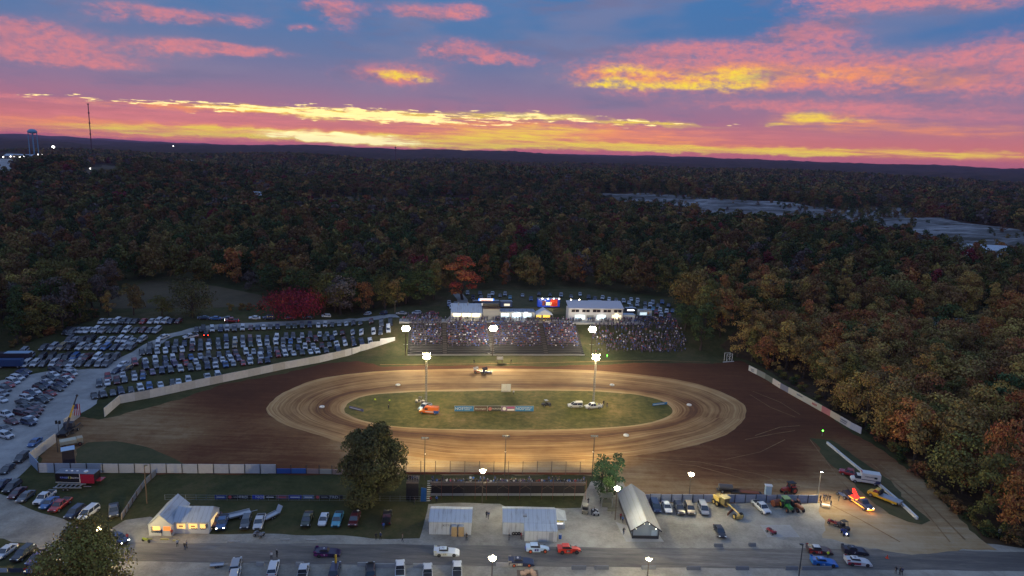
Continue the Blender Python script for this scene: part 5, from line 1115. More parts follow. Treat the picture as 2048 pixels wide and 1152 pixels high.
quad(1665,1049,(8,3),(.35,.03,.02,1),'red quad bike nearest the tow truck')
quad(1689,1070,(7,10),(.02,.05,.25,1),'blue quad bike with a bright lamp pulling a small cart',True)
quad(518,1073,(9,2),(.20,.20,.21,1),'grey quad bike standing below the white pickup with the trailer')
quad(1191,1029,(3,8),(.5,.5,.5,1),'white golf buggy left of the signed lamp pole')
def buggy(x, y, d, c, label, roofc):
    t = vehicle('utility_buggy', x, y, d, label, 'buggy', 'quad bikes and buggies in the yard'); A = mat('buggy_'+str(c), c, .5); 
    m = MB(); m.loft([[(x_, -w, zl), (x_, -w*.95, zh), (x_, w*.95, zh), (x_, w, zl)] for x_, w, zl, zh in [(-1.4,.65,.4,.9),(-.2,.68,.35,.6),(.5,.68,.35,.6),(.7,.66,.4,.95),(1.4,.5,.45,.8)]]); m.obj('body', A, t)
    m = MB()
    for a_, b_ in ((-.45,-.35),(.75,.45)):
        for s in (-.6,.6): m.tube((a_,s,.7),(b_,s,1.85),.035,n=4)
    m.obj('frame', DKST, t); MB().box(-.5,.55,-.66,.66,1.86,1.92).obj('roof', roofc, t); MB().box(-.4,.0,-.55,.55,.6,1.15).obj('seat', BLACK, t); wheels(t, (-1.0,.95), .72, .32, .24, HUB)
buggy(1686,1058,(8,5),(.05,.04,.04,1),'black utility buggy between the red quad and the blue one',BLACK)
buggy(1170,1024,(0,-8),(.30,.27,.19,1),'tan roofed buggy parked near the talking group',mat('tan_roof',(.42,.38,.27,1)))
buggy(840,806,(10,1),(.45,.42,.38,1),'small white buggy behind the left light tower base',BLACK)
buggy(1092,812,(-8,1),(.03,.03,.04,1),'black buggy in the middle of the infield',mat('pale_strip',(.35,.38,.42,1)))
# motorbike pair by the ticket building
t = vehicle('motorcycle', 292, 1085, (8,2), 'yellow green motorcycle parked by the yellow kerb', 'motorcycle'); m = MB(); m.loft([[(x_, -.12, z0), (x_, -.1, z1), (x_, .1, z1), (x_, .12, z0)] for x_, z0, z1 in [(-.8,.6,.85),(-.1,.4,.85),(.4,.5,.95),(.6,.7,.95)]]); m.obj('body', mat('lime_body',(.35,.42,.05,1),.4), t); m = MB(); m.tube((.5,-.32,1.05),(.5,.32,1.05),.025); m.tube((.72,0,.33),(.5,0,1.05),.04); m.obj('handlebar', DKST, t)
for x_ in (-.7,.75): MB().tube((x_,-.06,.33),(x_,.06,.33),.33,n=14).obj('wheel', RUB, t)
# ambulance
t = vehicle('ambulance', 1728, 966, (-13,-2), 'white box ambulance with a dark side stripe parked at the barrier rail', 'ambulance')
m = MB(); hexa(m, (-3.4,1.0,1.15,.62), (-3.38,.98,1.1,2.95)); m.obj('box_body', WHITE, t); m = MB(); m.loft([[(x_, -w, zl), (x_, -w*.95, zh), (x_, w*.95, zh), (x_, w, zl)] for x_, w, zl, zh in [(1.0,1.0,.5,1.3),(2.2,1.0,.45,1.25),(2.9,.95,.45,1.1),(3.2,.85,.5,.9)]]); m.obj('bonnet', WHITE, t)
m = MB(); hexa(m, (1.0,2.3,.95,1.28), (1.0,1.75,.8,2.05)); m.obj('cab_windows', CGL, t); m = MB(); hexa(m, (1.0,1.85,.88,2.06), (1.0,1.75,.8,2.14)); m.obj('cab_roof', WHITE, t)
for s in (-1, 1): MB().box(-3.2,.95,s*1.155-.012,s*1.155+.012,1.25,1.42).obj('side_stripe', mat('navy_stripe',(.04,.05,.12,1)), t); MB().box(-2.6,-1.9,s*1.14-.012,s*1.14+.012,1.8,2.3).obj('side_window', CGL, t)
m = MB(); hexa(m, (-3.4,-1.9,1.165,.65),(-3.4,-2.6,1.165,1.4)); m.obj('rear_stripe', mat('navy_stripe',(.04,.05,.12,1)), t); MB().box(.8,1.0,-.6,.6,2.96,3.08).obj('light_bar', mat('red_lens',(.4,.03,.03,1),.3), t)
wheels(t, (-2.2,2.3), 1.08, .42, .3); m = MB()
for s in (-1, 1): MB().box(3.0,3.15,s*.6-.15,s*.6+.15,.8,.95).obj('headlight', HLT, t)
text_mesh('AMBULANCE', .42, BLK, t, (-.9, 1.17, 2.15), (R(90), 0, math.pi))
# yellow rollback truck
t = vehicle('recovery_truck', 1766, 1000, (-13,-5), 'yellow cabbed recovery truck with a long grey flat bed', 'recovery truck')
m = MB(); m.loft([[(x_, -w, zl), (x_, -w*.93, zh), (x_, w*.93, zh), (x_, w, zl)] for x_, w, zl, zh in [(.9,1.05,.5,1.45),(2.3,1.05,.5,1.4),(3.2,.95,.5,1.25),(3.5,.8,.6,1.0)]]); m.obj('cab', YEL, t); m = MB(); hexa(m, (.9,2.3,.95,1.42), (1.0,1.8,.82,2.15)); m.obj('cab_windows', CGL, t); m = MB(); hexa(m, (.9,1.9,.9,2.16), (1.0,1.8,.82,2.26)); m.obj('cab_roof', YEL, t)
MB().box(-3.9,.85,-1.15,1.15,1.0,1.14).obj('flat_bed', ALU, t); MB().box(-3.4,.85,-1.18,-1.155,.55,1.0).obj('side_skirt', YEL, t); MB().box(-3.4,.85,1.155,1.18,.55,1.0).obj('side_skirt', YEL, t); MB().box(.5,.8,-1.0,1.0,1.15,2.2).obj('headboard', mat('dark_boards',(.035,.03,.028,1)), t); wheels(t, (-2.6,2.5), 1.1, .48, .34)
MB().box(-3.95,-3.7,-1.15,1.15,.7,1.0).obj('tail_ramp', STEEL, t)
# glowing tow truck
t = vehicle('tow_truck', 1721, 1012, (13,9), 'dark tow truck outlined in amber light strips with a red glowing boom', 'tow truck')
NVY = mat('navy_truck',(.03,.04,.09,1),.3,coat=.5); m = MB(); shell(m, [(-3.0,1.0,.55,1.05),(-.2,1.02,.5,1.1),(1.2,1.02,.5,1.35),(2.5,1.0,.5,1.25),(3.1,.9,.6,1.0)]); m.obj('body', NVY, t); m = MB(); hexa(m, (-.3,1.7,.9,1.25),(-.1,1.1,.75,2.0)); m.obj('windows', CGL, t); m = MB(); hexa(m, (-.2,1.2,.85,2.01),(-.1,1.1,.75,2.08)); m.obj('roof', NVY, t)
for s in (-1, 1): MB().box(-3.0,-1.3,s*1.03-.02,s*1.03+.02,1.0,1.16).obj('light_strip', AMB, t); MB().box(-1.9,-.9,s*1.03-.02,s*1.03+.02,.55,.68).obj('light_strip', AMB, t); MB().box(-.8,2.3,s*1.045-.02,s*1.045+.02,.55,.72).obj('light_strip', AMB, t)
MB().box(3.08,3.16,-1.0,1.0,.5,.68).obj('light_strip', AMB, t); MB().box(-.75,-.55,-1.0,1.0,1.2,1.32).obj('light_strip', AMB, t); MB().box(.1,.3,-.6,.6,2.1,2.2).obj('light_bar', AMB, t)
m = MB(); m.tube((-1.2,-.4,1.1),(-2.9,-.2,2.9),.1,n=5); m.tube((-1.2,.4,1.1),(-2.9,.2,2.9),.1,n=5); m.tube((-2.9,0,2.9),(-3.0,0,1.0),.05,n=5); m.tube((-2.0,-.3,1.0),(-2.0,.3,2.0),.07,n=5); m.obj('boom', REDG, t); MB().box(-2.7,-1.0,-.7,.7,1.08,1.5).obj('winch_box', mat('red_lit_panel',(.6,.05,.04,1),.5,emit=(1,.05,.03,1),es=.6), t)
wheels(t, (-2.0,2.1), 1.04, .45, .3)
for s in (-1, 1): MB().box(3.05,3.14,s*.7-.12,s*.7+.12,.85,1.0).obj('headlight', HLON, t)
q = P(1704,1008); lamp('POINT',(q.x,q.y-.5,2.0),120,(1,.12,.05),.3); q = P(1738,1024); lamp('POINT',(q.x,q.y-.6,.7),60,(1,.4,.1),.3)
# green tractor with roller, brown tractor, red tractor
def tractor(x, y, d, c, label, cab=True, roof=None):
    t = vehicle('farm_tractor', x, y, d, label, 'tractor', 'tractors about the yard'); A = mat('tractor_'+str(c), c, .45, coat=.2, noise=.1)
    m = MB(); hexa(m, (.3,2.3,.38,.9),(.3,2.25,.34,1.5)); m.obj('bonnet', A, t); MB().box(-1.2,.4,-.5,.5,.6,1.2).obj('chassis', A, t)
    for s in (-1, 1):
        o = MB().tube((-.7,s*.62,.85),(-.7,s*1.1,.85),.85,n=18).obj('rear_wheel', RUB, t); MB().tube((-.7,s*1.105,.85),(-.7,s*1.13,.85),.45,n=12).obj('rim', YEL if c[1] > c[0] else A, o); o = MB().tube((1.7,s*.55,.48),(1.7,s*.85,.48),.48,n=14).obj('front_wheel', RUB, t); MB().tube((1.7,s*.855,.48),(1.7,s*.88,.48),.28,n=10).obj('rim', RUST, o)
        MB().box(-1.3,-.1,s*.8-.25,s*.8+.25,1.72,1.8).obj('fender', A, t)
    if cab:
        m = MB(); 
        for a_ in (-1.1,.25):
            for s in (-.6,.6): m.tube((a_,s,1.2),(a_,s,2.5),.05,n=4)
        m.obj('cab_frame', A, t); MB().box(-1.3,.45,-.75,.75,2.5,2.66).obj('roof', roof or A, t); m = MB(); hexa(m, (-1.08,.23,.57,1.3),(-1.08,.23,.57,2.48)); m.obj('cab_windows', CGL, t)
    else: MB().box(-1.0,-.4,-.3,.3,1.25,1.7).obj('seat', BLACK, t); m = MB(); m.tube((.0,0,1.2),(-.2,0,1.75),.03); m.tube((.6,0,1.5),(.6,0,2.1),.05); m.obj('exhaust', DKST, t)
    return t
tractor(1572,1018,(9,9),(.03,.20,.05,1),'green tractor with a pale green cab roof by the grey fence',roof=mat('pale_green_roof',(.30,.42,.16,1),.5))
t = vehicle('sheepsfoot_roller', 1552, 1012, (9,6), 'rusty red roller coupled behind the green tractor', 'roller'); MB().tube((0,-1.0,.75),(0,1.0,.75),.75,n=20).obj('drum', RUST, t); m = MB(); m.box(-.9,.9,-1.15,-1.05,.7,.85); m.box(-.9,.9,1.05,1.15,.7,.85); m.box(.85,.95,-1.15,1.15,.7,.85); m.box(-.95,-.85,-1.15,1.15,.7,.85); m.obj('frame', RUST, t)
tractor(1592,1018,(9,8),(.26,.09,.035,1),'open rusty tractor right of the green one',cab=False)
tractor(1578,986,(-12,2),(.35,.04,.03,1),'red tractor standing on the clay beyond the grey fence',roof=BLACK)
# road grader
t = vehicle('road_grader', 1452, 1020, (12,9), 'faded yellow road grader with a long front frame', 'grader'); A = MACH
MB().box(-3.6,-1.6,-.95,.95,1.0,2.2).obj('engine_cover', A, t); m = MB(); hexa(m, (-1.5,.1,.75,1.1),(-1.4,.0,.7,2.75)); m.obj('cab', mat('grader_cab',(.16,.13,.06,1),.3), t); MB().box(-1.7,.25,-.95,.95,2.78,2.92).obj('cab_roof', mat('pale_yellow',(.62,.50,.24,1),.6), t)
m = MB(); m.tube((0,0,1.7),(4.2,0,1.25),.2,.15,n=6); m.box(-3.6,.2,-.4,.4,.7,1.0); m.obj('frame', A, t); m = MB(); m.T = Matrix.Translation((1.6,0,0)) @ Matrix.Rotation(.5,4,'Z'); m.box(-.08,.08,-1.8,1.8,.15,.75); m.obj('blade', RUST, t)
m = MB(); m.box(3.6,4.6,-.8,.8,.5,.7); m.box(4.5,4.7,-.9,.9,.3,1.0); m.obj('front_axle', A, t); wheels(t, (-3.1,-1.9), 1.2, .62, .4, A); wheels(t, (4.0,), 1.1, .62, .36, A); m = MB(); m.tube((-2.6,.3,2.2),(-2.6,.3,2.9),.08); m.obj('exhaust', DKST, t)
# water trailer beyond the fence and long drag
t = vehicle('water_tank', 1450, 984, (12,1), 'dark cylindrical water tank trailer beyond the grey fence', 'tank'); MB().tube((-1.6,0,1.2),(1.6,0,1.2),.75,n=16).obj('tank', mat('dark_tank',(.06,.06,.07,1),.5), t); m = MB(); m.box(-2,3.4,-.7,.7,.4,.5); m.obj('frame', DKST, t); wheels(t, (-.8,), .95, .42)
t = vehicle('drag_sled', 1490, 987, (12,1), 'long low dark drag sled lying beyond the grey fence', 'sled'); m = MB(); m.box(-3.5,3.8,-.8,.8,.0,.35); m.obj('frame', mat('dark_boards',(.035,.03,.028,1)), t); MB().box(-3.0,3.2,-.6,.6,.36,.5).obj('deck', RUST, t)
t = vehicle('lifting_basket', 1535, 992, (12,1), 'small blue and white cabinet standing over the grey fence', 'cabinet'); MB().box(-.7,.7,-.5,.5,.3,2.6).obj('cabinet', mat('pale_blue_panel',(.30,.42,.55,1)), t); MB().box(-.85,.85,-.6,.6,2.61,2.75).obj('lid', WHITE, t); MB().box(-.6,.6,-.45,.45,0,.3).obj('skid', DKST, t)
# infield vehicles
t = vehicle('race_support_van', 858, 827, (-13,-1), 'orange roofed blue tailed van beside the left light tower', 'van'); OG = mat('orange_van',(.80,.17,.02,1),.35,coat=.3)
m = MB(); shell(m, [(-3.0,.98,.45,1.3),(0,1.0,.4,1.3),(2.0,1.0,.4,1.2),(2.9,.9,.45,.95)]); m.obj('body', OG, t); m = MB(); hexa(m, (-3.0,1.9,.95,1.3),(-2.95,1.0,.8,2.25)); m.obj('upper_body', OG, t); m = MB(); m.box(-3.02,-1.6,-1.02,1.02,.5,1.3); m.obj('tail_panel', BLUE, t)
for s in (-1, 1): MB().box(.2,1.2,s*.93-.02,s*.93+.02,1.4,1.9).obj('side_window', CGL, t); MB().box(-1.5,1.0,s*1.01-.01,s*1.01+.01,.7,1.0).obj('side_stripe', WHITE, t)
MB().box(1.5,1.75,-.75,.75,1.5,1.95).obj('windscreen', CGL, t); wheels(t, (-2.0,2.0), 1.0, .36)
one(850,817,(-10,6),'pickup truck','w','white pickup nosed against the left light tower base')
t = one(1150,814,(-14,0),'suv','w','long white utility truck with a canopy in the infield'); MB().box(-2.3,-.2,-.75,.75,1.75,1.95).obj('roof_rack', WHITE, t)
one(1186,816,(-13,1),'pickup truck','w','white pickup parked at the right light tower base')
# crane holding the flag
t = vehicle('crane_truck', 132, 868, (9,-8), 'dark crane truck with a yellow boom rising over the gravel road', 'crane'); h0 = P(132,868)
MB().box(-3,3,-1.1,1.1,.7,1.2).obj('chassis', BLACK, t); MB().box(1.4,3.0,-1.1,1.1,1.2,2.4).obj('cab', mat('dark_cab',(.06,.06,.07,1)), t); wheels(t, (-2.2,-1.2,2.2), 1.15, .48); m = MB()
gp = P(136,862); rel = lambda px, py, dd: None
dx, dy, dz = ray(154, 791); k_ = (gp.y+1)/dy; tip = Vector((dx*k_, dy*k_, CZ+dz*k_)); t2 = t.matrix_world.copy(); inv = (Matrix.Translation(t.location) @ Matrix.Rotation(t.rotation_euler.z, 4, 'Z')).inverted(); tp = inv @ tip; b0 = Vector((0,0,1.3))
m.tube(b0, b0.lerp(tp,.35), .32, .28, n=6); m.obj('boom_base', mat('dark_cab',(.06,.06,.07,1)), t); MB().tube(b0.lerp(tp,.35), b0.lerp(tp,.72), .26, .22, n=6).obj('boom', YEL, t); MB().tube(b0.lerp(tp,.72), tp, .17, .15, n=6).obj('boom_tip', DKST, t); MB().ball(tp, .35).obj('hook_block', DKST, t)
# flag hung near the boom
fp = P(156,842); fz = top_z(fp,156,808); t = thing('flag', (fp.x, fp.y, fz), .25, 'large striped flag hanging on its side over the pale wall', 'flag'); fh = fz-top_z(fp,156,831); W_ = 1.6
RD2 = mat('flag_red',(.45,.03,.05,1),.8); m = MB(); mw = MB()
for i in range(7):
    x0 = -W_/2+W_*i/7
    (m if i % 2 == 0 else mw).box(x0, x0+W_/7, -.02, .02, -fh, 0 if i > 3 else -fh*.42)
m.obj('red_stripes', RD2, t); mw.obj('white_stripes', LW, t); MB().box(-W_/2, W_/14, -.022, .022, -fh*.42, 0).obj('blue_canton', mat('flag_blue',(.03,.04,.18,1),.8), t); m = MB(); m.tube((-W_/2-.2,0,.03),(W_/2+.2,0,.03),.04); m.obj('spreader_bar', STEEL, t)
st_ = MB()
for i in range(4):
    for j in range(5): st_.box(-W_/2+.1+i*.22, -W_/2+.16+i*.22, -.03, -.024, -fh*.42+.1+j*fh*.08, -fh*.42+.16+j*fh*.08)
st_.obj('stars', LW, t)
# water truck at the left island, dark implements
t = vehicle('water_truck', 139, 893, (10,-2), 'old cream machine with a flat cover parked inside the left entrance', 'machine'); MB().box(-2,1.6,-1.1,1.1,1.0,1.9).obj('tank', mat('cream_tank',(.50,.45,.32,1),.6,noise=.2), t); MB().box(1.7,3.0,-1,1,.6,2.0).obj('cab', mat('cream_cab',(.42,.34,.22,1),.6), t); wheels(t, (-1.3,2.2), 1.15, .5, .35, RUST)
t = vehicle('tow_implement', 150, 862, (10,-8), 'long dark farm implement with many tines beside the entrance', 'implement'); m = MB(); m.box(-3.2,3.2,-.12,.12,.9,1.1); 
for i in range(12): m.tube((-3+i*.54,0,1.0),(-3.1+i*.54,-.9,.1),.05,n=4)
m.box(-3,-2.8,-1.5,.1,.5,.6); m.obj('frame', DKST, t); wheels(t, (0,), .9, .4)
for (x, y, lab) in [(118,868,'pair of dark pole speakers beside the boom'),]: 
    b = P(x, y); t = thing('speaker_pole', b, 0, lab, 'speakers'); MB().tube((0,0,0),(0,0,3.4),.06).obj('pole', DKST, t)
    for s in (-1, 1): MB().box(s*.45-.2,s*.45+.2,-.2,.2,2.9,3.8).obj('speaker', BLACK, t)
# bus trailers and lot trailers at the far left
t = vehicle('coach_trailer', 20, 735, (12,0), 'long dark blue coach trailer at the left edge of the lot', 'trailer'); hexa(m := MB(), (-6.5,4.2,1.25,.7),(-6.4,4.0,1.15,2.9)); m.obj('body', mat('deep_blue_panel',(.02,.06,.16,1),.4), t); wheels(t, (-3.2,-2.2,3.0), 1.2, .45)
t = vehicle('box_trailer', 30, 724, (12,0), 'white roofed dark box trailer behind the coach trailer', 'trailer'); MB().box(-6,5,-1.2,1.2,.8,3.3).obj('body', mat('dark_panel',(.03,.03,.045,1),.5), t); MB().box(-2.5,5.2,-1.3,1.3,3.32,3.5).obj('roof', mat('pale_blue_roof',(.35,.50,.65,1)), t); wheels(t, (-3.5,-2.5), 1.15, .42)
# sign trailer
a = P(112,971); b = P(192,971); t = thing('merchandise_trailer', a, .02, 'long black and red lettered sales trailer behind the white fence', 'trailer'); L = (b-a).length
MB().box(0, L, 0, 2.5, .9, 3.0).obj('body', mat('trailer_black',(.012,.012,.016,1),.35), t); MB().box(L*.645, L, -.03, -.005, .75, 2.95).obj('red_side', mat('trailer_red',(.32,.012,.04,1),.4), t); MB().box(-.02, L*.64, -.05, -.03, .8, .9).obj('white_line', LW, t); MB().box(L*.625, L*.64, -.05, -.03, .9, 3.0).obj('white_line', LW, t)
text_mesh('KINSER', .62, mat('blue_lettering',(.25,.35,.9,1),.5), t, (L*.24, -.03, 2.0), (R(90),0,0)); text_mesh('11', .8, mat('lime_lettering',(.7,.8,.05,1),.5), t, (L*.37, -.03, 2.0), (R(90),0,0)); text_mesh('RACING', .5, LW, t, (L*.51, -.03, 2.0), (R(90),0,0))
MB().box(0, L, 0, 2.5, 3.01, 3.06).obj('roof', mat('trailer_roof',(.16,.18,.22,1),.5), t)
for k, x in enumerate((.22,.36,.5,.72)): m = MB(); m.tube((L*x,1.2,3.07),(L*x,1.2,3.2),.45 if k == 3 else .25,n=10); m.obj('roof_vent', LW, t)
m = MB(); m.box(L,L+1.3,.3,2.2,1.2,1.3); m.obj('hitch', RED, t); wheels_ = [MB().tube((L*x,.1,.42),(L*x,.4,.42),.42,n=12).obj('wheel', RUB, t) for x in (.3,.38)]
t = vehicle('flat_trailer', 144, 978, (12,0), 'low pale car trailer standing before the lettered sales trailer', 'trailer'); m = MB(); m.box(-3.5,2.6,-1.0,-.8,.55,.8); m.box(-3.5,2.6,.8,1.0,.55,.8); m.box(2.6,4.2,-.1,.1,.5,.6)
for k in range(6): m.box(-3.4+k,-3.1+k,-.9,.9,.55,.65)
m.obj('frame', ALU, t); wheels(t, (-1.2,-.3), 1.15, .33)
def trailer(x, y, d, label, tilt=False):
    t = vehicle('open_trailer', x, y, d, label, 'trailer', 'small open trailers'); MB().box(-2.4,2.0,-.95,.95,.5,.6).obj('deck', ALU, t); m = MB(); m.box(-2.4,2.0,-1.0,-.95,.5,.85); m.box(-2.4,2.0,.95,1.0,.5,.85); m.tube((2,0,.5),(3.4,0,.5),.06); m.obj('rail', ALU, t); wheels(t, (-.4,.3), 1.22, .3)
    if tilt: m = MB(); m.T = Matrix.Translation((-2.4,0,.55)) @ Matrix.Rotation(R(60),4,'Y'); m.box(-1.9,0,-.9,.9,-.04,.04); m.obj('raised_ramp', ALU, t)
trailer(541,1036,(-12,6),'open silver trailer with a raised ramp behind the white pickup',True)
bpy.data.objects['open_trailer'].scale = (.8,.8,.8)
trailer(482,1033,(12,-3),'empty open trailer parked on the grass right of the glowing building')
trailer(435,1133,(12,-1),'small trailer at the near road edge left of the silver suv'); bpy.data.objects['open_trailer.002'].scale = (.55,.55,.55)
t = vehicle('hay_wagon', 1055, 1148, (12,0), 'heap of tan sacks and planks at the bottom of the picture', 'load'); m = MB()
for i in range(9): m.ball((rnd.uniform(-1.6,1.6), rnd.uniform(-.8,.8), .25+.2*(i%2)), rnd.uniform(.35,.6), .6)
m.obj('sack', mat('tan_sack',(.50,.32,.2,1),.8), t); MB().box(-2,2,-1,1,.0,.12).obj('pallet', WOOD, t)
# food stands behind the grandstand
def stand_(x0, x1, y, h, c, label, parts):
    a, b = P(x0, y), P(x1, y); t = thing('food_trailer', a, math.atan2(b.y-a.y, b.x-a.x), label, 'food trailer', 'lit food trailers behind the grandstand'); L = (b-a).length
    MB().box(0, L, 0, 2.6, .5, h).obj('body', c, t); wheels(t, (L*.4,L*.5), 1.0, .35) if False else None; MB().box(-.1, L+.1, -.1, 2.7, h+.01, h+.1).obj('roof', ALU, t)
    m = MB(); m.tube((L*.3,.1,.35),(L*.3,.35,.35),.35,n=10); m.tube((L*.7,.1,.35),(L*.7,.35,.35),.35,n=10); m.obj('wheel', RUB, t)
    for n_, u0, u1, z0, z1, mt_ in parts: MB().box(L*u0, L*u1, -.07, -.01, z0, z1).obj(n_, mt_, t)
    return t, L
stand_(946,998,616,3.2,mat('dark_panel',(.03,.03,.045,1)),'dark food trailer with a glowing white and red roof sign',[('menu_board',.05,.28,1.1,2.4,mat('pale_menu',(.3,.3,.32,1))),('serving_hatch',.32,.68,1.1,2.3,glow('cream_hatch',(1,.9,.75,1),.6)),('roof_sign',.25,.75,3.4,4.4,glow('white_sign',(1,.85,.8,1),1.6)),('sign_text',.3,.7,3.45,3.75,glow('orange_sign',(1,.2,.05,1),1.2)),('sign_end',.2,.25,3.4,4.4,glow('blue_sign',(.1,.3,1,1),1.4)),('sign_end',.75,.8,3.4,4.4,glow('blue_sign',(.1,.3,1,1),1.4))])
stand_(1001,1024,616,3.0,mat('mauve_panel',(.25,.25,.33,1),.5),'small mauve food trailer right of the glowing sign',[('serving_hatch',.3,.8,1.0,2.0,GWINW)])
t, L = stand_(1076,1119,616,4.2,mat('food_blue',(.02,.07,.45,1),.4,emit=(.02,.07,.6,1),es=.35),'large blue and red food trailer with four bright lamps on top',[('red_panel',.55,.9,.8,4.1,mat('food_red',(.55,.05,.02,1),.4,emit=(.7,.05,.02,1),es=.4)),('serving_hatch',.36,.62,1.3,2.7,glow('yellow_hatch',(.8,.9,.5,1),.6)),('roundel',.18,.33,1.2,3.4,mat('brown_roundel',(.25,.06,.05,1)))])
text_mesh('XTREME', .8, LW, t, (L*.2,-.09,3.5), (R(90),0,0))
for k in range(4): m = MB(); m.ball((L*(.18+.26*k),-.4,4.5),.22); m.obj('lamp', glow('festoon_lamp',(1,.85,.6,1),25), t)
q = P(1098,618); lamp('POINT',(q.x,q.y-1.5,q.z+4.8),900,(1,.85,.6),.5)
stand_(1140,1160,613,2.6,mat('pale_menu',(.3,.3,.32,1)),'small lamp lit food stall behind the press building',[('serving_hatch',.2,.8,1.0,2.2,GWINW)])
for k, x in enumerate((1141,1158)): q = P(x,614); t = thing('stall_lamp', (q.x,q.y,q.z), 0, ('left' if k == 0 else 'right')+' bare bright lamp on a stick behind the press building', 'lamp', 'bare lamps behind the press building'); MB().tube((0,0,0),(0,0,3.4),.05).obj('pole', STEEL, t); MB().ball((0,0,3.5),.24).obj('bulb', MATS['festoon_lamp'], t)
stand_(1178,1204,617,3.4,mat('pale_blue_roof',(.35,.50,.65,1)),'pale blue box trailer behind the press building roof',[('panel',.1,.9,1.2,2.4,mat('pale_menu',(.3,.3,.32,1)))])
stand_(1210,1240,617,2.9,METW,'white trailer with a bright blue white strip behind the press building',[('strip_lamp',.1,.9,2.3,2.8,glow('ice_strip',(.75,.85,1,1),2.5))])
stand_(1252,1272,628,2.6,mat('dark_panel',(.03,.03,.045,1)),'dark food trailer with one bright hatch right of the press building',[('serving_hatch',.1,.8,1.5,2.0,glow('white_hatch',(1,1,1,1),3))])
stand_(1278,1303,634,3.0,METW,'white food trailer with a lit front beside the right crowd',[('serving_hatch',.05,.6,.9,2.1,GWINC),('side_picture',.65,.8,1.0,2.3,mat('orange_picture',(.5,.3,.15,1)))])
# ================================================================ people
SHIRT = mat('shirt', (.1,.1,.1,1), .85, objcol=True); SKIN = mat('skin', (.42,.25,.17,1), .6)
def pants_mat():
    m = bpy.data.materials.new('trousers'); m.use_nodes = True; t = NT(m.node_tree); b = m.node_tree.nodes['Principled BSDF']; r_ = t.new('ShaderNodeObjectInfo').outputs['Random']
    t.l.new(t.ramp(r_, [(0,(.02,.025,.04,1)),(.35,(.04,.06,.12,1)),(.6,(.02,.02,.02,1)),(.85,(.10,.09,.08,1))], 'CONSTANT'), b.inputs['Base Color']); b.inputs['Roughness'].default_value = .9; return m
PANTS = pants_mat()
def hair_mat():
    m = bpy.data.materials.new('hair'); m.use_nodes = True; t = NT(m.node_tree); b = m.node_tree.nodes['Principled BSDF']; r_ = t.m('FRACT', t.m('MULTIPLY', t.new('ShaderNodeObjectInfo').outputs['Random'], 7.3))
    t.l.new(t.ramp(r_, [(0,(.03,.02,.015,1)),(.35,(.10,.06,.03,1)),(.55,(.30,.28,.27,1)),(.68,(.02,.02,.03,1)),(.82,(.5,.5,.5,1)),(.93,(.25,.04,.04,1))], 'CONSTANT'), b.inputs['Base Color']); b.inputs['Roughness'].default_value = .9; return m
HAIR = hair_mat()
def person_mesh(name, J, split):
    """J: joints name->(pos, radius), grown as one skin; split(co)->material index"""
    edges = [('hip','chest'),('chest','neck'),('neck','head'),('head','crown')]
    for s in 'lr': edges += [('chest','sh'+s),('sh'+s,'el'+s),('el'+s,'ha'+s),('ha'+s,'fi'+s),('hip','th'+s),('th'+s,'kn'+s),('kn'+s,'an'+s),('an'+s,'to'+s)]
    names = ['hip']+[k for k in J if k != 'hip']; me = bpy.data.meshes.new('tmp'); me.from_pydata([J[k][0] for k in names], [(names.index(a), names.index(b)) for a, b in edges], [])
    o = bpy.data.objects.new('tmp', me); LINK(o); sk = o.modifiers.new('s', 'SKIN'); sk.use_smooth_shade = True
    for i, k in enumerate(names): r_ = J[k][1]; me.skin_vertices[0].data[i].radius = (r_, r_) if not isinstance(r_, tuple) else r_
    me.skin_vertices[0].data[0].use_root = True
    su = o.modifiers.new('u', 'SUBSURF'); su.levels = su.render_levels = 1
    dg = bpy.context.evaluated_depsgraph_get(); ev = o.evaluated_get(dg); out = bpy.data.meshes.new_from_object(ev); bpy.data.objects.remove(o)
    out.name = name; out.materials.clear()
    for m in (SHIRT, PANTS, SKIN, HAIR): out.materials.append(m)
    for p in out.polygons: p.material_index = split(p.center, J)
    return out
def sp_stand(c, J):
    hy = J['head'][0]
    if c.z > J['neck'][0][2]-.02: return 3 if (c.z > hy[2]+.03 or c.y < hy[1]-.035) else 2
    for s in 'lr':
        if (c-Vector(J['fi'+s][0])).length < .13: return 2
    hp = J['hip'][0]
    if c.z < hp[2]+.02: return 1
    if J.get('seated') : pass
    return 0
def sp_sit(c, J):
    hy = J['head'][0]
    if c.z > J['neck'][0][2]-.02: return 3 if (c.z > hy[2]+.03 or c.y < hy[1]-.035) else 2
    for s in 'lr':
        if (c-Vector(J['fi'+s][0])).length < .12: return 2
    return 1 if (c.y > .14 and c.z < J['hip'][0][2]+.13) or c.z < J['hip'][0][2]-.02 else 0
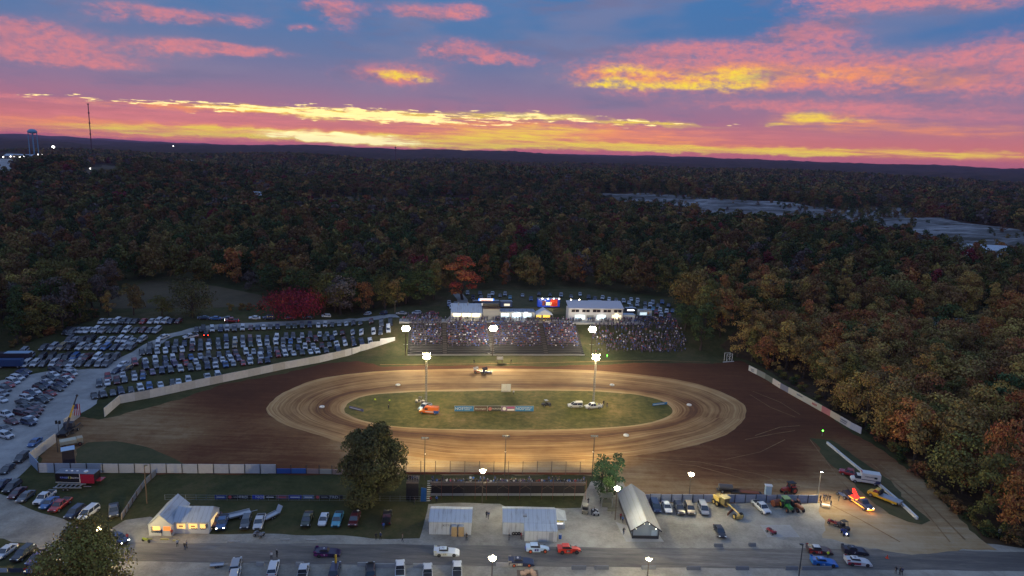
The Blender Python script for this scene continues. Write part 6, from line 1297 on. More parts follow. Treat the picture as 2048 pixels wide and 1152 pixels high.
def stander(arm=0, step=0, armr=None):
    J = {'hip': ((0,0,.94), (.155,.11)), 'chest': ((0,0,1.32), (.17,.12)), 'neck': ((0,0,1.50), .055), 'head': ((0,.015,1.62), (.085,.1)), 'crown': ((0,.0,1.73), .075)}
    for s, k in (('l',-1),('r',1)):
        a = arm if s == 'l' or armr is None else armr; st = step*k
        J['sh'+s] = ((k*.19,0,1.42), .06)
        if a == 0: J['el'+s] = ((k*.25,.0,1.14), .045); J['ha'+s] = ((k*.26,.07,.90), .032); J['fi'+s] = ((k*.26,.10,.80), .028)
        elif a == 1: J['el'+s] = ((k*.27,.02,1.15), .045); J['ha'+s] = ((k*.16,.26,1.18), .032); J['fi'+s] = ((k*.12,.33,1.20), .028)
        else: J['el'+s] = ((k*.34,.05,1.22), .045); J['ha'+s] = ((k*.22,-.05,1.0), .032); J['fi'+s] = ((k*.17,-.02,.96), .028)
        J['th'+s] = ((k*.10,st*.3,.80), .09); J['kn'+s] = ((k*.11,st*.8+.02,.48), .06); J['an'+s] = ((k*.12,st*1.3-.03,.09), .045); J['to'+s] = ((k*.13,st*1.3+.14,.04), .038)
    return J
def sitter(lean=0):
    J = {'hip': ((0,0,.08), (.16,.12)), 'chest': ((0,.05+lean,.45), (.17,.12)), 'neck': ((0,.09+lean,.62), .055), 'head': ((0,.12+lean,.74), (.085,.1)), 'crown': ((0,.11+lean,.85), .075)}
    for s, k in (('l',-1),('r',1)):
        J['sh'+s] = ((k*.19,.05+lean,.55), .06); J['el'+s] = ((k*.24,.12+lean,.30), .045); J['ha'+s] = ((k*.12,.34,.22), .032); J['fi'+s] = ((k*.07,.40,.20), .028)
        J['th'+s] = ((k*.10,.12,.09), .09); J['kn'+s] = ((k*.12,.46,.10), .062); J['an'+s] = ((k*.12,.48,-.33), .045); J['to'+s] = ((k*.13,.62,-.38), .038)
    return J
PM = {'stand': [person_mesh('person', stander(a, s, b), sp_stand) for a, s, b in ((0,.0,None),(1,.05,0),(0,.14,2),(2,.03,1))], 'sit': [person_mesh('person', sitter(l), sp_sit) for l in (0,.07,-.03)]}
SC = [((.045,.06,.13,1),'navy'),((.025,.025,.03,1),'black'),((.14,.14,.16,1),'grey'),((.6,.6,.62,1),'white'),((.32,.035,.04,1),'red'),((.05,.14,.42,1),'blue'),((.10,.05,.15,1),'purple'),((.06,.09,.05,1),'green'),((.35,.12,.05,1),'orange'),((.40,.10,.16,1),'pink'),((.18,.14,.10,1),'brown')]
SWT = [.32,.22,.13,.08,.03,.11,.06,.02,.01,.015,.015]
def shirt(): return SC[nr.choice(len(SC), p=np.array(SWT)/sum(SWT))]
def person(loc, rz, pose, lab, group, col=None, v=None, sc=1.0):
    me = PM[pose][rnd.randrange(len(PM[pose])) if v is None else v]; o = link('person', me, None, loc); o.rotation_euler = (0, 0, rz); k = rnd.uniform(.94, 1.05)*sc; o.scale = (k, k, k)
    c = col or shirt(); o.color = c[0]; return tag(o, lab(c[1]) if callable(lab) else lab, 'person', group)
YG = 'people about the yard and road'
CB_ = {c[1]: c for c in SC}; HV = ((.65,.85,.05,1), 'lime')
def pp(x, y, face, lab, col='black', v=None, group=YG):
    q = P(x, y); person((q.x, q.y, q.z+.05), face, 'stand', lab, group, HV if col == 'lime' else CB_[col], v)
for a in [(1655,1126-9,0,'person in a lime vest between the red tailed and blue race cars','lime',1),(543,1119,.3,'person in a pale blue shirt left of the pair on the road','white',0),(554,1115,-.5,'dark clothed person right of the pair on the road','black',0),
  (752,1080,.4,'left one of two dark figures on the grass edge','black',0),(761,1080,-.4,'right one of two dark figures on the grass edge','navy',1),(805,1084,1.5,'person walking alone on the gravel left of the lettered shed','brown',2),(767,1060,0,'person in a blue shirt behind the black pickup','blue',0),
  (933,1081,2.5,'person in black at the right portable toilet','black',3),(1018,1081,1.5,'dark figure standing before the long white shed','black',3),(1042,1079,-1.5,'person in a maroon top beside the leaning tyres','red',1),(973,1036,.5,'left of two people between the white sheds','black',0),(977,1038,-2.5,'person in pink trousers between the white sheds','navy',2),
  (861,1006,0,'person in a red jacket by the bleachers end','red',0),(873,1006,.2,'person in a pale blue outfit beneath the bleachers','blue',1),(829,1009,1.0,'dark figure at the foot of the viewing deck','black',2),(716,1032,0,'person in a cream shirt standing on the maroon pickup side','white',0),
  (324,1072,1.5,'dark figure at the red glowing window','navy',1),(344,1074,-2,'person in a maroon top walking below the glowing windows','red',2),(255,1082,.3,'person in a red top beside the dark blue pickup','red',0),(355,1094,.5,'person in white crouched on the road left of the dark pair','white',1),(370,1101,0,'dark person standing on the road below the glowing windows','black',0),(374,1097,2,'second dark person standing behind the first on the road','navy',1),
  (1183,1030,1.2,'left one of the talking group beside the buggy','black',1),(1188,1029,-1.5,'right one of the talking group beside the buggy','black',0),(1176,1010,.5,'dark person leaning at the small table','black',3),(1201,1008,0,'person in green by the booth','green',1),
  (1247,1070,0,'person in black on the pad left of the barn','black',2),(1241,1040,.5,'person in red seated group by the barn wall','red',1),(1245,1046,-1,'person in blue by the barn wall','blue',0),(1250,1038,2,'person in grey by the barn wall','grey',1),
  (1640,1003,.5,'first from the left of the group at the grey fence end','black',0),(1647,1001,2,'second from the left of the group at the grey fence end','navy',1),(1651,1002,-1,'third from the left of the group at the grey fence end','black',2),(1655,1001,.3,'fourth from the left of the group at the grey fence end','brown',0),(1659,1003,3,'last on the right of the group at the grey fence end','black',1),
  (1641,1014,1.5,'person left of the small table by the fence end','black',3),(1661,1013,-1.5,'person right of the small table by the fence end','black',1),(1677,1003,1.0,'person standing at the nose of the sprint car','black',1),(1799,1150,.5,'left of three dark figures at the bottom right','black',0),(1803,1151,2,'middle of three dark figures at the bottom right','navy',1),(1791,1148,-1,'rightmost looking away of three dark figures','black',3),
  (750,806,0,'marshal in a lime top standing at the left of the infield','lime',0),(779,808,1,'marshal in a lime top left of the tower van','lime',1),(777,820,0,'dark figure standing on the infield grass','black',0),(1207,811,.5,'person in black right of the right tower','black',0),(1205,816,2,'person in a cream suit right of the right tower','white',0),(1214,815,-1,'rightmost dark figure by the right tower','black',2),(1193,816,2,'marshal in a lime vest at the right tower truck','lime',1),
  (1027,790,0,'person in white standing right of the scoreboard','white',0),(1022,727,0,'dark figure left of the flag stand on the grass','black',1),(948,727,0,'dark figure standing at the grandstand kerb','black',0),(1212,948,0,'dark person under the forked green tree','red',0)]:
    pp(a[0], a[1], a[2], a[3], a[4], a[5])
NB_ = 0
BM = Matrix.Translation((BL.x, BL.y, 0)) @ Matrix.Rotation(bang, 4, 'Z')
cols_used = {}
for i in (0, 1, 2):
    x = .5; 
    xs = []
    while x < BW-.4:
        if rnd.random() < (.88, .8, .6)[i]: xs.append(x)
        x += rnd.uniform(.62, .95)
    for j, x in enumerate(xs):
        q = BM @ Vector((x, BY(i)+.12, BZ(i)+.02)); rn = ('top', 'second', 'third')[i]
        st = (i == 0 and rnd.random() < .45)
        if st: q.z -= .45; q += BM.to_3x3() @ Vector((0, .45, 0))
        person(q, bang+rnd.uniform(-.25, .25), 'stand' if st else 'sit', (lambda c, j=j, rn=rn, st=st: '%s spectator in %s, %s from the left on the %s bleacher row' % ('standing' if st else 'seated', c, ordn(j), rn)), 'spectators on the near bleachers'); NB_ += 1
for j in range(5):
    q = Matrix.Translation(P(812, 1000)) @ Matrix.Rotation(bang, 4, 'Z') @ Vector((.3+j*.55, .6+.2*(j % 2), 4.06)); person(q, bang, 'stand', lambda c, j=j: 'standing spectator in %s, %s from the left on the viewing deck' % (c, ordn(j)), 'spectators on the viewing deck', None, 0)
# crowd in the grandstand: the lowest filled rows singly, the dense mass above as one crowd
stuff = []; singles = []
def fill(i, x):
    f = x/WID
    lowest = 5 if f < .2 else (4.2 if f < .62 else 4)
    if i < lowest-rnd.random()*1.2: return 0
    d = .85 if f < .2 else (.93 if f < .48 else .98)
    if f < .2 and i > 12: d = .5
    return d*min(1, (i-lowest+1.5)/4)
NS = 300-NB_-5-52-30
for i in range(ROWS):
    x = .8; j = 0
    while x < WID-.6:
        x += rnd.uniform(.5, .66)
        if min(abs(x-q) for q in aisx) < 1.05: continue
        if rnd.random() > fill(i, x): continue
        loc = SM @ Vector((x, rowy(i)+.42, rowz(i)+.1)); (singles if len(singles) < NS and i < 9 else stuff).append((loc, sang+math.pi+rnd.uniform(-.4, .4), 'sit', i)); 
cnt = {}
for loc, rz, pose, i in singles:
    cnt[i] = cnt.get(i, 0)+1; c_ = cnt[i]-1; person(loc, rz, pose, lambda c, i=i, c_=c_: 'seated spectator in %s, %s from the left of grandstand bench %s' % (c, ordn(c_), ordn(i)), 'spectators on the lower grandstand benches')
for k in range(230):   # standing on the top walkway before the counters
    x = rnd.uniform(-3, WID+24); 
    loc = SM @ Vector((x, rowy(ROWS)+rnd.uniform(.2, 3.2), TOPZ)); stuff.append((loc, rnd.uniform(0, 6.28), 'stand', 0))
RG = [(1185,690),(1240,700),(1345,706),(1375,690),(1345,640),(1255,638),(1180,655)]
rgp = [(q.x, q.y) for q in pts(RG)]; bx = [min(q[0] for q in rgp), max(q[0] for q in rgp), min(q[1] for q in rgp), max(q[1] for q in rgp)]; k = 0
while k < 900:
    x, y = rnd.uniform(bx[0], bx[1]), rnd.uniform(bx[2], bx[3]); 
    if not inpoly(x, y, rgp): k += .3; continue
    f = (x-bx[0])/(bx[1]-bx[0]); 
    if rnd.random() > .55+.45*f: continue
    dd = -(x-SL.x)*math.sin(sang)+(y-SL.y)*math.cos(sang); up_ = dd > 15
    stuff.append((Vector((x, y, Hs(x, y)+(.02 if up_ else .32))), sang+math.pi+rnd.uniform(-.5, .5), 'stand' if up_ else 'sit', 0)); k += 1
for k in range(120):
    q = P(rnd.uniform(815, 880), rnd.uniform(632, 646)); stuff.append((Vector((q.x, q.y, q.z)), rnd.uniform(2.6, 3.7), 'stand', 0))
for k in range(26):    # a few singly on the grass bank's foot
    q = P(1190+k*7.2+rnd.uniform(-2, 2), 700+rnd.uniform(-2, 5)); person((q.x, q.y, q.z+.3), math.pi+rnd.uniform(-.4, .4), 'sit', lambda c, k=k: 'person in %s sitting %s from the left along the foot of the grass bank' % (c, ordn(k)), 'spectators along the foot of the grass bank')
# one crowd mesh
def join_crowd(lst):
    simp = {}
    for pose in ('sit', 'stand'):
        me = PM[pose][0]; nv = len(me.vertices); co = np.zeros(nv*3); me.vertices.foreach_get('co', co); co = co.reshape(-1, 3)
        lv = np.zeros(len(me.loops), np.int32); me.loops.foreach_get('vertex_index', lv); ls = np.zeros(len(me.polygons), np.int32); me.polygons.foreach_get('loop_start', ls); mi = np.zeros(len(me.polygons), np.int32); me.polygons.foreach_get('material_index', mi); simp[pose] = (co, lv, ls, mi)
    V = []; Lv = []; Ls = []; Mi = []; Cc = []; ov = ol = 0
    for loc, rz, pose, _ in lst:
        co, lv, ls, mi = simp[pose]; c, s = math.cos(rz), math.sin(rz); k = rnd.uniform(1.0, 1.16); q = co*k
        V.append(np.stack([q[:, 0]*c-q[:, 1]*s+loc.x, q[:, 0]*s+q[:, 1]*c+loc.y, q[:, 2]+loc.z], 1)); Lv.append(lv+ov); Ls.append(ls+ol); Mi.append(mi)
        cc = np.array(shirt()[0]); pc = np.array(rnd.choice([(.02,.025,.04,1),(.04,.06,.12,1),(.02,.02,.02,1),(.10,.09,.08,1)])); hc = np.array(rnd.choice([(.03,.02,.015,1),(.10,.06,.03,1),(.3,.28,.27,1),(.02,.02,.03,1),(.5,.5,.5,1),(.03,.02,.015,1),(.05,.06,.12,1)])); tab = np.stack([cc, pc, np.array((.30,.18,.125,1)), hc]); Cc.append(tab[mi]); ov += len(co); ol += len(lv)
    V = np.concatenate(V); Lv = np.concatenate(Lv); Ls = np.concatenate(Ls); Cc = np.concatenate(Cc)
    me = bpy.data.meshes.new('crowd'); me.vertices.add(len(V)); me.vertices.foreach_set('co', V.ravel()); me.loops.add(len(Lv)); me.loops.foreach_set('vertex_index', Lv.astype(np.int32)); me.polygons.add(len(Ls)); me.polygons.foreach_set('loop_start', Ls.astype(np.int32)); me.update()
    a = me.attributes.new('tint', 'FLOAT_COLOR', 'FACE'); a.data.foreach_set('color', Cc.astype(np.float32).ravel())
    m = bpy.data.materials.new('crowd_clothes'); m.use_nodes = True; t = NT(m.node_tree); t.l.new(t.new('ShaderNodeAttribute', attribute_name='tint').outputs['Color'], m.node_tree.nodes['Principled BSDF'].inputs['Base Color']); m.node_tree.nodes['Principled BSDF'].inputs['Roughness'].default_value = .85; me.materials.append(m); me.update(); return me
cw = link('crowd', join_crowd(stuff)); tag(cw, 'dense crowd of spectators filling the upper grandstand and the grass bank beside it', 'crowd', kind='stuff')
# small table with the group, barn seats
t = vehicle('folding_table', 1651, 1016, (12,2), 'small pale folding table amid the group by the fence end', 'table'); MB().box(-.9,.9,-.4,.4,.72,.78).obj('table_top', WHITE, t)
for x in (-.8,.8):
    for y in (-.3,.3): MB().box(x-.03,x+.03,y-.03,y+.03,0,.72).obj('leg', STEEL, t)
t = vehicle('sign_post', 672, 1143, (12,0), 'short yellow marker post at the near road edge', 'post'); MB().box(-.16,.16,-.16,.16,0,3.4).obj('post', YEL, t); MB().box(-.25,.25,-.25,.25,0,.2).obj('base', CONCM, t)
t = vehicle('traffic_cone', 1774, 1117, (12,0), 'small orange traffic cone on the road right of the race cars', 'cone'); MB().tube((0,0,.05),(0,0,.75),.2,.05,10).obj('cone', mat('cone_orange',(.8,.08,.03,1)), t); MB().box(-.28,.28,-.28,.28,0,.05).obj('base', mat('cone_orange',(.8,.08,.03,1)), t)
q = P(1644, 872); t = thing('signal_light', q, 0, 'small green signal light at the head of the barrier rail', 'signal'); MB().tube((0,0,0),(0,0,1.6),.06).obj('post', STEEL, t); MB().ball((0,-.1,1.7),.2).obj('lens', glow('green_signal',(.1,1,.05,1),14), t)
q = P(1214, 716); t = thing('signal_light', q, 0, 'small green signal light right of the right light tower', 'signal'); MB().tube((0,0,0),(0,0,1.0),.06).obj('post', STEEL, t); MB().ball((0,-.1,1.1),.2).obj('lens', MATS['green_signal'], t)
q = P(1946, 1000+35); t = thing('gate_post', q, 0, 'pale gate post at the edge of the autumn trees', 'post'); MB().box(-.15,.15,-.15,.15,0,2.0).obj('post', WOOD, t); MB().box(-.2,.2,-.2,.2,2.0,2.08).obj('cap', WHITE, t)
q = P(1997, 1077); t = thing('road_sign', q, 0, 'small white sign plate at the woods by the far right road', 'sign'); MB().box(-.05,.05,.05,.1,0,2.4).obj('post', STEEL, t); MB().box(-.3,.3,-.03,.03,1.3,2.4).obj('plate', WHITE, t)
wall_line('slat_fence', [(243,1040),(256,1020),(272,995),(290,970),(312,950)], 1.4, mat('grey_slats',(.30,.28,.25,1),.8,noise=.2), 'slanting weathered slat fence between the two grass areas', 'fence', 2.6, WOOD, rails=2)
p0, p1 = P(-60,1146), P(86,1146)
t = thing('low_banner_row', p0, math.atan2(p1.y-p0.y,p1.x-p0.x), 'low row of white, dark and red banners at the bottom left', 'banner'); L = (p1-p0).length
for u0, u1, mt_ in [(0,.38,LW),(.38,.52,mat('pale_banner2',(.4,.45,.5,1))),(.53,.73,mat('banner_dark2',(.05,.06,.09,1))),(.74,.86,RED),(.87,1,LW)]: MB().box(L*u0, L*u1-.1, -.04, 0, .15, 1.0).obj('panel', mt_, t)
# far structures
def far_base(px, py): return P(px, py)
b = P(70, 322); s_ = 0; dx, dy, dz = ray(70, 258); zt = CZ+dz/dy*b.y; hh = zt-b.z; rw = (b.y/F)*8.5
t = thing('water_tower', b, 0, 'pale blue water tower on legs at the left of the skyline', 'water tower'); WT = mat('tower_blue',(.16,.38,.50,1),.5)
m = MB(); n = 16; rr_ = [(.02,1.0),(.5,.93),(.85,.7),(1.0,.42),(1.0,.30),(.85,.12),(.4,.0),(.1,-.05)]; m.loft([[(rw*a*math.cos(2*math.pi*i/n), rw*a*math.sin(2*math.pi*i/n), hh-1.05*rw*(1-z)) for i in range(n)] for a, z in rr_]); m.obj('tank', WT, t, smooth=True)
for i in range(6): a = 2*math.pi*i/6; MB().tube((rw*1.0*math.cos(a), rw*1.0*math.sin(a), 0), (rw*.95*math.cos(a), rw*.95*math.sin(a), hh-rw*.75), rw*.06, n=5).obj('leg', WT, t)
MB().tube((0,0,0),(0,0,hh-rw), rw*.14).obj('riser_pipe', WT, t)
def mast(px, y0, y1, lab, wd, rd):
    b = P(px, y0); dx, dy, dz = ray(px-(2 if px < 400 else 0), y1); h = CZ+dz/dy*b.y-b.z; t = thing('radio_mast', b, 0, lab, 'mast', 'radio masts on the skyline'); u = b.y/F; m = MB()
    for i in range(3): a = 2*math.pi*i/3; m.tube((u*wd*math.cos(a), u*wd*math.sin(a), 0), (u*wd*.8*math.cos(a), u*wd*.8*math.sin(a), h), u*.3, n=4)
    z = 0
    while z < h: m.box(-u*wd, u*wd, -u*.2, u*.2, z, z+u*.5); z += u*4
    m.obj('lattice', mat('mast_red',(.14,.05,.05,1),.7), t)
    for f_ in rd: MB().tube((0,0,h*f_-u*1.2),(0,0,h*f_+u*1.2),u*1.6,n=8).obj('antenna', DKST, t)
mast(184, 308, 208, 'tall thin radio mast rising over the town at the left', .7, (.40,.995,.62,.82)); mast(791, 322, 294, 'short distant mast on the skyline below the brightest glow', .6, (.97,.75))
def house(px, py, L, D, e, r_, lab, wall, roof, rz=0, win=0, lit=False, name='house', over=.3, z=0):
    b = P(px, py); t = thing(name, (b.x, b.y, b.z+z), rz, lab, 'building'); gable(t, L, D, e, r_, wall, roof, over)
    for k in range(win): f = MB().box(L*(k+.3)/win, L*(k+.7)/win, -.08, -.01, 1.0, e-.6).obj('window', GWINW if lit else GLASS, t)
    return t
house(368,330,34,16,9,15,'white farmhouse gleaming in a clearing on the far left woods',WHITE,WHITE,.1,4)
house(500,402,13,12,7,11,'pale house half hidden in the woods left of the centre',WHITE,ROOFB,.2,3)
house(8,318,75,24,9,14,'long low town building with a row of lit lamps at the far left',mat('tan_wall',(.3,.25,.2,1)),ROOFB,.05,12,False,'town_building')
house(182,322,40,18,8,12,'town building beneath the tall radio mast',mat('tan_wall',(.3,.25,.2,1)),ROOFD,.05,4,True,'town_building')
house(106,336,30,14,10,14,'dark blue town building left of the radio mast',mat('navy_wall',(.05,.08,.2,1)),ROOFD,.05,3,False,'town_building')
house(1940,520,26,18,8,11,'pale roofed building half hidden in the right woods',WHITE,ROOFB,-.2,3,False,'farm_building')
def farlight(px, py, r_, lab, e=20):
    b = P(px, py+7); dx, dy, dz = ray(px, py); z = CZ+dz/dy*b.y; t = thing('distant_street_lamp', b, 0, lab, 'lamp', 'distant lamps of the town'); u = b.y/F
    MB().tube((0,0,0),(0,0,z-b.z),u*.15).obj('pole', DKST, t); MB().ball((0,0,z-b.z),u*r_).obj('bulb', glow('far_lamp',(1,.93,.85,1),9), t)
for k, (x, y, r_) in enumerate([(107,294,2.6),(7,314,1.2),(22,313,1.1),(28,313,1.1),(40,314,1.6),(48,313,1.0),(54,314,1.4),(77,309,1.1),(84,310,1.5),(104,310,1.1),(133,317,1.1),(126,327,1.2),(150,340,.9),(181,337,1.1),(189,304,2.0),(194,304,2.4),(347,292,.9),(55,284,0)][:17]):
    farlight(x, y, r_, ['largest distant lamp, beside the water tower','far left lamp of the town','second lamp from the left edge of the town','third lamp from the left edge of the town','bright lamp in the middle of the town building front','lamp just right of the bright one on the building front','lamp at the right end of the town building','small lamp right of the town building','brighter lamp right of the town building','lamp halfway between town building and mast','small lamp left of the mast at mid height','lamp low in the trees left of the mast','faint warm lamp among trees below the mast','lone lamp low in the woods right of the mast line','left one of the twin lamps at the mast foot','right one of the twin lamps at the mast foot','lone lamp on the far hills right of the mast'][k])
q = P(1958, 690); t = thing('woodland_lamp', q, 0, 'lone white lamp shining through the autumn woods at the right', 'lamp'); MB().tube((0,0,0),(0,0,3.5),.08).obj('pole', STEEL, t); MB().ball((0,0,3.6),.35).obj('bulb', glow('wood_lamp',(1,.97,.85,1),30), t); lamp('POINT',(q.x,q.y,q.z+3.9),700,(1,.95,.8),.4)
# ================================================================ trees
def leafmat(name, inst=False):
    m = bpy.data.materials.new(name); m.use_nodes = True; t = NT(m.node_tree); b = m.node_tree.nodes['Principled BSDF']; oi = t.new('ShaderNodeObjectInfo')
    lv = t.new('ShaderNodeAttribute', attribute_name='leaf').outputs['Fac']
    if inst:
        c = t.ramp(oi.outputs['Random'], TREECOL, 'CONSTANT')
    else: c = oi.outputs['Color']
    hs = t.new('ShaderNodeHueSaturation'); t.l.new(c, hs.inputs['Color']); t.l.new(t.m('MULTIPLY_ADD', lv, .06, .47), hs.inputs['Hue']); t.l.new(t.m('MULTIPLY_ADD', lv, .7, .75), hs.inputs['Value']); t.l.new(hs.outputs[0], b.inputs['Base Color']); b.inputs['Roughness'].default_value = .9; b.inputs['Specular IOR Level'].default_value = .15; return m
TC = {'dark green': (.048,.072,.026), 'olive': (.125,.112,.034), 'brown': (.165,.095,.040), 'rust': (.23,.100,.040), 'gold': (.29,.185,.055), 'crimson': (.17,.028,.028), 'orange': (.32,.125,.042), 'bronze': (.22,.145,.050), 'bare grey': (.125,.100,.085)}
_w = [('dark green',.30),('olive',.27),('brown',.15),('bronze',.10),('rust',.055),('gold',.04),('bare grey',.06),('crimson',.01),('orange',.015)]
TREECOL = []; acc = 0
for rep in range(2):
    for k, v in _w: TREECOL.append((acc, (*[q*(1.12 if rep else .85) for q in TC[k]], 1))); acc += v/2
LEAF = leafmat('leaves'); LEAFI = leafmat('forest_leaves', True); BARK = mat('bark', (.055,.042,.032,1), .95, noise=.3)
def crown(name, seed, w, h, nleaf, size, lobes=14, shape='round', mt=None, z0=.14):
    r_ = np.random.RandomState(seed); V = []; A = []
    cs = []
    for i in range(lobes):
        a = r_.uniform(0, 2*math.pi); t_ = (i+.5)/lobes; z = z0+(1-z0)*t_**.8*.88
        if shape == 'round': rad = math.sqrt(max(0, 1-((z-.55)/.5)**2))*.62
        elif shape == 'oval': rad = math.sqrt(max(0, 1-((z-.5)/.56)**2))*.55
        elif shape == 'egg': rad = math.sqrt(max(0, 1-((z-.36)/.66)**2))*.62
        elif shape == 'cone': rad = (1.05-z)*.55
        else: rad = .35
        rr = rad*math.sqrt(r_.uniform(.15, 1)); cs.append((rr*math.cos(a)*w/2*1.15, rr*math.sin(a)*w/2*1.15, z*h, w/2*r_.uniform(.26, .44)*(1.25-.6*abs(z-.5))))
    cs = np.array(cs); k = r_.choice(len(cs), nleaf, p=cs[:, 3]**2/np.sum(cs[:, 3]**2)); u = r_.normal(size=(nleaf, 3)); u /= np.linalg.norm(u, axis=1)[:, None]; u[:, 2] = np.where(u[:, 2] < -.35, -u[:, 2]*.6, u[:, 2])
    rr = cs[k, 3]*(r_.uniform(.72, 1.08, nleaf)); c = cs[k, :3]+u*rr[:, None]*np.array([1, 1, .82])
    nrm = u+r_.normal(size=(nleaf, 3))*.45; nrm /= np.linalg.norm(nrm, axis=1)[:, None]; t1 = np.cross(nrm, r_.normal(size=(nleaf, 3))); t1 /= np.linalg.norm(t1, axis=1)[:, None]; t2 = np.cross(nrm, t1); s = size*r_.uniform(.55, 1.2, nleaf)[:, None]
    q = np.stack([c-t1*s*.5, c-t2*s*.32+nrm*s*.08, c+t1*s*.5, c+t2*s*.34-nrm*s*.05], 1).reshape(-1, 3)
    me = bpy.data.meshes.new(name); me.vertices.add(len(q)); me.vertices.foreach_set('co', q.ravel()); me.loops.add(len(q)); me.loops.foreach_set('vertex_index', np.arange(len(q), dtype=np.int32)); me.polygons.add(nleaf); me.polygons.foreach_set('loop_start', np.arange(0, len(q), 4, dtype=np.int32)); me.update()
    at = me.attributes.new('leaf', 'FLOAT', 'FACE'); lob = r_.uniform(-.25, .25, lobes)[k]; at.data.foreach_set('value', np.clip(r_.uniform(.2, .8, nleaf)+lob, 0, 1).astype(np.float32)); me.materials.append(mt or LEAF); me.update(); return me, cs
def trunk(name, cs, h, r0, seed, limbs=6):
    r_ = random.Random(seed); m = MB(); p = Vector((0,0,-.3)); n = 5; pr = r0*1.2
    for i in range(n): q = Vector((r_.uniform(-.02,.02)*h, r_.uniform(-.02,.02)*h, h*.72*(i+1)/n)); rr = r0*(1-.8*(i+1)/n); m.tube(p, q, pr, rr, 7, caps=False); p, pr = q, rr
    for i in r_.sample(range(len(cs)), min(limbs, len(cs))): c = cs[i]; z = min(max(c[2]*.62, h*.15), h*.6); m.tube((0,0,z), (c[0]*.95, c[1]*.95, c[2]), r0*.38, r0*.08, 5, caps=False)
    return m.mesh(name, BARK)
PROTO = {}
for k, (shape, w_, h_, n_, s_, lb) in {'broad': ('round',11,13,2400,.62,16), 'tall': ('oval',9,16,2300,.62,15), 'wide': ('round',13,12,2700,.66,18), 'slim': ('cone',7,14,1700,.55,12), 'loose': ('round',10,14,1500,.6,13)}.items():
    for v in range(2):
        me, cs = crown('crown', hash(k) % 997 if False else len(PROTO)*7+3, w_, h_, n_, s_, lb, shape); PROTO[(k, v)] = (me, trunk('trunk', cs, h_, .32, len(PROTO)), w_, h_)
def tree(x, y, k, v, sc, cname, label, group, rz=None, name=None, z=None, cm=None, szz=1):
    me, tm, w_, h_ = PROTO[(k, v)]; t = link(name or {'slim': 'young_tree'}.get(k, 'autumn_tree' if cname not in ('dark green', 'olive') else 'leafy_tree'), None, None, (x, y, Hs(x, y) if z is None else z)); t.rotation_euler = (0, 0, rnd.uniform(0, 6.28) if rz is None else rz); t.scale = (sc, sc, sc*szz)
    tag(t, label, 'tree', group); c = link('crown', me, t); b_ = rnd.uniform(.8, 1.2); b_ *= 1.22 if proj(x, y, 8)[0] > 1400 else 1; c.color = tuple(q*b_ for q in (cm or TC[cname]))+(1,); link('trunk', tm, t); return t
# single trees that stand alone
def special(px, py, top, wpx, k, cname, label, v=0, cm=None, n=None, s=None, name=None, shape=None):
    b = P(px, py); hh = top_z(b, px, top)-b.z; w_ = wpx/pxm(b)
    if n:
        me, cs = crown('crown', 900+int(px), w_*1.02, hh, n, s, 34, shape or 'oval', None, .03); tm = trunk('trunk', cs, hh, max(.25, w_*.035), 5, 10); t = link(name or 'tree', None, None, b); tag(t, label, 'tree'); c = link('crown', me, t); c.color = (*(cm or TC[cname]), 1); link('trunk', tm, t); return t
    me, tm, w0, h0 = PROTO[(k, v)]; t = tree(b.x, b.y, k, v, 1, cname, label, None, name=name, cm=cm); t.scale = (w_/w0, w_/w0, hh/h0); return t
special(745,1006,850,128,'tall','dark green','tall dense dark tree standing between the track fence and the yard',n=22000,s=.6,cm=(.105,.098,.036),name='shade_tree',shape='egg')
b_ = P(165,1262); 
me, cs = crown('crown', 77, 16.5, 15.5, 15000, .48, 36, 'round', None, .2); tm = trunk('trunk', cs, 15.5, .5, 5, 16); hh = top_z(b_, 165, 1068)
t = link('autumn_tree', None, None, b_); t.scale = (1, 1, hh/15.5); tag(t, 'broad crowned green and orange tree at the bottom left corner', 'tree'); c = link('crown', me, t); c.color = (.21,.175,.048,1); link('trunk', tm, t)
me2, _ = crown('orange_foliage', 78, 15, 15.0, 1300, .42, 9, 'round', None, .35); c = link('orange_foliage', me2, t); c.color = (.26,.12,.035,1)
GRN2 = (.035,.075,.035)
special(1202,985,908,46,'slim','dark green','left trunk crown of the forked dark green trees by the bleachers',n=1500,s=.5,cm=GRN2,name='shade_tree',shape='oval'); special(1229,990,900,40,'slim','dark green','taller right crown of the forked dark green trees by the bleachers',n=1500,s=.5,cm=GRN2,name='shade_tree',shape='oval'); special(1212,1000,950,40,'slim','olive','small light green tree lit by the signed yard lamp',n=900,s=.4,cm=(.06,.10,.03),name='shade_tree')
special(590,634,588,128,'wide','crimson','wide crimson bush tree behind the back lane',n=5200,s=.8,cm=(.22,.024,.030),shape='round',name='crimson_tree')
special(385,635,556,88,'broad','olive','large olive tree behind the left parking rows',n=3500,s=.75,shape='round',cm=(.085,.080,.032)); special(325,632,590,50,'broad','olive','round olive tree left of the large olive one'); special(268,630,565,50,'broad','gold','golden tree at the left end of the brown field',cm=(.17,.115,.04)); special(218,632,580,30,'loose','gold','yellow tree at the wood edge left of the brown field')
special(925,600,510,80,'tall','orange','bright orange red tree behind the concession stand',cm=(.30,.08,.035)); special(1400,700,600,60,'tall','dark green','dark green tree at the right end of the crowd'); special(1370,660,605,60,'broad','dark green','dark tree overhanging the right crowd')
special(1995,1000,835,90,'broad','orange','bright orange tree near the right edge'); special(1920,980,880,60,'broad','rust','rust red tree above the gate post')
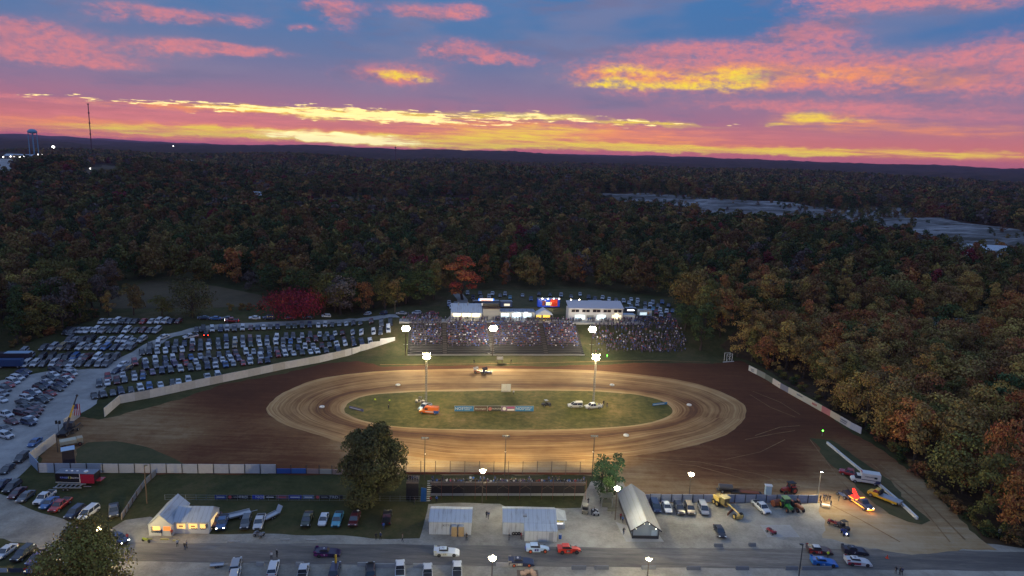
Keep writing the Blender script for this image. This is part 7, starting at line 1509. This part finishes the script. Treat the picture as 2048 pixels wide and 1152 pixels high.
# woods
EDGE = [(-400,730),(0,708),(80,692),(140,660),(195,636),(370,630),(440,624),(640,624),(800,620),(870,606),(890,580),(1200,578),(1300,592),(1372,612),(1372,640),(1400,700),(1440,702),(1500,722),(1540,743),(1735,864),(1795,908),(1875,978),(1938,1045),(1975,1086),(2048,1094),(2500,1110),(2500,1500),(-400,1500)]
EP = [(q.x, q.y) for q in pts(EDGE)]
HOLES = [[(q.x, q.y) for q in pts(h)] for h in [[(215,640),(215,585),(300,560),(430,570),(500,580),(540,600),(700,640)],[(1195,386),(1330,386),(1500,402),(1700,418),(1780,413),(1830,416),(1845,440),(2150,468),(2150,545),(1930,530),(1800,492),(1700,478),(1560,462),(1420,452),(1300,430),(1200,416)],
   [(1010,418),(640,424),(590,412),(590,398),(700,392),(960,394)],[(-60,360),(25,358),(66,330),(100,330),(100,318),(66,312),(-80,312)],[(150,362),(185,330),(210,326),(250,334),(235,362)],[(1820,652),(1970,648),(2060,700),(1850,696)],[(1640,650),(1670,640),(1680,665),(1650,665)],[(340,348),(400,346),(410,334),(340,334)],[(485,412),(525,412),(520,404),(490,404)],[(1900,540),(2020,540),(2010,515),(1905,515)]]]
cand = []
def grid(r0, r1, sp, amax=42):
    out = []; r_ = r0
    while r_ < r1:
        da = sp/r_; a = -R(amax)
        while a < R(amax):
            rr = r_+nr.uniform(-.42, .42)*sp; aa = a+nr.uniform(-.42, .42)*da; out.append((rr*math.sin(aa), rr*math.cos(aa))); a += da
        r_ += sp*.9
    return np.array(out)
g1 = np.concatenate([grid(110, 330, 8.6, 47), grid(330, 700, 9.5), grid(700, 1500, 12.5), grid(1500, 3200, 18)])
ok = ~inpoly(g1[:, 0], g1[:, 1], EP)
scr = np.zeros(len(g1), bool)
for k_, h in enumerate(HOLES):
    ins = inpoly(g1[:, 0], g1[:, 1], h)
    if k_ in (1, 2): keep = ins & (np.sin(g1[:, 0]*.021+2*np.sin(g1[:, 1]*.012))+nr.uniform(-1, 1, len(g1)) > .15); scr |= keep; ins &= ~keep
    ok &= ~ins
g1 = g1[ok]; scr = scr[ok]; z1 = H(g1[:, 0], g1[:, 1])
f_ = g1[:, 1]*cp+(CZ-z1-8)*sp; X_ = g1[:, 0]*F/f_; Y_ = (g1[:, 1]*sp+(z1+8-CZ)*cp)*F/f_; pxs = 1024+X_*cr+Y_*sr; pys = 576-(-X_*sr+Y_*cr)
vis = (pxs > -140) & (pxs < 2190) & (pys < 1260); scr = scr[vis]; g1, z1, pxs, pys, f_ = g1[vis], z1[vis], pxs[vis], pys[vis], f_[vis]
order = np.argsort(f_+0*np.abs(pxs-1024)); inside = (pxs > -20) & (pxs < 2068) & (pys < 1160)
near_i = [i for i in order if inside[i]][:285]; ns = set(near_i); rest = [i for i in range(len(g1)) if i not in ns]
def area(px, py):
    if px > 1750: return 'roadside wood at right' if py > 800 else 'far right wood'
    if px > 1380: return 'wood above the hoarding' if py > 620 else 'wood beside the grandstand'
    if px > 860: return 'wood behind the grandstand'
    if px > 440: return 'wood above the lane'
    return 'wood behind the parked rows'
cl = {}; KS = list(PROTO)
def pickcol(px, py):
    u = nr.rand()
    if px > 1380 and py > 480: names = ['rust','gold','bronze','brown','olive','orange','dark green','crimson']; pr = [.15,.20,.30,.14,.10,.08,.02,.01]
    else: names = ['dark green','olive','brown','bronze','rust','gold','bare grey','crimson','orange']; pr = [.27,.27,.18,.12,.05,.03,.07,.0,.01]
    return names[nr.choice(len(names), p=np.array(pr)/sum(pr))]
for i in near_i: cl.setdefault((area(pxs[i], pys[i]), pickcol(pxs[i], pys[i])), []).append(i)
for (ar, cn), l in cl.items():
    for j, i in enumerate(sorted(l, key=lambda q: pxs[q])):
        k = KS[nr.randint(len(KS))]; sc = nr.uniform(.95, 1.5); tree(g1[i, 0], g1[i, 1], k[0], k[1], sc, cn, '%s tree, %s from left among its colour in the %s' % (cn, ordn(j), ar), 'trees of the '+ar)
sheet('leaf_litter', pts([(1503,722),(1540,744),(1735,866),(1795,910),(1875,980),(1938,1047),(1975,1088),(2048,1096),(2300,1100),(2300,800),(2000,640),(1700,620),(1520,640),(1440,690)]), soil('leaf_litter', [(0,(.03,.022,.012,1)),(.5,(.06,.04,.02,1)),(1,(.11,.065,.03,1))], .08, 1.0), .04, 5.0, flat=False, wob=.6)
# scrub along the wood edge
SB = []
for j in range(3): me, cs = crown('shrub_crown', 500+j, 4.2, 3.6, 420, .5, 8, 'round', None, .02); SB.append(me)
k = 0
for (x0, y0), (x1, y1), n_ in [((1500,722),(1735,864),20),((1735,866),(1975,1088),26),((1980,1090),(2048,1094),4),((20,700),(195,634),16),((440,622),(800,616),14)]:
    for i in range(n_):
        f = (i+rnd.random()*.8)/n_; p = P(x0+(x1-x0)*f, y0+(y1-y0)*f); cn = rnd.choice(['olive','brown','bronze','rust','dark green']); p += Vector((rnd.uniform(.5,3.5) if x0 > 1000 else rnd.uniform(-1,1), rnd.uniform(.5,3), 0))
        wh = 'along the hoarding' if x0 == 1500 else ('along the service road edge' if x0 > 1700 and x0 < 1900 else ('at the far right road' if x0 > 1900 else ('by the left rows' if x0 < 100 else 'above the back lane')))
        o = link('shrub', SB[k % 3], None, (p.x, p.y, Hs(p.x, p.y)-.1)); sc = rnd.uniform(.6, 1.3); o.scale = (sc, sc, sc*rnd.uniform(.7, 1.2)); o.rotation_euler = (0,0,rnd.uniform(0,6)); b_ = rnd.uniform(.6, 1); o.color = tuple(q*b_ for q in TC[cn])+(1,); k += 1
        tag(o, '%s shrub, %s from the left of those %s' % (cn, ordn(i), wh), 'shrub', 'shrubs '+wh)
# the wood beyond: one object, instanced from points
def forest():
    x, y = g1[rest, 0], g1[rest, 1]; z = z1[rest]; d = f_[rest]
    protos = bpy.data.collections.new('forest_kinds')
    kinds = []
    for j, (w_, h_, n_, s_, lb, sh) in enumerate([(11,14,800,1.05,14,'round'),(9,16,750,1.0,13,'oval'),(12,12,850,1.1,15,'round'),(8,15,500,.95,10,'loose2'),(13,15,240,2.0,12,'round'),(12,14,240,2.0,10,'oval'),(20,15,150,3.6,10,'round'),(20,16,150,3.6,10,'oval')]):
        me, cs = crown('forest_crown', 300+j, w_, h_, n_, s_, lb, sh, LEAFI); o = bpy.data.objects.new('k%02d' % j, me); protos.objects.link(o)
    idx = np.where(d < 560, nr.randint(0, 4, len(d)), np.where(d < 1300, nr.randint(4, 6, len(d)), nr.randint(6, 8, len(d))))
    me = bpy.data.meshes.new('forest'); me.vertices.add(len(x)); me.vertices.foreach_set('co', np.stack([x, y, z-.5], 1).ravel())
    for n_, v in (('kind_index', idx.astype(np.int32)), ('turn', nr.uniform(0, 6.28, len(x)).astype(np.float32)), ('size', (nr.uniform(.8, 1.5, len(x))*np.where(scr[rest], nr.uniform(.25, .6, len(x)), 1)).astype(np.float32))):
        a = me.attributes.new(n_, 'INT' if v.dtype == np.int32 else 'FLOAT', 'POINT'); a.data.foreach_set('value', v)
    o = link('forest', me); tag(o, 'dense autumn forest of green, brown and rust trees reaching to the far hills', 'forest', kind='stuff')
    g = bpy.data.node_groups.new('forest', 'GeometryNodeTree'); g.interface.new_socket('Geometry', in_out='INPUT', socket_type='NodeSocketGeometry'); g.interface.new_socket('Geometry', in_out='OUTPUT', socket_type='NodeSocketGeometry')
    N = g.nodes.new; L = g.links.new; gi = N('NodeGroupInput'); go = N('NodeGroupOutput'); ci = N('GeometryNodeCollectionInfo'); ci.inputs['Collection'].default_value = protos; ci.inputs['Separate Children'].default_value = True; ci.inputs['Reset Children'].default_value = True
    def attr(n_, ty): a = N('GeometryNodeInputNamedAttribute'); a.data_type = ty; a.inputs['Name'].default_value = n_; return [s for s in a.outputs if s.enabled][0]
    mp = N('GeometryNodeMeshToPoints'); ip = N('GeometryNodeInstanceOnPoints'); ip.inputs['Pick Instance'].default_value = True; cx = N('ShaderNodeCombineXYZ'); L(attr('turn', 'FLOAT'), cx.inputs[2]); L(gi.outputs[0], mp.inputs[0]); L(mp.outputs[0], ip.inputs['Points']); L(ci.outputs[0], ip.inputs['Instance']); L(attr('kind_index', 'INT'), ip.inputs['Instance Index']); L(cx.outputs[0], ip.inputs['Rotation']); L(attr('size', 'FLOAT'), ip.inputs['Scale']); L(ip.outputs[0], go.inputs[0])
    md = o.modifiers.new('forest', 'NODES'); md.node_group = g; print('forest', len(x)); return o
forest()
print('cars', NCAR[0], 'bleacher people', NB_, 'singles', len(singles), 'crowd', len(stuff))

# ================================================================ air
hz = MB().box(-11000, 9500, -300, 12500, -40, 230).obj('haze', mat('haze', (1,1,1,1))); hm = MATS['haze']; ht = NT(hm.node_tree); ht.n.clear()
vo = ht.new('ShaderNodeVolumePrincipled'); vo.inputs['Color'].default_value = (.85,.55,.95,1); vo.inputs['Density'].default_value = 3.6e-5; vo.inputs['Anisotropy'].default_value = .3
oo = ht.new('ShaderNodeOutputMaterial'); ht.l.new(vo.outputs[0], oo.inputs['Volume']); tag(hz, kind='stuff'); tag(hz, 'thin purple evening haze over the far hills', 'haze')
